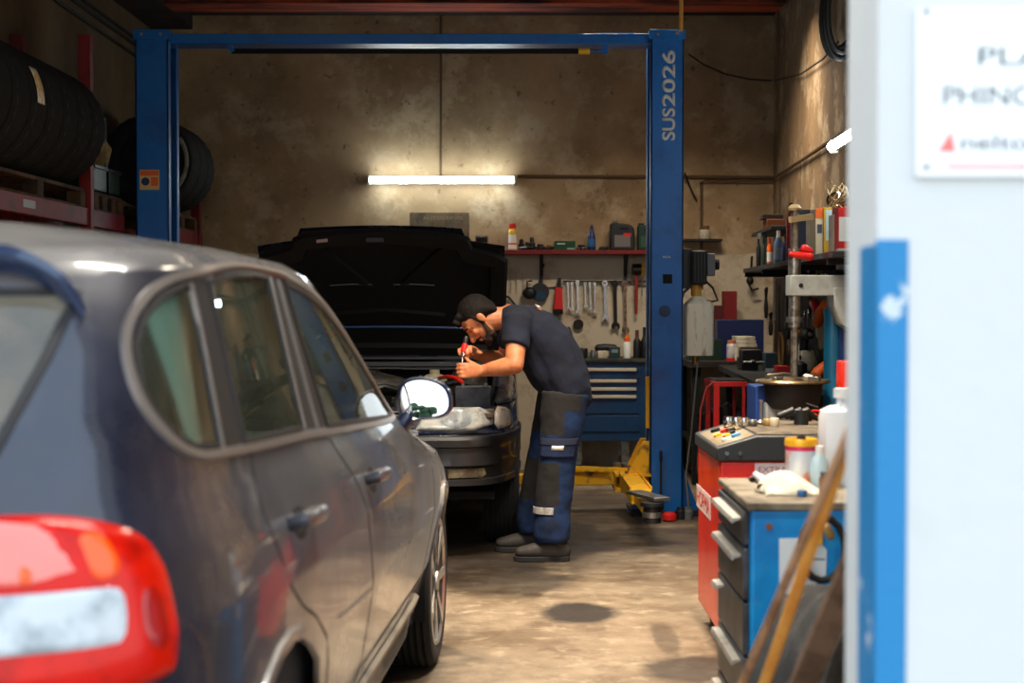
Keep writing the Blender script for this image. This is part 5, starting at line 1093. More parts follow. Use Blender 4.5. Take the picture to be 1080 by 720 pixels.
# tool rail and hanging tools
rl=thing('tool_rail','steel rail with hooks holding the row of wrenches','rail',(bw(630,297).x,BW-.02,bw(630,298).z))
MB().bar(bw(594,296.5,.02),bw(681,296.5,.02),.012,.03,up=(0,1,0)).build('rail_bar',mat('dark_steel',(60,56,52),.6,.5),rl)
MB().bar(bw(556,303.5,.012),bw(594,303,.012),.008,.008).bar(bw(672,301,.012),bw(688,302,.012),.008,.008).build('wire_bar',mat('dark_steel',(60,56,52),.6,.5),rl)
def wrench(label,px,y0,y1,w,m=steel,op=1,par=None,grp='wrenches hanging on the rail'):
    a=bw(px,y0,.045); b=bw(px+.8,y1,.045); t=thing('wrench',label,'wrench',tuple(a),group=grp)
    mb=MB().bar(a,b,w,.008,up=(0,1,0)).lathe([(w*.45,-.006),(w*1.05,-.006),(w*1.05,.006),(w*.45,.006),(w*.45,-.006)],a-Vector((0,0,.0)),(0,1,0),n=16)
    c=b; r=w*1.25
    pts=[(c.x+r*math.cos(g),c.y-.006,c.z+r*math.sin(g)) for g in [math.radians(-50+ (360-80)*i/16) for i in range(17)]] if op else [(c.x+r*math.cos(2*PI*i/16),c.y-.006,c.z+r*math.sin(2*PI*i/16)) for i in range(16)]
    if op: pts+=[(c.x+r*.35*math.cos(math.radians(-130)),c.y-.006,c.z+.0),(c.x+r*.35*math.cos(math.radians(-50)),c.y-.006,c.z+.0)]
    mb.prism(pts,(0,.012,0)); mb.build('wrench_body',m,t,bevel=.001)
    return t
ws_=[(599,299,325,.012,'small chrome wrench, leftmost on the rail'),(603,299,326.5,.013,'chrome wrench second from the left on the rail'),(609,298,329,.017,'bright chrome wrench third from the left on the rail'),(617,299,323,.012,'short chrome wrench after the gap in the row'),(622,299,326,.013,'chrome wrench just left of a matching one, middle of the rail'),(627,299,329,.014,'chrome wrench just before the widest bright one'),(638,299,336,.024,'widest bright chrome combination wrench on the rail')]
for px,y0,y1,w_,lb in ws_: wrench(lb,px,y0,y1,w_,mat('wrench_chrome',(205,202,196),.25,.9))
wrench('large black open-ended wrench hanging between two chrome ones',648.5,299,344,.028,mat('black_steel',(40,36,34),.5,.6))
wrench('long worn wrench with wide jaws, rightmost on the rail',659,299,348,.024,mat('old_steel',(150,120,96),.4,.7,col2=(90,70,56),sc2=30))
def hang(name,label,cat,pt): return thing(name,label,cat,tuple(bw(pt[0],pt[1],.03)))
t=hang('angle_grinder_disc','large dark round disc hanging under the shelf bracket','disc',(570,308)); MB().cyl(bw(569.5,308,.05),bw(569.5,308,.02),.075,n=28).build('disc',mat('disc_dark',(42,44,46),.6),t); MB().cyl(bw(570,312,.055),bw(570,312,.05),.04,n=20).build('hub',mat('disc_blue',(20,60,84),.5),t); MB().tube([bw(569,300,.03),bw(571,285,.03),bw(574,278,.02)],.006).build('strap',wirem,t)
t=hang('ear_defenders','smaller dark round object hanging left of the large disc','ear defenders',(558,309)); MB().ell(bw(558.5,309,.06),(.055,.03,.05)).build('cup',blk,t); MB().tube([bw(556,303,.05),bw(556,297,.04),bw(561,296,.03)],.006).build('band',wirem,t)
t=hang('hand_brush','red-backed hand brush hanging left of the wrenches','brush',(588,312)); P=[(586,303),(593,303),(594,329),(583.5,329)]
MB().prism([bw(*p,.06) for p in P],(0,.04,0)).build('brush_body',redplas,t,bevel=.006); MB().prism([bw(588,293,.055),bw(592,293,.055),bw(592,304,.055),bw(588,304,.055)],(0,.02,0)).build('brush_handle',blk,t,bevel=.004); MB().prism([bw(584,326,.065),bw(593.5,326,.065),bw(594,331,.065),bw(583.5,331,.065)],(0,.05,0)).build('bristles',blkm,t)
t=hang('mallet','mallet with black head and long red handle beside the lift post','mallet',(671,295)); MB().cyl(bw(666.5,284,.06),bw(676.5,284,.06),.045,n=20).build('mallet_head',blk,t,bevel=.004); MB().limb([bw(671,288,.06),bw(671,305,.06),bw(671,330,.06)],[.012,.014,.012],n=10).build('mallet_handle',mat('handle_red',(150,42,26),.5,col2=(120,70,30),sc2=20,lo=.5,hi=.7),t)
t=hang('screwdriver','thin screwdriver with amber handle, right of the mallet','screwdriver',(677.5,290)); MB().limb([bw(677.5,278,.04),bw(677.5,289,.04)],.014,n=10).build('handle',yellowp,t); MB().cyl(bw(677.5,289,.04),bw(677,312,.04),.005).build('blade',steel,t)
t=hang('rubber_disc','dark round rubber disc on the wall below the wrenches','disc',(610,342)); MB().cyl(bw(610,342,.03),bw(610,342,.0),.042,n=24).build('disc',mat('brown_rubber',(40,28,22),.8),t)
t=hang('pliers','dark pliers with red grip on the wall behind the mechanic\'s back','pliers',(600,355)); MB().limb([bw(600,346,.03),bw(601,352,.03),bw(602,360,.03),bw(601.5,366,.03)],[.012,.022,.022,.012],n=10).build('grip',blk,t); MB().limb([bw(602.5,357,.045),bw(602.5,364,.045)],.008,n=8).build('red_grip',reddk,t)
t=hang('bent_rod','bent dark rod on the wall just above the mechanic\'s shoulder','rod',(536,315)); MB().tube([bw(530,312,.03),bw(536,313,.03),bw(541,319,.03),bw(545,324,.03)],.009).build('rod',wirem,t)
t=hang('wire_hook','thin pale wire hooks on the white wall right of the bonnet','hook',(545,295))
for x in (538,544,551): MB().tube([bw(x,288,.02),bw(x+1,300,.02),bw(x+.5,310,.02)],.003).build('wire',mat('pale_wire',(150,136,116),.5),t)
# tool chest on castors
CY=12.08
cx0=at(600,400,CY)[0]; cx1=at(681,400,CY)[0]; zt=at(640,378,CY)[2]; zb=at(640,465,CY)[2]
ch=thing('tool_chest','dark blue tool chest on castors against the back wall, silver drawer handles','tool chest',((cx0+cx1)/2,CY+.25,0))
MB().box((cx0,CY,zb),(cx1,BW-.04,zt-.03)).build('chest_body',dkblue,ch,bevel=.004)
MB().box((cx0-.01,CY-.02,zt-.03),(cx1+.015,BW-.03,zt)).build('chest_top',mat('chest_top',(36,40,36),.7,col2=(70,66,50),sc2=12),ch,bevel=.004)
dx0=at(606,400,CY)[0]; dx1=at(671,400,CY)[0]
for y,hh in ((389.5,11),(401.5,10),(410,8),(418,8)):
    z=at(640,y,CY)[2]; k=hh/FPX*CY
    d=MB().box((dx0-.03,CY-.012,z-k*.85),(dx1+.03,CY,z+k*.12)).build('drawer',dkblue,ch,bevel=.002)
    MB().box((dx0,CY-.03,z-.012),(dx1,CY-.012,z+.012)).build('drawer_handle',mat('drawer_silver',(206,194,172),.4,.3),d,bevel=.003)
for y0,y1 in ((424,436),(438,455)):
    a=at(604,y0,CY); b=at(674,y1,CY); MB().box((a[0],CY-.010,b[2]),(b[0],CY,a[2])).build('drawer',dkblue,ch,bevel=.003)
for x in (610,660):
    for yy in (CY+.08,CY+.42):
        p=at(x,470,CY); MB().cyl((p[0]-.02,yy,.07),(p[0]+.02,yy,.07),.07,n=20).build('castor',blk,ch); MB().box((p[0]-.03,yy-.03,.10),(p[0]+.03,yy+.03,zb)).build('castor_fork',steel,ch)
CZ=zt; CYo=CY+.10
def oc(name,label,cat,px,w_,tp,parts,Y=CYo): return can(name,label,cat,px,w_,tp,None,parts,Y=Y,z=CZ)
oc('lubricant_can','white can with amber top standing on the tool chest','can',661.5,8,352,[('can_body',lblw,[(.95,0),(1,.04),(1,.62),(.8,.68)]),('amber_top',orangep,[(.82,.68),(.82,.85),(.4,.9),(.3,1),(0,1)])])
oc('dark_bottle','tall dark bottle just right of the white can on the tool chest','bottle',672,8,348,[('bottle_body',blk,[(.95,0),(1,.05),(1,.6),(.5,.72)]),('cap',mat('brown_cap',(96,50,34),.5),[(.5,.72),(.5,1),(0,1)])])
oc('dark_bottle','dark bottle nearest the lift post on the tool chest','bottle',680,8,345,[('bottle_body',ebb,[(.95,0),(1,.05),(1,.55),(.5,.7)]),('cap',blk,[(.5,.7),(.5,1),(0,1)])])
oc('round_tin','dark round tin at the left end of the tool chest','tin',614,12,366,[('tin_body',ebb,[(1,0),(1,.8),(.9,.9),(0,.9)]),('tin_knob',steel,[(.2,.9),(.2,1),(0,1)])])
boxthing('parts_box','cream parts box between dark tins on the tool chest','box',631,641,370,cardw,Y=CYo,z=CZ,d=.08)
boxthing('battery_charger','dark teal charger box in the middle of the tool chest top','charger',643,654,366,mat('teal_dark',(20,50,54),.5),Y=CYo,z=CZ,d=.08,extra=[('face_label',mat('grey_lbl',(120,140,140),.5),.2,.8,.5,.8)])
for px,w_,tp,lb in ((621,5,371,'small dark socket right of the round tin on the tool chest'),(626,6,369,'dark fitting left of the cream parts box'),):
    oc('socket',lb,'socket',px,w_,tp,[('socket_body',steel,[(1,0),(1,.7),(.8,1),(0,1)])])
t=thing('dark_drill','black tool lying across the boxes on the tool chest','drill',tuple(at(636,368,CYo+.12))); 
MB().limb([at(631,367,CYo+.14),at(638,366.5,CYo+.14),at(648,366,CYo+.14)],[.03,.032,.022],n=12).limb([at(633,368,CYo+.14),(at(633,377.5,CYo+.14)[0],CYo+.14,CZ+.02)],[.022,.03],n=12).build('tool_body',blk,t)
# ------------------------------------------------------------------ left: racking with tyres
RX=-2.45; RZ=1.91
def rack(label,y0,y1,ups,tops):
    t=thing('pallet_rack',label,'rack',((RX-2.88)/2,(y0+y1)/2,0))
    for z in (RZ-.06,.55):
        for x in (RX-.02,-2.86): MB().box((x-.02,y0,z-.05),(x+.02,y1,z+.05)).build('rack_beam',rackred,t,bevel=.004)
    for y,tz in zip(ups,tops):
        for x in (RX-.02,-2.86):
            MB().box((x-.035,y-.035,0),(x+.035,y+.035,tz)).build('rack_upright',rackred,t,bevel=.004)
    return t
up=at(100,62,8.95)
r1=rack('red steel rack on the left wall carrying the big tyre row',6.2,9.9,(6.4,9.1),(2.7,2.9))
r2=rack('red steel rack behind the left lift post near the corner',10.5,12.4,(10.6,12.25),(2.5,2.52))
p=at(43,204,7.9); MB().box((RX+.001,7.85,RZ-.075),(RX+.003,8.05,RZ-.035)).build('rack_label',mat('rack_tag',(150,146,140),.5),r1,smooth=False)
def palletf(y0,y1,label):
    t=thing('wooden_pallet',label,'pallet',(-2.66,(y0+y1)/2,RZ-.01))
    for i in range(5): MB().box((-2.87+.085*i,y0,RZ+.08),(-2.80+.085*i,y1,RZ+.10)).build('top_board',pallet,t,bevel=.002)
    for i in range(4):
        for x in (RX-.08,-2.86): MB().box((x,y0+(y1-y0-.1)*i/3,RZ+.0),(x+.08,y0+(y1-y0-.1)*i/3+.1,RZ+.08)).build('pallet_block',pallet,t,bevel=.002)
    MB().box((RX-.08,y0,RZ-.01),(RX,y1,RZ+.0)).build('bottom_board',pallet,t,bevel=.002)
palletf(6.5,9.0,'wooden pallet under the tyre row on the left rack'); palletf(9.2,9.88,'wooden pallet under the crates left of the lift post'); palletf(10.7,12.2,'wooden pallet under the tyres behind the left lift post')
def wprof2(r,w): return [(r*.64,-w/2),(r*.70,-w/2-.008),(r*.86,-w/2-.012),(r*.95,-w/2),(r,-w*.38)]+[(r*(1 if k%2==0 else .975),-w*.38+w*.76*(k/8)) for k in range(9)]+[(r,w*.38),(r*.95,w/2),(r*.86,w/2+.012),(r*.70,w/2+.008),(r*.64,w/2),(r*.64,-w/2)]
tyre0=None
labs=['nearest black tyre of the left rack row, cut by the photo edge','black tyre second from the photo edge in the left rack row','black tyre with a yellow and white paper sticker, left rack row','black tyre just behind the stickered one in the left rack row','black tyre fifth in the left rack row','black tyre sixth in the left rack row','last black tyre of the left rack row, next to the red upright']
ys=[7.12+.275*i for i in range(7)]
for i,y in enumerate(ys):
    r=.325 if i<4 else .31; z=RZ+.10+.325
    if tyre0 is None:
        tyre0=lthing('tyre',labs[0],'tyre',(-2.62,y,z),group='tyres standing in a row on the left rack')
        MB().lathe(wprof2(.325,.235),(0,0,0),(0,1,0),n=56,mod=lambda j,i,rr:rr*(.985 if (j in(4,5,12,13,14) and i%2) else 1)).build('tyre_body',rub,tyre0,ang=30)
        MB().lathe([(.206,-.09),(.200,0),(.206,.09)],(0,0,0),(0,1,0),n=40).build('inner_band',blkm,tyre0)
    else: dup(tyre0,(-2.62,y,z),label=labs[i])
MB().grid(lambda u,v:Vector((-2.62+.328*math.cos(math.radians(30-32*v)),ys[2]-.075+.11*u+.05*v*0,RZ+.425+.328*math.sin(math.radians(30-32*v)))),4,10).build('paper_sticker',mat('tyre_sticker',(214,170,70),.6,col2=(220,214,200),sc2=22,lo=.45,hi=.55),solid=.002,label='yellow and white paper sticker on a tyre of the left rack row',cat='sticker')
for i,(y,lb) in enumerate(((11.0,'tyre facing forward just right of the left lift post'),(11.27,'tyre directly behind the front one near the left corner'),(11.54,'rearmost tyre on the rack in the left corner'))):
    dup(tyre0,(-2.53+.0*i,y,RZ+.10+.325),label=lb,group='tyres behind the left lift post')
MB().grid(lambda u,v:Vector((-2.53+(.262+.03*u)*math.cos(math.radians(35-75*v)),10.866-.003,RZ+.425+(.262+.03*u)*math.sin(math.radians(35-75*v)))),3,20).build('sidewall_sticker',mat('tyre_arc',(150,146,130),.6,col2=(90,96,60),sc2=20),solid=.002,label='pale curved mark on the sidewall of the tyre behind the left lift post',cat='sticker')
# crates and sacks left of the post
for i,(x,y,z,sx,sy,sz,m,lb,nm,ct) in enumerate(((-2.80,9.22,RZ+.10,.34,.30,.16,grnp,'green plastic crate on the pallet left of the lift post','plastic_crate','crate'),(-2.80,9.56,RZ+.10,.34,.28,.16,grnp,'second green crate, closer to the lift post','plastic_crate','crate'))):
    t=thing(nm,lb,ct,(x+sx/2,y+sy/2,z)); w_=.015
    MB().box((x,y,z),(x+sx,y+w_,z+sz)).box((x,y+sy-w_,z),(x+sx,y+sy,z+sz)).box((x,y,z),(x+w_,y+sy,z+sz)).box((x+sx-w_,y,z),(x+sx,y+sy,z+sz)).box((x,y,z),(x+sx,y+sy,z+w_)).build('crate_body',m,t,bevel=.002)
    MB().box((x-.01,y-.01,z+sz-.02),(x+sx+.01,y+.005,z+sz)).box((x+sx-.005,y-.01,z+sz-.02),(x+sx+.01,y+sy+.01,z+sz)).build('crate_rim',m,t,bevel=.002)
    for k in range(3): MB().box((x+.04+.1*k,y-.004,z+.03),(x+.10+.1*k,y,z+.12)).build('crate_panel',darkgrn,t,smooth=False)
sackm=mat('paper_sack',(168,146,98),.85,col2=(110,96,60),sc2=8,bump=.5,bsc=12)
for i,(x,y,z,lb) in enumerate(((-2.72,9.36,RZ+.28,'crumpled yellowish sack on the green crate beside the tyre row'),(-2.60,9.62,RZ+.26,'brownish sack leaning toward the left lift post'),(-2.76,9.70,RZ+.40,'sack lying on top of the other sacks by the lift post'))):
    t=thing('paper_sack',lb,'sack',(x,y,z)); MB().limb([(x,y,z+.03),(x+.01,y,z+.12),(x-.01,y+.01,z+.20),(x,y,z+.25)],[.12,.135,.10,.05],[.11,.12,.09,.04],n=16).build('sack_body',sackm,t,ang=60); MB().limb([(x,y,z+.25),(x+.02,y,z+.29)],[.03,.05],n=12).build('sack_neck',sackm,t)
MB().box((-2.86,9.15,RZ+.56-.01),(-2.48,9.6,RZ+.57)).box((-2.50,9.15,RZ+.10),(-2.48,9.17,RZ+.57)).box((-2.50,9.58,RZ+.10),(-2.48,9.60,RZ+.57)).box((-2.86,9.15,RZ+.10),(-2.84,9.17,RZ+.57)).box((-2.86,9.58,RZ+.10),(-2.84,9.60,RZ+.57)).build('wire_stand',steel,label='thin metal frame standing over the crates beside the tyre row',cat='stand')
for i,(x,y,lb) in enumerate(((-2.64,9.47,'blue drum under the rack beam left of the lift post'),)):
    t=thing('steel_drum',lb,'drum',(x,y,.6)); MB().lathe([(.15,0),(.155,.02),(.15,.3),(.158,.31),(.15,.32),(.15,.95),(.158,.96),(.158,.98),(.14,.98),(0,.97)],(x,y,.6),n=28).build('drum_body',navy,t); MB().cyl((x+.06,y-.05,1.57),(x+.06,y-.05,1.60),.025).build('bung',wht,t)
# ------------------------------------------------------------------ right side: red machine
rd=thing('wheel_balancer','bright red wheel balancer cabinet with a slanted black control top','wheel balancer',(1.25,6.4,0))
x0,x1,y0,y1=.79,1.62,5.94,6.62
MB().box((x0,y0,.09),(x1,y1,.755)).build('cabinet_body',redb,rd,bevel=.012,seg=3)
# black console: low at the left front, rising to the flat tray
zc=.755
P=[(x0-.015,y0-.02,zc),(x1,y0-.02,zc),(x1,y0-.02,zc+.097),(x0+.14,y0-.02,zc+.097),(x0-.015,y0-.02,zc+.05)]
MB().prism(P,(0,y1-y0+.02,0)).build('console',mat('console_black',(38,40,42),.5),rd,bevel=.006)
def pn(u,v,h=0): # on the slanted panel
    a=Vector((x0-.012,y0,zc+.0515)); b=Vector((x0+.14,y0,zc+.0985)); n=(b-a).normalized(); nn=Vector((-n.z,0,n.x)); return a.lerp(b,u)+Vector((0,(y1-y0)*v,0))+nn*h
MB().add([pn(.04,.02,.001),pn(.96,.02,.001),pn(.96,.9,.001),pn(.04,.9,.001)],[(0,1,2,3)]).build('panel_plate',mat('panel_beige',(132,118,94),.6,col2=(100,84,64),sc2=30,lo=.5,hi=.7),rd,solid=.001)
for i,(u_,v_,m) in enumerate(((.35,.14,lblw),(.45,.30,yellowp),(.62,.20,skyb),(.30,.45,yellowp),(.55,.55,redplas),(.7,.5,blk),(.4,.72,blk),(.75,.75,blk),(.6,.38,blk))):
    MB().cyl(pn(u_,v_,0),pn(u_,v_,.012),.016 if i%2 else .02,n=14).build('panel_button',m,rd)
for i,x in enumerate((.815,.865)): MB().cyl((x,y0-.026,zc+.03),(x,y0-.018,zc+.03),.008,n=10).build('panel_screw',steel,rd)
MB().box((x0+.145,y0+.0,zc+.097),(x1,y1,zc+.102)).build('tray_mat',mat('tray_tan',(92,80,62),.8,col2=(50,42,32),sc2=14),rd)
lb_=MB().box((at(796,500,y0)[0],y0-.003,at(796,501,y0)[2]),(at(836,488,y0)[0],y0+.0,at(796,488,y0)[2])).build('front_label',mat('label_pinkish',(226,206,206),.5),rd,smooth=False)
ptx('EXTRA',800,498,6,30,lb_,mat('label_ink',(150,120,130),.6),y0-.0035)
# lettering on the left side, white plate
sy0,sy1=6.12,6.72
lp=MB().box((x0-.002,6.2,.49),(x0,6.66,.585)).build('side_plate',mat('side_plate_white',(226,206,200),.5),rd,smooth=False)
text('HOFMA','lettering',redb,rd,(x0-.0025,6.64,.505),(0,-1,0),(0,0,1),w=.42,h=.065)
for x in (x0+.06,x1-.08):
    for y in (y0+.06,y1-.08): MB().cyl((x-.015,y,.045),(x+.015,y,.045),.045,n=18).box((x-.022,y-.02,.05),(x+.022,y+.02,.10)).build('castor',blk,rd)
# sockets and tray things
TZ=.857
def ontray(px,Y): return at(px,445,Y)[0]
for i,(px,Y,r,h,m,lb) in enumerate(((768,6.30,.020,.04,chrome,'leftmost shiny steel socket on the red machine tray'),(776.5,6.28,.021,.04,chrome,'second shiny steel socket on the red machine tray'),(785,6.30,.018,.036,chrome,'third shiny steel socket on the red machine tray'),(794,6.32,.018,.026,steel,'dull short socket right of the shiny three'),(810,6.32,.022,.030,mat('brass2',(170,140,90),.4,.6),'brass-coloured ring socket on the tray'),(817,6.28,.018,.036,mat('pale_sock',(210,196,170),.4,.3),'pale capped socket right on the tray'))):
    x=ontray(px,Y); MB().lathe([(r*.5,h*.4),(r*.5,h),(r*.9,h),(r,h*.9),(r,h*.1),(r*.9,0),(0,0)],(x,Y,TZ),n=20).build('socket',m,label=lb,cat='socket',group='sockets on the red machine tray')
x=ontray(802.5,6.4); t=thing('centring_cone','thin upright spindle between the sockets on the tray','spindle',(x,6.4,TZ)); MB().lathe([(.02,0),(.02,.01),(.007,.02),(.007,.09),(.009,.092),(.009,.10),(0,.10)],(x,6.4,TZ),n=14).build('spindle',steel,t)
t=thing('claw_tool','dark claw-shaped clamp lying on the tray right of the sockets','clamp',tuple(at(832,440,6.4))); 
for i in range(3):
    a=Vector(at(822+8*i,441,6.4)); a.z=TZ+.035; MB().limb([a,a+Vector((.05,0,.02)),a+Vector((.10,.03,-.015))],[.014,.018,.010],n=10).build('claw_arm',blk if i%2 else ebb,t)
MB().cyl((at(845,446,6.4)[0],6.4,TZ),(at(845,446,6.4)[0],6.4,TZ+.06),.03).build('claw_hub',blk,t)
# blue drawer cabinet
bl=thing('drawer_cabinet','light blue metal drawer cabinet in the right foreground with silver side handles','cabinet',(.95,4.5,0))
X0,X1,Y0,Y1,ZT=.632,1.28,4.2,4.78,.82
MB().box((X0+.012,Y0,.08),(X1,Y1,ZT-.02)).build('cabinet_body',cyanb,bl,bevel=.008,seg=2)
MB().box((X0,Y0-.008,ZT-.022),(X1+.005,Y1+.008,ZT)).build('cabinet_top',mat('dirty_top',(140,128,108),.75,col2=(84,72,56),sc2=9,lo=.4,hi=.65),bl,bevel=.004)
for i,(za,zb2,zh) in enumerate(((.70,.79,.757),(.55,.69,.655),(.40,.54,.51),(.25,.39,.365),(.10,.24,.21))):
    d=MB().box((X0-.004,Y0+.03,za),(X0+.012,Y1-.03,zb2)).build('drawer',mat('drawer_dark',(84,88,94),.45,.3,col2=(60,58,58),sc2=5),bl,bevel=.003)
    yh0,yh1=(Y0+.08,Y1-.06) if i!=2 else (Y1-.16,Y1-.06)
    MB().add([(X0-.004,yh0,zh+.012),(X0-.026,yh0,zh+.009),(X0-.030,yh0,zh-.003),(X0-.025,yh0,zh-.005),(X0-.023,yh0,zh+.0),(X0-.004,yh0,zh+.006)]+[(X0-.004,yh1,zh+.012),(X0-.026,yh1,zh+.009),(X0-.030,yh1,zh-.003),(X0-.025,yh1,zh-.005),(X0-.023,yh1,zh+.0),(X0-.004,yh1,zh+.006)],[(j,(j+1)%6,6+(j+1)%6,6+j) for j in range(6)]+[(0,1,2,3,4,5),(6,7,8,9,10,11)]).build('drawer_handle',mat('handle_silver',(190,186,176),.4,.5,col2=(150,130,104),sc2=20,lo=.5,hi=.7),d,smooth=False)
p=at(811,555,Y0); MB().cyl((p[0],Y0-.004,p[2]),(p[0],Y0,p[2]),.009).build('key_lock',brownc,bl)
for x in (X0+.08,X1-.08):
    for y in (Y0+.08,Y1-.08): MB().cyl((x-.015,y,.04),(x+.015,y,.04),.04,n=18).box((x-.02,y-.02,.04),(x+.02,y+.02,.085)).build('castor',blk,bl)
a=at(824,630,Y0-.004); b=at(868,567,Y0-.004)
hp_=MB().prism([at(822,568,Y0-.004),at(862,567,Y0-.004),at(872,580,Y0-.004),at(871,606,Y0-.004),at(846,630,Y0-.004),at(822,625,Y0-.004)],(0,.003,0)).build('paper_sheet',mat('paper',(222,228,228),.7),label='white paper sheet with a dark line stuck on the blue cabinet',cat='paper',smooth=False)
MB().prism([at(836,588,Y0-.0045),at(870,589,Y0-.0045),at(870,590.5,Y0-.0045),at(836,589.6,Y0-.0045)],(0,.0005,0)).build('printed_line',mat('ink_blue',(60,80,110),.6),hp_,smooth=False)
# on the blue cabinet
def top(px,py,z=ZT):
    """point on the cabinet top seen at a pixel"""
    Y=FPX*(CAM_H-z)/(py-318); return Vector((at(px,py,Y)[0],Y,z))
c=Vector((at(845,490,4.54)[0],4.54,ZT))
t=thing('paint_tin','pale tin with yellow rim and orange print on the blue cabinet','tin',tuple(c)); h=at(845,462,4.54)[2]-ZT; r=.0455
MB().lathe([(r*.97,0),(r,.004),(r,h-.02)],c,n=32).build('tin_body',mat('tin_print',(206,214,224),.35,.2,col2=(232,130,80),sc2=9,lo=.5,hi=.6),t)
MB().lathe([(r,h-.034),(r*1.01,h-.034),(r*1.01,h-.022),(r,h-.022)],c,n=32).build('pink_band',mat('pink_band',(200,40,90),.4),t)
MB().lathe([(r*1.02,h-.022),(r*1.06,h-.02),(r*1.06,h-.004),(r*1.0,h),(r*.92,h-.004),(r*.9,h-.01),(0,h-.01)],c,n=32).build('tin_rim',mat('rim_yellow',(240,176,40),.35,.2),t)
MB().lathe([(.012,h-.01),(.014,h+.0),(.01,h+.01),(0,h+.01)],c,n=14).build('lid_knob',blk,t)
# rag
rg=MB(); c=top(831,520)
def rag(u_,v_):
    a=(u_-.5)*.15; b=(v_-.5)*.16; z=.022+.045*math.exp(-((a+.02)**2+(b)**2)/.002)+.010*math.sin(a*60+b*30)*math.cos(b*50); ed=max(abs(u_-.5),abs(v_-.5))*2
    return Vector((c.x+a*1.05+.01*math.sin(v_*7),c.y+b+.008*math.sin(u_*9),ZT+max(.001,z*(1-ed**6))))
rg.grid(rag,26,22).build('cleaning_rag',cream,label='crumpled cream cloth beside the tin on the blue cabinet',cat='cloth',solid=.003,ang=80)
t=thing('pneumatic_tool','short white and steel hand tool lying at the left of the blue cabinet top','hand tool',tuple(top(808,512))); a=top(797,508)+Vector((0,0,.02)); b=top(812,517)+Vector((0,0,.016))
MB().limb([a,a.lerp(b,.5),b],[.010,.013,.011],n=12).build('tool_body',mat('tool_white',(214,210,214),.35),t); MB().cyl(top(806,521)+Vector((0,-.0,.014)),top(803,521)+Vector((0,.02,.014)),.013,n=14).build('tool_end',chrome,t); MB().limb([top(792,509)+Vector((0,0,.01)),top(800,508)+Vector((0,0,.012))],[.008,.010],n=8).build('tool_tip',blk,t)
for i,(px,py,m,lb) in enumerate(((833,520,skyb,'small light blue cap below the cream cloth'),(846,524,MATS['blue_label'],'blue bottle cap near the front edge of the blue cabinet'),(826,518,navy,'dark blue cap left of the light blue one'),(813,514,steel,'tiny steel nut right of the white hand tool'))):
    q=top(px,py); MB().lathe([(.012,0),(.014,.002),(.014,.014),(.011,.018),(0,.018)],q,n=16).build('bottle_cap' if m!=steel else 'steel_nut',m,label=lb,cat='cap' if m!=steel else 'nut')
# bottles on the right end
def lath(name,label,cat,c,parts,grp=None):
    t=thing(name,label,cat,tuple(c),group=grp)
    for nm,m,pr in parts: MB().lathe(pr,c,n=24).build(nm,m,t)
    return t
c=Vector((at(864,500,4.5)[0],4.50,ZT)); lath('clear_spray_bottle','pale bluish bottle right of the tin on the blue cabinet','bottle',c,[('bottle_body',mat('pale_blue_plastic',(176,200,206),.35),[(.0,0),(.024,0),(.026,.01),(.026,.08),(.012,.10)]),('cap',wht,[(.012,.10),(.012,.125),(0,.125)])])
c=Vector((at(872,500,4.32)[0],4.32,ZT)); lath('brown_jar','small brown jar between the sticks and the tin','jar',c,[('jar_body',mat('brown_glass',(120,84,56),.3),[(0,0),(.022,0),(.022,.05),(.016,.06)]),('lid',greyp,[(.018,.06),(.018,.07),(0,.07)])])
# white jug
Yj=4.62; a=at(865,480,Yj); b=at(896,413,Yj); zt=b[2]; w_=.13; xj=a[0]; t=thing('white_jug','large white plastic jug on the blue cabinet against the white pier','jug',(xj+w_/2,Yj,ZT)); hj=at(865,430,Yj)[2]-ZT
mb=MB(); vs=[]; n=24; prof=[(.9,0),(1,.012),(1,hj-.03),(.93,hj-.008),(.6,hj+.004),(.30,hj+.008),(.27,hj+.014),(.27,hj+.04)]
for k_,z in prof:
    for i in range(n):
        q=rr(i,n,w_/2*k_,.055*k_); vs.append((xj+w_/2+q[0],Yj+q[1],ZT+z))
mb.add(vs,[(j*n+i,j*n+(i+1)%n,(j+1)*n+(i+1)%n,(j+1)*n+i) for j in range(len(prof)-1) for i in range(n)]+[tuple(range(n)),tuple(7*n+i for i in range(n))]).build('jug_body',mat('jug_white',(228,232,236),.45),t,ang=45)
MB().cyl((xj+w_/2,Yj,ZT+hj+.03),(xj+w_/2,Yj,ZT+hj+.058),.026,n=24).build('jug_cap',wht,t); MB().tube([(xj+w_/2+.02,Yj,ZT+hj+.02),(xj+w_/2+.06,Yj,ZT+hj+.03),(xj+w_/2+.075,Yj,ZT+hj-.01),(xj+w_/2+.066,Yj,ZT+hj-.06)],.009).build('jug_handle',MATS['jug_white'],t)
# leaning sticks
def stick(name,label,m,pa,Ya,pb,zfloor,Yb,r,kind='lean'):
    a=Vector(at(*pa,Ya)); b=Vector((at(pb,0,Yb)[0],Yb,0)); return MB().limb([b+Vector((0,0,r)),b.lerp(a,.5),a],[r,r*.97,r*.93],n=14).build(name,m,label=label,cat='stick')
stick('broom_handle','thin brown wooden stick leaning in front of the blue cabinet, left of the orange one',bwood,(899,448),2.62,706,0,3.78,.0095)
stick('broom_handle','thicker orange wooden stick leaning beside the brown one',owood,(905,433),2.62,750,0,3.86,.0125)
a=Vector(at(900,600,2.95)); b=Vector(at(838,745,3.25)); d=(b-a); k=(0-a.z)/d.z; fl=a+d*k
MB().bar(fl+Vector((0,0,.012)),a-d*.25,.055,.024,up=(0,1,0)).build('timber_plank',mat('plank_brown',(120,96,78),.85,col2=(84,64,50),sc2=8),bevel=.003,label='grey-brown plank leaning low beside the white pier, in front of the dark tyre',cat='plank')
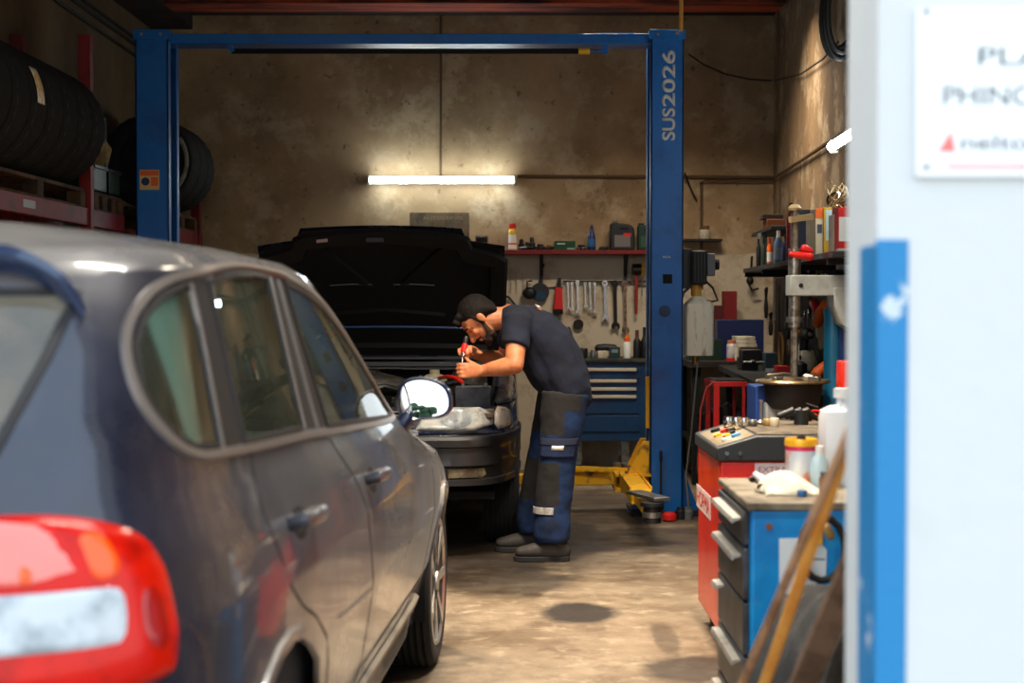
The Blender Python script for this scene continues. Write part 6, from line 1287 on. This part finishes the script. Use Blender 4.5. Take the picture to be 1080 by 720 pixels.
# dark tyre leaning, lower right
tl_=lthing('tyre','dusty dark tyre standing at the foot of the blue cabinet behind the sticks','tyre',(.80,3.84,.33),.9)
MB().lathe(wprof2(.325,.21),(0,0,0),(0,1,0),n=56,mod=lambda j,i,rr:rr*(.985 if (j in(4,5,12,13,14) and i%2) else 1)).build('tyre_body',mat('dusty_rubber',(46,45,44),.85,col2=(72,70,66),sc2=8),tl_,ang=30); MB().lathe([(.206,-.09),(.2,0),(.206,.09)],(0,0,0),(0,1,0),n=36).build('inner_band',blkm,tl_)
c=Vector((at(862,560,4.05)[0],4.02,0)); t=thing('hose_bundle','dark hose loop hanging from the front edge of the blue cabinet top','hose',(c.x,4.16,.72))
MB().tube([(at(868,547,4.16)[0]+.05*math.sin(k*.4)*1.2,4.165,.70+.085*math.cos(k*.4)) for k in range(15)],.010).build('hose_loop',blk,t); MB().limb([at(872,556,4.15),at(876,565,4.15)],.012,n=8).build('hose_end',mat('brass2',(170,140,90),.4,.6),t); MB().box((at(860,562,4.19)[0],4.185,at(860,562,4.19)[2]-.03),(at(867,562,4.19)[0],4.199,at(860,562,4.19)[2]+.03)).build('hose_clip',yellowp,t)
# ------------------------------------------------------------------ tyre changer
TY=7.8; xs_=at(838,300,TY)[0]; zd=at(838,403,TY)[2]
tc_=thing('tyre_changer','grey and teal tyre changer with a round turntable and hexagonal steel shaft','tyre changer',(xs_+.1,TY+.1,0))
zar0=at(838,312,TY-.05)[2]; zar1=at(838,290,TY-.05)[2]
MB().box((at(831,300,TY)[0],TY-.07,zar0),(at(893,300,TY)[0]+.10,TY+.07,zar1)).build('swing_arm',greym,tc_,bevel=.006)
MB().cyl((at(842,301,TY)[0],TY-.074,(zar0+zar1)/2),(at(842,301,TY)[0],TY-.07,(zar0+zar1)/2),.011).build('arm_bolt',blkm,tc_)
MB().prism([(at(876,312,TY)[0],TY-.08,zar0+.04),(at(890,300,TY)[0]+.1,TY-.08,zar0+.04),(at(890,300,TY)[0]+.1,TY-.08,zar0-.22),(at(884,330,TY)[0],TY-.08,zar0-.14),(at(877,322,TY)[0],TY-.08,zar0-.05)],(0,.16,0)).build('arm_bracket',greym,tc_,bevel=.005)
MB().cyl((xs_,TY,zd+.02),(xs_,TY,at(838,222,TY)[2]),.019,n=6).cyl((xs_,TY,zar1),(xs_,TY,at(838,262,TY)[2]),.032,n=20).cyl((xs_,TY,at(838,345,TY)[2]),(xs_,TY,zar0),.030,n=20).build('hex_shaft',mat('shaft_steel',(160,158,152),.3,.85,col2=(110,104,96),sc2=20),tc_,ang=30)
MB().cyl((xs_,TY,at(838,340,TY)[2]),(xs_,TY,at(838,334,TY)[2]),.042,n=24).build('shaft_collar',steel,tc_)
MB().lathe([(.0,0),(.03,0),(.035,.012),(.02,.03),(0,.03)],(xs_,TY,at(838,222,TY)[2]),n=18).bar((xs_-.03,TY-.03,at(838,232,TY)[2]),(xs_+.09,TY+.02,at(838,228,TY)[2]),.025,.03).build('shaft_handle',mat('tan_handle',(170,150,110),.5),tc_)
MB().limb([(xs_+.045,TY-.02,at(848,262,TY)[2]),(xs_+.075,TY-.02,at(848,265,TY)[2])],[.020,.016],n=12).limb([(xs_-.02,TY-.03,at(848,268,TY)[2]),(xs_+.07,TY-.03,at(848,271,TY)[2])],[.016,.020],n=12).build('red_lock_knob',redplas,tc_)
cxd=at(836,403,TY)[0]; rdi=.186
MB().lathe([(0,-.01),(rdi*.6,-.012),(rdi*.95,-.004),(rdi,.004),(rdi*.97,.014),(rdi*.8,.010),(rdi*.5,.022),(.04,.026),(0,.026)],(cxd,TY,zd),n=56).build('turntable',mat('turntable_brass',(150,128,94),.35,.75,col2=(90,72,50),sc2=12),tc_,ang=30)
MB().lathe([(rdi*.75,-.05),(rdi*.78,-.01)],(cxd,TY,zd),n=40).lathe([(.11,-.13),(.135,-.10),(.14,-.05),(.10,-.04)],(cxd,TY,zd),n=32).lathe([(.06,-.30),(.07,-.13)],(cxd+.05,TY,zd),n=28).build('turntable_hub',blk,tc_)
for k in range(4):
    a=PI/4+k*PI/2; MB().box((-.0,0,0),(.03,.02,.02)) and None
    q=Vector((cxd+math.cos(a)*.13,TY+math.sin(a)*.13,zd+.02)); MB().bar(q-Vector((math.cos(a),math.sin(a),0))*.03,q+Vector((math.cos(a),math.sin(a),0))*.03,.03,.025).build('jaw',steel,tc_,bevel=.003)
MB().box((at(807,440,TY)[0],TY-.02,.25),(at(842,440,TY)[0],TY+.35,at(810,424,TY)[2])).build('base_cabinet',greym,tc_,bevel=.01)
MB().box((at(797,440,TY+.05)[0],TY+.05,.0),(at(814,440,TY+.05)[0],TY+.35,at(800,408,TY)[2])).build('side_cover',mat('cover_blue',(20,56,120),.45),tc_,bevel=.006)
MB().cyl((at(878,400,TY+.15)[0],TY+.15,0),(at(878,400,TY+.15)[0],TY+.15,at(878,325,TY+.15)[2]),.045,n=28).cyl((at(878,400,TY+.15)[0],TY+.15,zar0-.14),(at(878,400,TY+.15)[0],TY+.15,zar1-.02),.03,n=20).build('column',teal,tc_)
MB().box((at(885,345,TY+.1)[0],TY+.1,at(885,385,TY)[2]),(at(885,345,TY+.1)[0]+.12,TY+.2,at(885,345,TY)[2])).build('column_cover',mat('cover_blue',(20,56,120),.45),tc_,bevel=.004)
MB().box((at(842,440,TY)[0],TY-.1,0),(at(890,440,TY)[0]+.08,TY+.5,.30)).build('machine_base',greyp,tc_,bevel=.01)
MB().box((at(838,441,7.2)[0]+.02,TY-.06,.30),(at(860,441,7.2)[0],TY+.1,.62)).build('pedestal',blkm,tc_,bevel=.01)
# small things on the turntable
for nm,lb,px,m in (('tyre_lever','pale tool lying on the turntable left of the steel shaft',822,steel),):
    a=Vector((at(810,398,TY+.05)[0],TY+.05,zd+.035)); MB().limb([a,a+Vector((.08,.01,.004)),a+Vector((.15,.03,0))],[.006,.009,.006],n=8).build(nm,m,label=lb,cat='tool')
MB().limb([(at(848,398,TY)[0],TY-.04,zd+.035),(at(853,400,TY)[0],TY-.06,zd+.03)],.010,n=8).build('wheel_weight',lblw,label='small white piece on the turntable right of the shaft',cat='weight')
# red box behind the jug, red plastic things
Yr=7.5; a=at(884,403,Yr); b=at(896,380,Yr)
t=thing('red_container','bright red-orange container seen above the white jug','container',((a[0]+b[0])/2,Yr,.0)); MB().box((a[0],Yr-.05,a[2]-.03),(b[0]+.05,Yr+.05,b[2])).build('container_body',redb,t,bevel=.008); MB().box((a[0]+.005,Yr-.04,0),(b[0]+.04,Yr+.04,a[2]-.03)).build('container_stand',brownc,t)
Yq=7.05; c=Vector(at(858,440,Yq)); t=thing('air_gauge','small red air gauge hanging left of the white jug','gauge',tuple(c)); MB().ell(c,(.024,.018,.020)).build('gauge_body',redplas,t); MB().cyl(c+Vector((.02,0,0)),c+Vector((.05,0,-.005)),.005).build('gauge_stem',wht,t); MB().tube([c+Vector((-.02,0,.02)),c+Vector((0,.01,.03)),c+Vector((.06,.02,.028))],.005).build('gauge_hose',redplas,t); MB().limb([c-Vector((.005,0,.02)),Vector((c.x-.03,c.y,.9)),Vector((c.x-.03,6.8,.9))],.004,n=6).build('hanger',wirem,t)
# ------------------------------------------------------------------ bench and clutter at the right back
BY=11.55; BZ=.92
bx0=at(727,400,BY)[0]; bx1=1.98
be=thing('workbench','dark workbench along the back wall at the right, cluttered with boxes','workbench',((bx0+bx1)/2,12.1,0))
MB().box((bx0,BY,BZ-.05),(bx1,BW-.02,BZ)).build('bench_top',mat('bench_wood',(48,36,28),.8,col2=(26,20,16),sc2=6),be,bevel=.004)
for x in (bx0+.06,bx1-.1):
    for y in (BY+.06,BW-.1): MB().box((x-.03,y-.03,0),(x+.03,y+.03,BZ-.05)).build('bench_leg',blkm,be)
MB().box((bx0+.03,BY+.1,.30),(bx1-.03,BW-.05,.33)).build('lower_shelf',blkm,be)
def ob(nm,lb,ct,p0,p1,pt,m,Y,d=.15,pbot=None,extra=None): 
    z=BZ
    return boxthing(nm,lb,ct,p0,p1,pt,m,Y=Y,z=z,d=d,extra=extra)
ob('cardboard_box','dark red upright box against the back wall at the right','box',764,777.5,307,reddk,12.35)
ob('cardboard_box','darker low red box left of the upright red one','box',751,764,322,mat('red_card2',(84,18,20),.7),12.37)
# stack : navy case with white ream below it in front
ob('toolbox','long navy toolbox on the workbench in front of the red boxes','toolbox',757,806,337,navy,12.1,d=.2)
ob('storage_box','dark green crate on the workbench behind the white oil tank','crate',728,762,358,darkgrn,11.75,d=.3)
bs=ob('paper_stack','brown box under a stack of off-white papers on the workbench','box',777,801,366,mat('box_brown',(74,54,34),.8),11.70,d=.28)
zst=at(540,366,11.70)[2]; 
for i in range(3):
    z=zst+.027*i; o=MB().box((at(777+i*.5,1,11.7)[0],11.70,z),(at(800-i,1,11.7)[0],11.95,z+.025)).build('paper_ream',cardw,bevel=.003,label=('off-white ream, lowest of the paper stack on the workbench','off-white ream in the middle of the paper stack','off-white ream on top of the paper stack')[i],cat='paper',group='paper reams on the workbench')
can('drink_can','white printed spray can standing on the workbench front','can',772,11,358,None,[('can_body',mat('can_print',(206,200,196),.4,.2,col2=(160,140,180),sc2=20,lo=.5,hi=.6),[(.95,0),(1,.03),(1,.72),(.8,.8)]),('can_cap',mat('cap_orange',(190,120,80),.5),[(.8,.8),(.8,.98),(0,.98)]),('red_base',redplas,[(1.02,0),(1.02,.14)])],Y=11.62,z=BZ)
can('blue_bottle','rounded blue bottle right of the white can on the workbench','bottle',790,13,373,None,[('bottle_body',mat('bottle_teal',(20,60,92),.4),[(.8,0),(1,.2),(1,.65),(.6,.85)]),('cap',blk,[(.5,.85),(.5,1),(0,1)])],Y=11.62,z=BZ)
can('cream_cup','cream cup beside the paper stack','cup',777,7,366,None,[('cup_body',cardw,[(.8,0),(1,1),(.9,1),(.7,.1),(0,.1)]),('cup_base',brownc,[(.82,-.0),(.85,.06)])],Y=11.60,z=BZ)
# vise and frame in front
vx=at(788,395,10.6)[0]; t=thing('bench_vise','dark bench vise on the near end of the side bench','vise',(vx,10.6,.9)); MB().box((vx-.05,10.5,.90),(vx+.06,10.75,.98)).box((vx-.06,10.42,.94),(vx+.07,10.48,1.04)).box((vx-.06,10.52,.94),(vx+.07,10.58,1.04)).cyl((vx,10.3,.96),(vx,10.5,.96),.015).build('vise_body',ebb,t,bevel=.006); MB().lathe([(.06,0),(.06,.012),(.04,.02)],(vx,10.62,.9)).build('swivel_base',blkm,t); MB().cyl((vx-.07,10.32,.96),(vx+.07,10.32,.96),.008).build('vise_handle',steel,t)
FY=9.3; a=at(752,405,FY); b=at(788,408,FY); fz=a[2]
t=thing('red_trolley_frame','red tubular trolley frame standing right of the lift post','trolley',((a[0]+b[0])/2,FY+.2,0))
MB().bar((a[0],FY,fz),(b[0],FY,fz),.03,.03).bar((a[0]+.02,FY,.02),(a[0]+.02,FY,fz),.035,.035).bar((b[0]-.02,FY,.02),(b[0]-.02,FY,fz),.02,.02).bar((a[0],FY+.4,fz),(b[0],FY+.4,fz),.03,.03).bar((a[0]+.02,FY+.4,.02),(a[0]+.02,FY+.4,fz),.03,.03).bar((b[0]-.02,FY+.4,.02),(b[0]-.02,FY+.4,fz),.02,.02).bar((a[0]+.02,FY,fz),(a[0]+.02,FY+.4,fz),.03,.03).bar((b[0]-.02,FY,fz),(b[0]-.02,FY+.4,fz),.03,.03).bar((a[0],FY,.3),(b[0],FY,.3),.02,.02).build('frame',redp,t,bevel=.003)
MB().box((a[0]+.01,FY+.02,fz+.015),(b[0],FY+.38,fz+.022)).build('tray',blkm,t); MB().tube([(a[0]+.01,FY,fz+.02),(a[0]-.04,FY-.01,fz-.02),(a[0]-.075,FY-.01,fz-.15),(a[0]-.09,FY-.01,fz-.5),(a[0]-.08,FY,.3)],.006).build('air_hose',mat('hose_red',(150,40,30),.5),t)
# waste containers beneath
for px,w_,tp,m,lb in ((747,22,440,blkm,'black bin on the floor behind the right lift post'),(766,24,432,blk,'dark bin under the red trolley frame')):
    x=at(px,400,9.9)[0]; h=at(540,tp,9.9)[2]; t=thing('waste_bin',lb,'bin',(x,9.9,0)); MB().lathe([(.0,.0),(.055,0),(.068,h),(.075,h),(.075,h+.02),(.06,h+.02),(.05,.03),(0,.03)],(x,9.9,0),n=24).build('bin_body',m,t); MB().tube([(x-.07,9.9,h),(x,9.83,h+.05),(x+.07,9.9,h)],.006).build('bin_handle',steel,t)
# ------------------------------------------------------------------ right wall shelf, tools
def rx(Y): return 2.11-(BW-Y)*.045
RSZ=1.60
rs=thing('side_shelf','black shelf along the right wall holding bottles and boxes','shelf',(1.75,9.6,RSZ))
MB().prism([(rx(7.4)-.36,7.4,RSZ-.03),(rx(7.4)-.005,7.4,RSZ-.03),(rx(11.5)-.005,11.5,RSZ-.03),(rx(11.5)-.36,11.5,RSZ-.03)],(0,0,.03)).build('shelf_board',blk,rs,bevel=.003)
US=1.86
MB().prism([(rx(10.3)-.30,10.3,US-.025),(rx(10.3)-.005,10.3,US-.025),(rx(11.5)-.005,11.5,US-.025),(rx(11.5)-.30,11.5,US-.025)],(0,0,.025)).build('upper_board',blk,rs,bevel=.003)
for y in (7.6,9.0,10.35,11.45): MB().box((rx(y)-.35,y,RSZ-.06),(rx(y)-.005,y+.03,RSZ-.03)).box((rx(y)-.04,y,RSZ-.35),(rx(y)-.005,y+.03,US if y>10 else RSZ)).build('shelf_bracket',blkm,rs)
def sitem(px,Y): return at(px,250,Y)[0]
def sbox(nm,lb,ct,p0,p1,tp,m,Y,d=.12,z=RSZ,extra=None): return boxthing(nm,lb,ct,p0,p1,tp,m,Y=Y,z=z,d=d,extra=extra)
def scan(nm,lb,ct,px,w_,tp,parts,Y,z=RSZ): return can(nm,lb,ct,px,w_,tp,None,parts,Y=Y,z=z)
P1=lambda body,cap,lab=None:[('bottle_body',body,[(.9,0),(1,.04),(1,.66),(.5,.8)]),('cap',cap,[(.45,.8),(.45,1),(0,1)])]+([('label_band',lab,[(1.03,.15),(1.03,.5)])] if lab else [])
sbox('storage_tub','dull grey-green tub at the far left end of the black side shelf','tub',801,809,246,mat('tub_grey',(96,96,84),.6),10.9)
scan('oil_bottle','orange bottle with white label, far end of the side shelf','bottle',812,6,251,P1(orangep,redplas,lblw),10.6)
scan('oil_bottle','bluish grey bottle with pale nozzle right of the orange one','bottle',821,9,243,P1(mat('grey_blue',(70,96,130),.4),lblw,mat('lab2',(110,120,140),.5)),10.2)
scan('oil_bottle','navy bottle just left of the steel shaft top','bottle',829,9,248,P1(navy,blk),10.0)
sbox('cardboard_box','orange-brown box on the upper side shelf','box',809,828,231,mat('box_orange',(122,66,28),.8),10.6,d=.2,z=US)
sbox('cardboard_box','flat dark box on top of the orange-brown box','box',804,826,226,mat('dark_card',(44,32,26),.8),10.62,d=.14,z=at(540,231,10.6)[2])
scan('fire_extinguisher','dark red cylinder standing on the shelf behind the steel shaft','cylinder',834,10,214,[('cylinder_body',mat('ext_red',(112,24,18),.4),[(.9,0),(1,.03),(1,.75),(.5,.85)]),('valve',blk,[(.3,.85),(.4,.9),(.4,1),(0,1)])],9.6)
sbox('plastic_case','blue-grey case lying above the red parts on the side shelf','case',839,858,221,mat('case_slate',(52,58,66),.5),9.6,d=.2,z=at(540,232,9.6)[2])
sbox('plastic_case','dark navy case under the blue-grey one','case',838,858,232,mat('case_navy',(18,30,50),.5),9.58,d=.24)
sbox('cereal_carton','narrow cream carton left of the yellow-edged boxes','carton',854,859.5,229,cardw,8.9,extra=[('print',brownc,.2,.8,.3,.7)])
sbox('parts_carton','white carton with orange top and dark print on the side shelf','carton',860,868.5,219.5,mat('carton_white',(214,196,160),.7),8.7,d=.16,extra=[('orange_top',orangep,0,1,.80,1),('print',mat('print_dark',(70,70,84),.6),.2,.8,.5,.68)])
sbox('parts_carton','yellow-framed carton with pale blue panel on the side shelf','carton',868.5,877.5,218.5,mat('carton_yellow',(206,158,50),.7),8.68,d=.18,extra=[('blue_panel',mat('panel_pale',(176,196,196),.6),.25,.95,.35,.95)])
sbox('parts_carton','cream narrow carton left of the red and white box','carton',878.5,884,226,cardw,8.3)
sbox('parts_carton','red and white box nearest the pier on the side shelf','carton',884,898,218.5,mat('carton_red',(206,30,24),.6),8.2,d=.16,extra=[('white_panel',lblw,.05,1,.30,.80)])
# net bag
t=thing('plastic_bag','crumpled clear plastic bag on the boxes beside the pier','bag',tuple(at(884,212,8.28)))
q=Vector(at(884,208,8.28)); mb=MB()
for k in range(14):
    a=R_.uniform(0,6.3); b=R_.uniform(0,6.3); mb.tube([q+Vector((.06*math.cos(a+j*.5)*(1-.2*j/4),.04*math.sin(b+j),-.05+.03*j+.01*math.sin(a*3+j))) for j in range(5)],.0022,6)
mb.build('bag_folds',mat('bag_film',(190,160,110),.3),t); MB().ell(q-Vector((0,0,.015)),(.066,.045,.045),n=14,m=8).build('bag_body',glassmat('bag_clear',(235,225,205),.1),t)
# things hanging under the shelf on the right wall
hangs=[('hanging_spanner',828,292,345,.012,steel,10.4),('hanging_spanner',822,300,352,.012,mat('black_steel',(40,36,34),.5,.6),10.6),('hanging_spanner',817,296,338,.012,steel,10.8),('hanging_spanner',849,330,352,.014,chrome,9.6),('hanging_spanner',853,328,355,.014,chrome,9.5),('hanging_spanner',858,330,350,.016,steel,9.3),('hanging_spanner',862,265,288,.012,steel,8.9),('hanging_spanner',867,262,290,.012,steel,8.8),('hanging_spanner',871,266,289,.012,chrome,8.7)]
hl_=['steel spanner hanging left of the tyre changer shaft','black spanner hanging furthest left of the shaft cluster','short steel spanner hanging near the corner','bright spanner hanging just right of the shaft collar','second bright spanner right of the shaft collar','wide steel spanner under the grey arm','steel spanner hanging above the grey arm, leftmost','steel spanner hanging above the grey arm, middle','bright spanner hanging above the grey arm, rightmost']
tb=thing('tool_board','dark tool board on the right wall below the black shelf','board',(1.9,9.8,1.2)); 
MB().prism([(rx(8.0)-.03,8.0,.80),(rx(8.0)-.004,8.0,.80),(rx(12.3)-.004,12.3,.80),(rx(12.3)-.03,12.3,.80)],(0,0,.74)).build('board_panel',mat('board_brown',(40,30,24),.85),tb); MB().bar((rx(8.1)-.045,8.1,1.50),(rx(11.1)-.045,11.1,1.50),.012,.02).build('hook_rail',steel,tb)
for (nm,px,y0,y1,w_,m,Y),lb in zip(hangs,hl_):
    Y=(2.11-.055-BW*.045)/((px-540)/FPX-.045)
    a=Vector(at(px,y0,Y)); b=Vector(at(px,y1,Y)); t=thing(nm,lb,'spanner',tuple(a)); MB().bar(a,b,.008,w_,up=(1,0,0)).lathe([(w_*.5,-.005),(w_*1.2,-.005),(w_*1.2,.005),(w_*.5,.005),(w_*.5,-.005)],b,(1,0,0),n=14).lathe([(w_*.5,-.005),(w_*1.1,-.005),(w_*1.1,.005),(w_*.5,.005),(w_*.5,-.005)],a,(1,0,0),n=14).build('spanner_body',m,t)
def rwY(px,off): return (2.11-off-BW*.045)/((px-540)/FPX-.045)
for px,y0,y1,m,lb in ((846,362,392,cream,'pale work glove hanging right of the lower shaft'),(856,372,398,mat('glove_tan',(170,150,116),.9),'tan work glove hanging under the pale one'),(866,332,368,mat('apron_tan',(150,134,106),.9),'tan cloth strip hanging left of the teal column')):
    Y=rwY(px,.08); a=Vector(at(px,y0,Y)); b=Vector(at(px,y1,Y)); t=thing('work_glove' if 'glove' in lb else 'cloth_strip',lb,'glove' if 'glove' in lb else 'cloth',tuple(a)); h=a.z-b.z
    MB().limb([a,a.lerp(b,.35),a.lerp(b,.6)],[.02,.035,.03],[.03,.06,.05],n=14,up=(0,1,0)).build('cuff' if 'glove' in lb else 'cloth_body',m,t)
    for j in range(4): MB().limb([a.lerp(b,.55)+Vector((0,-.035+.023*j,0)),b+Vector((0,-.04+.026*j,.01*abs(j-1.5)))],[.014,.010],n=8).build('finger' if 'glove' in lb else 'frayed_end',m,t)
Y=rwY(824,.10); c=Vector(at(824,370,Y)); t=thing('hanging_belt','loop of yellow-brown belt hanging left of the shaft','belt',tuple(c)); MB().tube([c+Vector((0,.09*math.cos(g),.13*math.sin(g))) for g in [2*PI*i/20 for i in range(21)]],.012).build('belt_loop',mat('belt_brown',(140,100,50),.7),t); MB().cyl(c+Vector((-.02,0,.13)),c+Vector((.08,0,.15)),.006).build('hook',steel,t)
Y=rwY(850,.12); c=Vector(at(850,355,Y)); t=thing('power_drill','black power drill with a yellow dot hanging right of the shaft','drill',tuple(c)); MB().limb([c+Vector((0,-.12,.02)),c+Vector((0,0,.02)),c+Vector((0,.12,.02))],[.03,.042,.036],n=14,up=(1,0,0)).limb([c+Vector((0,.06,0)),c+Vector((0,.08,-.14))],[.03,.028],n=12).build('drill_body',ebb,t); MB().ell(c+Vector((-.045,-.02,.03)),.014).build('yellow_dot',yellowp,t); MB().cyl(c+Vector((0,-.12,.02)),c+Vector((0,-.18,.02)),.018,.01).build('chuck',steel,t)
Y=rwY(866,.14); c=Vector(at(866,330,Y)); t=thing('orange_grinder','orange and red power tool hanging under the grey arm','power tool',tuple(c)); MB().limb([c+Vector((0,-.14,.05)),c,c+Vector((0,.1,-.06))],[.03,.036,.03],n=14,up=(1,0,0)).build('tool_body',orangep,t); MB().limb([c+Vector((.0,.1,.02)),c+Vector((0,.22,.06))],.03,n=12).build('tool_handle',redplas,t)
# small bench along the right wall below the tools
sb=thing('side_bench','dark side bench against the right wall behind the turntable','bench',(1.75,9.5,0))
MB().prism([(rx(8.3)-.55,8.3,.86),(rx(8.3)-.01,8.3,.86),(rx(11.4)-.01,11.4,.86),(rx(11.4)-.55,11.4,.86)],(0,0,.04)).build('bench_top',blkm,sb,bevel=.003)
for y in (8.4,11.3):
    for o in (-.5,-.06): MB().box((rx(y)+o,y,0),(rx(y)+o+.05,y+.05,.86)).build('bench_leg',blkm,sb)
MB().box((rx(9)-.52,8.5,.2),(rx(9)-.05,11.2,.6)).build('bench_cupboard',mat('cup_dark',(20,30,44),.6),sb,bevel=.004)
SBZ=.90
boxthing('plastic_tray','red and white tray on the side bench left of the shaft','tray',820,834,386,redplas,Y=9.6,z=SBZ,d=.12,extra=[('white_lip',lblw,.3,1,.0,.3)])
boxthing('tool_case','grey-blue case with white base on the side bench','case',808,820,372,mat('case_teal',(50,70,78),.5),Y=10.3,z=SBZ,d=.15,extra=[('white_base',lblw,.0,1,.0,.18)])
t=thing('angle_grinder','orange hand tool leaning on the side bench near the teal column','power tool',tuple(at(862,394,8.7))); MB().limb([at(856,400,8.7),at(862,393,8.7),at(869,386,8.7)],[.022,.032,.026],n=14).build('tool_body',orangep,t); MB().limb([at(858,396,8.66),at(864,399,8.66)],[.02,.016],n=10).build('tool_guard',brownc,t)
can('cable_drum','dark lidded pot behind the shaft on the side bench','pot',845,14,380,None,[('pot_body',ebb,[(.9,0),(1,.1),(1,.8),(.4,.95),(0,.95)]),('pot_knob',steel,[(.2,.95),(.2,1.05),(0,1.05)])],Y=9.4,z=SBZ)
# pendant bits by the corner
t=thing('hook_chain','dark cord with a hook hanging in the right back corner','cord',tuple(bw(793,300,.1))); MB().tube([bw(793,270,.1),bw(792,290,.1),bw(790,300,.1),bw(793,306,.1),bw(800,304,.1)],.009).build('cord',wirem,t); MB().ell(bw(791,296,.1),(.03,.03,.035)).build('hook_block',blk,t)
can('white_jar','small white jar with brown lid above the lift motor on the back wall','jar',743,12,238,None,[('jar_body',cardw,[(.9,0),(1,.1),(1,.62),(.8,.7)]),('lid',mat('lid_brown',(110,80,50),.6),[(.85,.7),(.85,1),(0,1)])],Y=BW-.08,z=at(540,252,BW-.08)[2])
MB().box((at(722,1,BW-.08)[0],BW-.14,at(540,254.5,BW-.08)[2]),(at(762,1,BW-.08)[0],BW,at(540,252,BW-.08)[2])).build('small_shelf',blk,bevel=.002,label='short dark shelf on the back wall carrying the white jar',cat='shelf')

# more hanging pieces on the dark board and under the shelf
more=[('allen_key_set',803,300,318,'dark folded key set hanging under the far end of the side shelf',blk),('adjustable_spanner',808,304,334,'dark adjustable spanner under the far end of the side shelf',ebb),('tin_snips',813,330,352,'dark snips hanging left of the belt loop',ebb),('pipe_wrench',832,350,372,'worn pipe wrench hanging just behind the steel shaft',MATS['old_steel']),('pliers',843,262,284,'dark pliers hanging right of the shaft under the shelf',blk),('ball_hammer',876,262,290,'dark blue handled hammer hanging above the grey arm',navy),('file',881,264,291,'long navy handled file hanging beside the pier',navy),('cold_chisel',853,264,286,'short steel chisel hanging above the left part of the grey arm',steel)]
for nm,px,y0_,y1_,lb,m in more:
    Y=rwY(px,.07); a=Vector(at(px,y0_,Y)); b=Vector(at(px,y1_,Y)); t=thing(nm,lb,nm.replace('_',' '),tuple(a)); q=a.lerp(b,.4)
    MB().limb([q,q.lerp(b,.5),b],[.013,.018,.014],n=10).build('handle',m,t); MB().limb([a+Vector((0,-.03,0)),a+Vector((0,.0,-.01)),q],[.012,.016,.010],n=10).build('head',ebb if m!=steel else steel,t)
t=thing('air_filter','cream ribbed filter ring hanging low on the right wall','filter',tuple(at(852,385,rwY(852,.1)))); c=Vector(at(849,382,rwY(849,.12)))
MB().lathe([(.05,-.03),(.075,-.03),(.078,0),(.075,.03),(.05,.03),(.05,-.03)],c,(1,.0,0),n=24).build('filter_ring',cardw,t)
Yc=rwY(833,.3); 
for i,(px,tp,w_,m,lb,nm) in enumerate(((800,262,5,blk,'dark small bottle at the far left end of the side shelf','small_bottle'),(805.5,262,4,mat('grn_dk',(50,66,50),.5),'greenish small bottle beside the grey tub','small_bottle'))):
    can(nm,lb,'bottle',px,w_,tp-10,None,P1(m,blk),Y=10.75,z=RSZ)
boxthing('cable_box','small dark box hanging from the front of the side shelf','box',885,896,262,mat('pale_grey_box',(150,154,150),.6),Y=8.0,z=at(540,284,8.0)[2],d=.08)
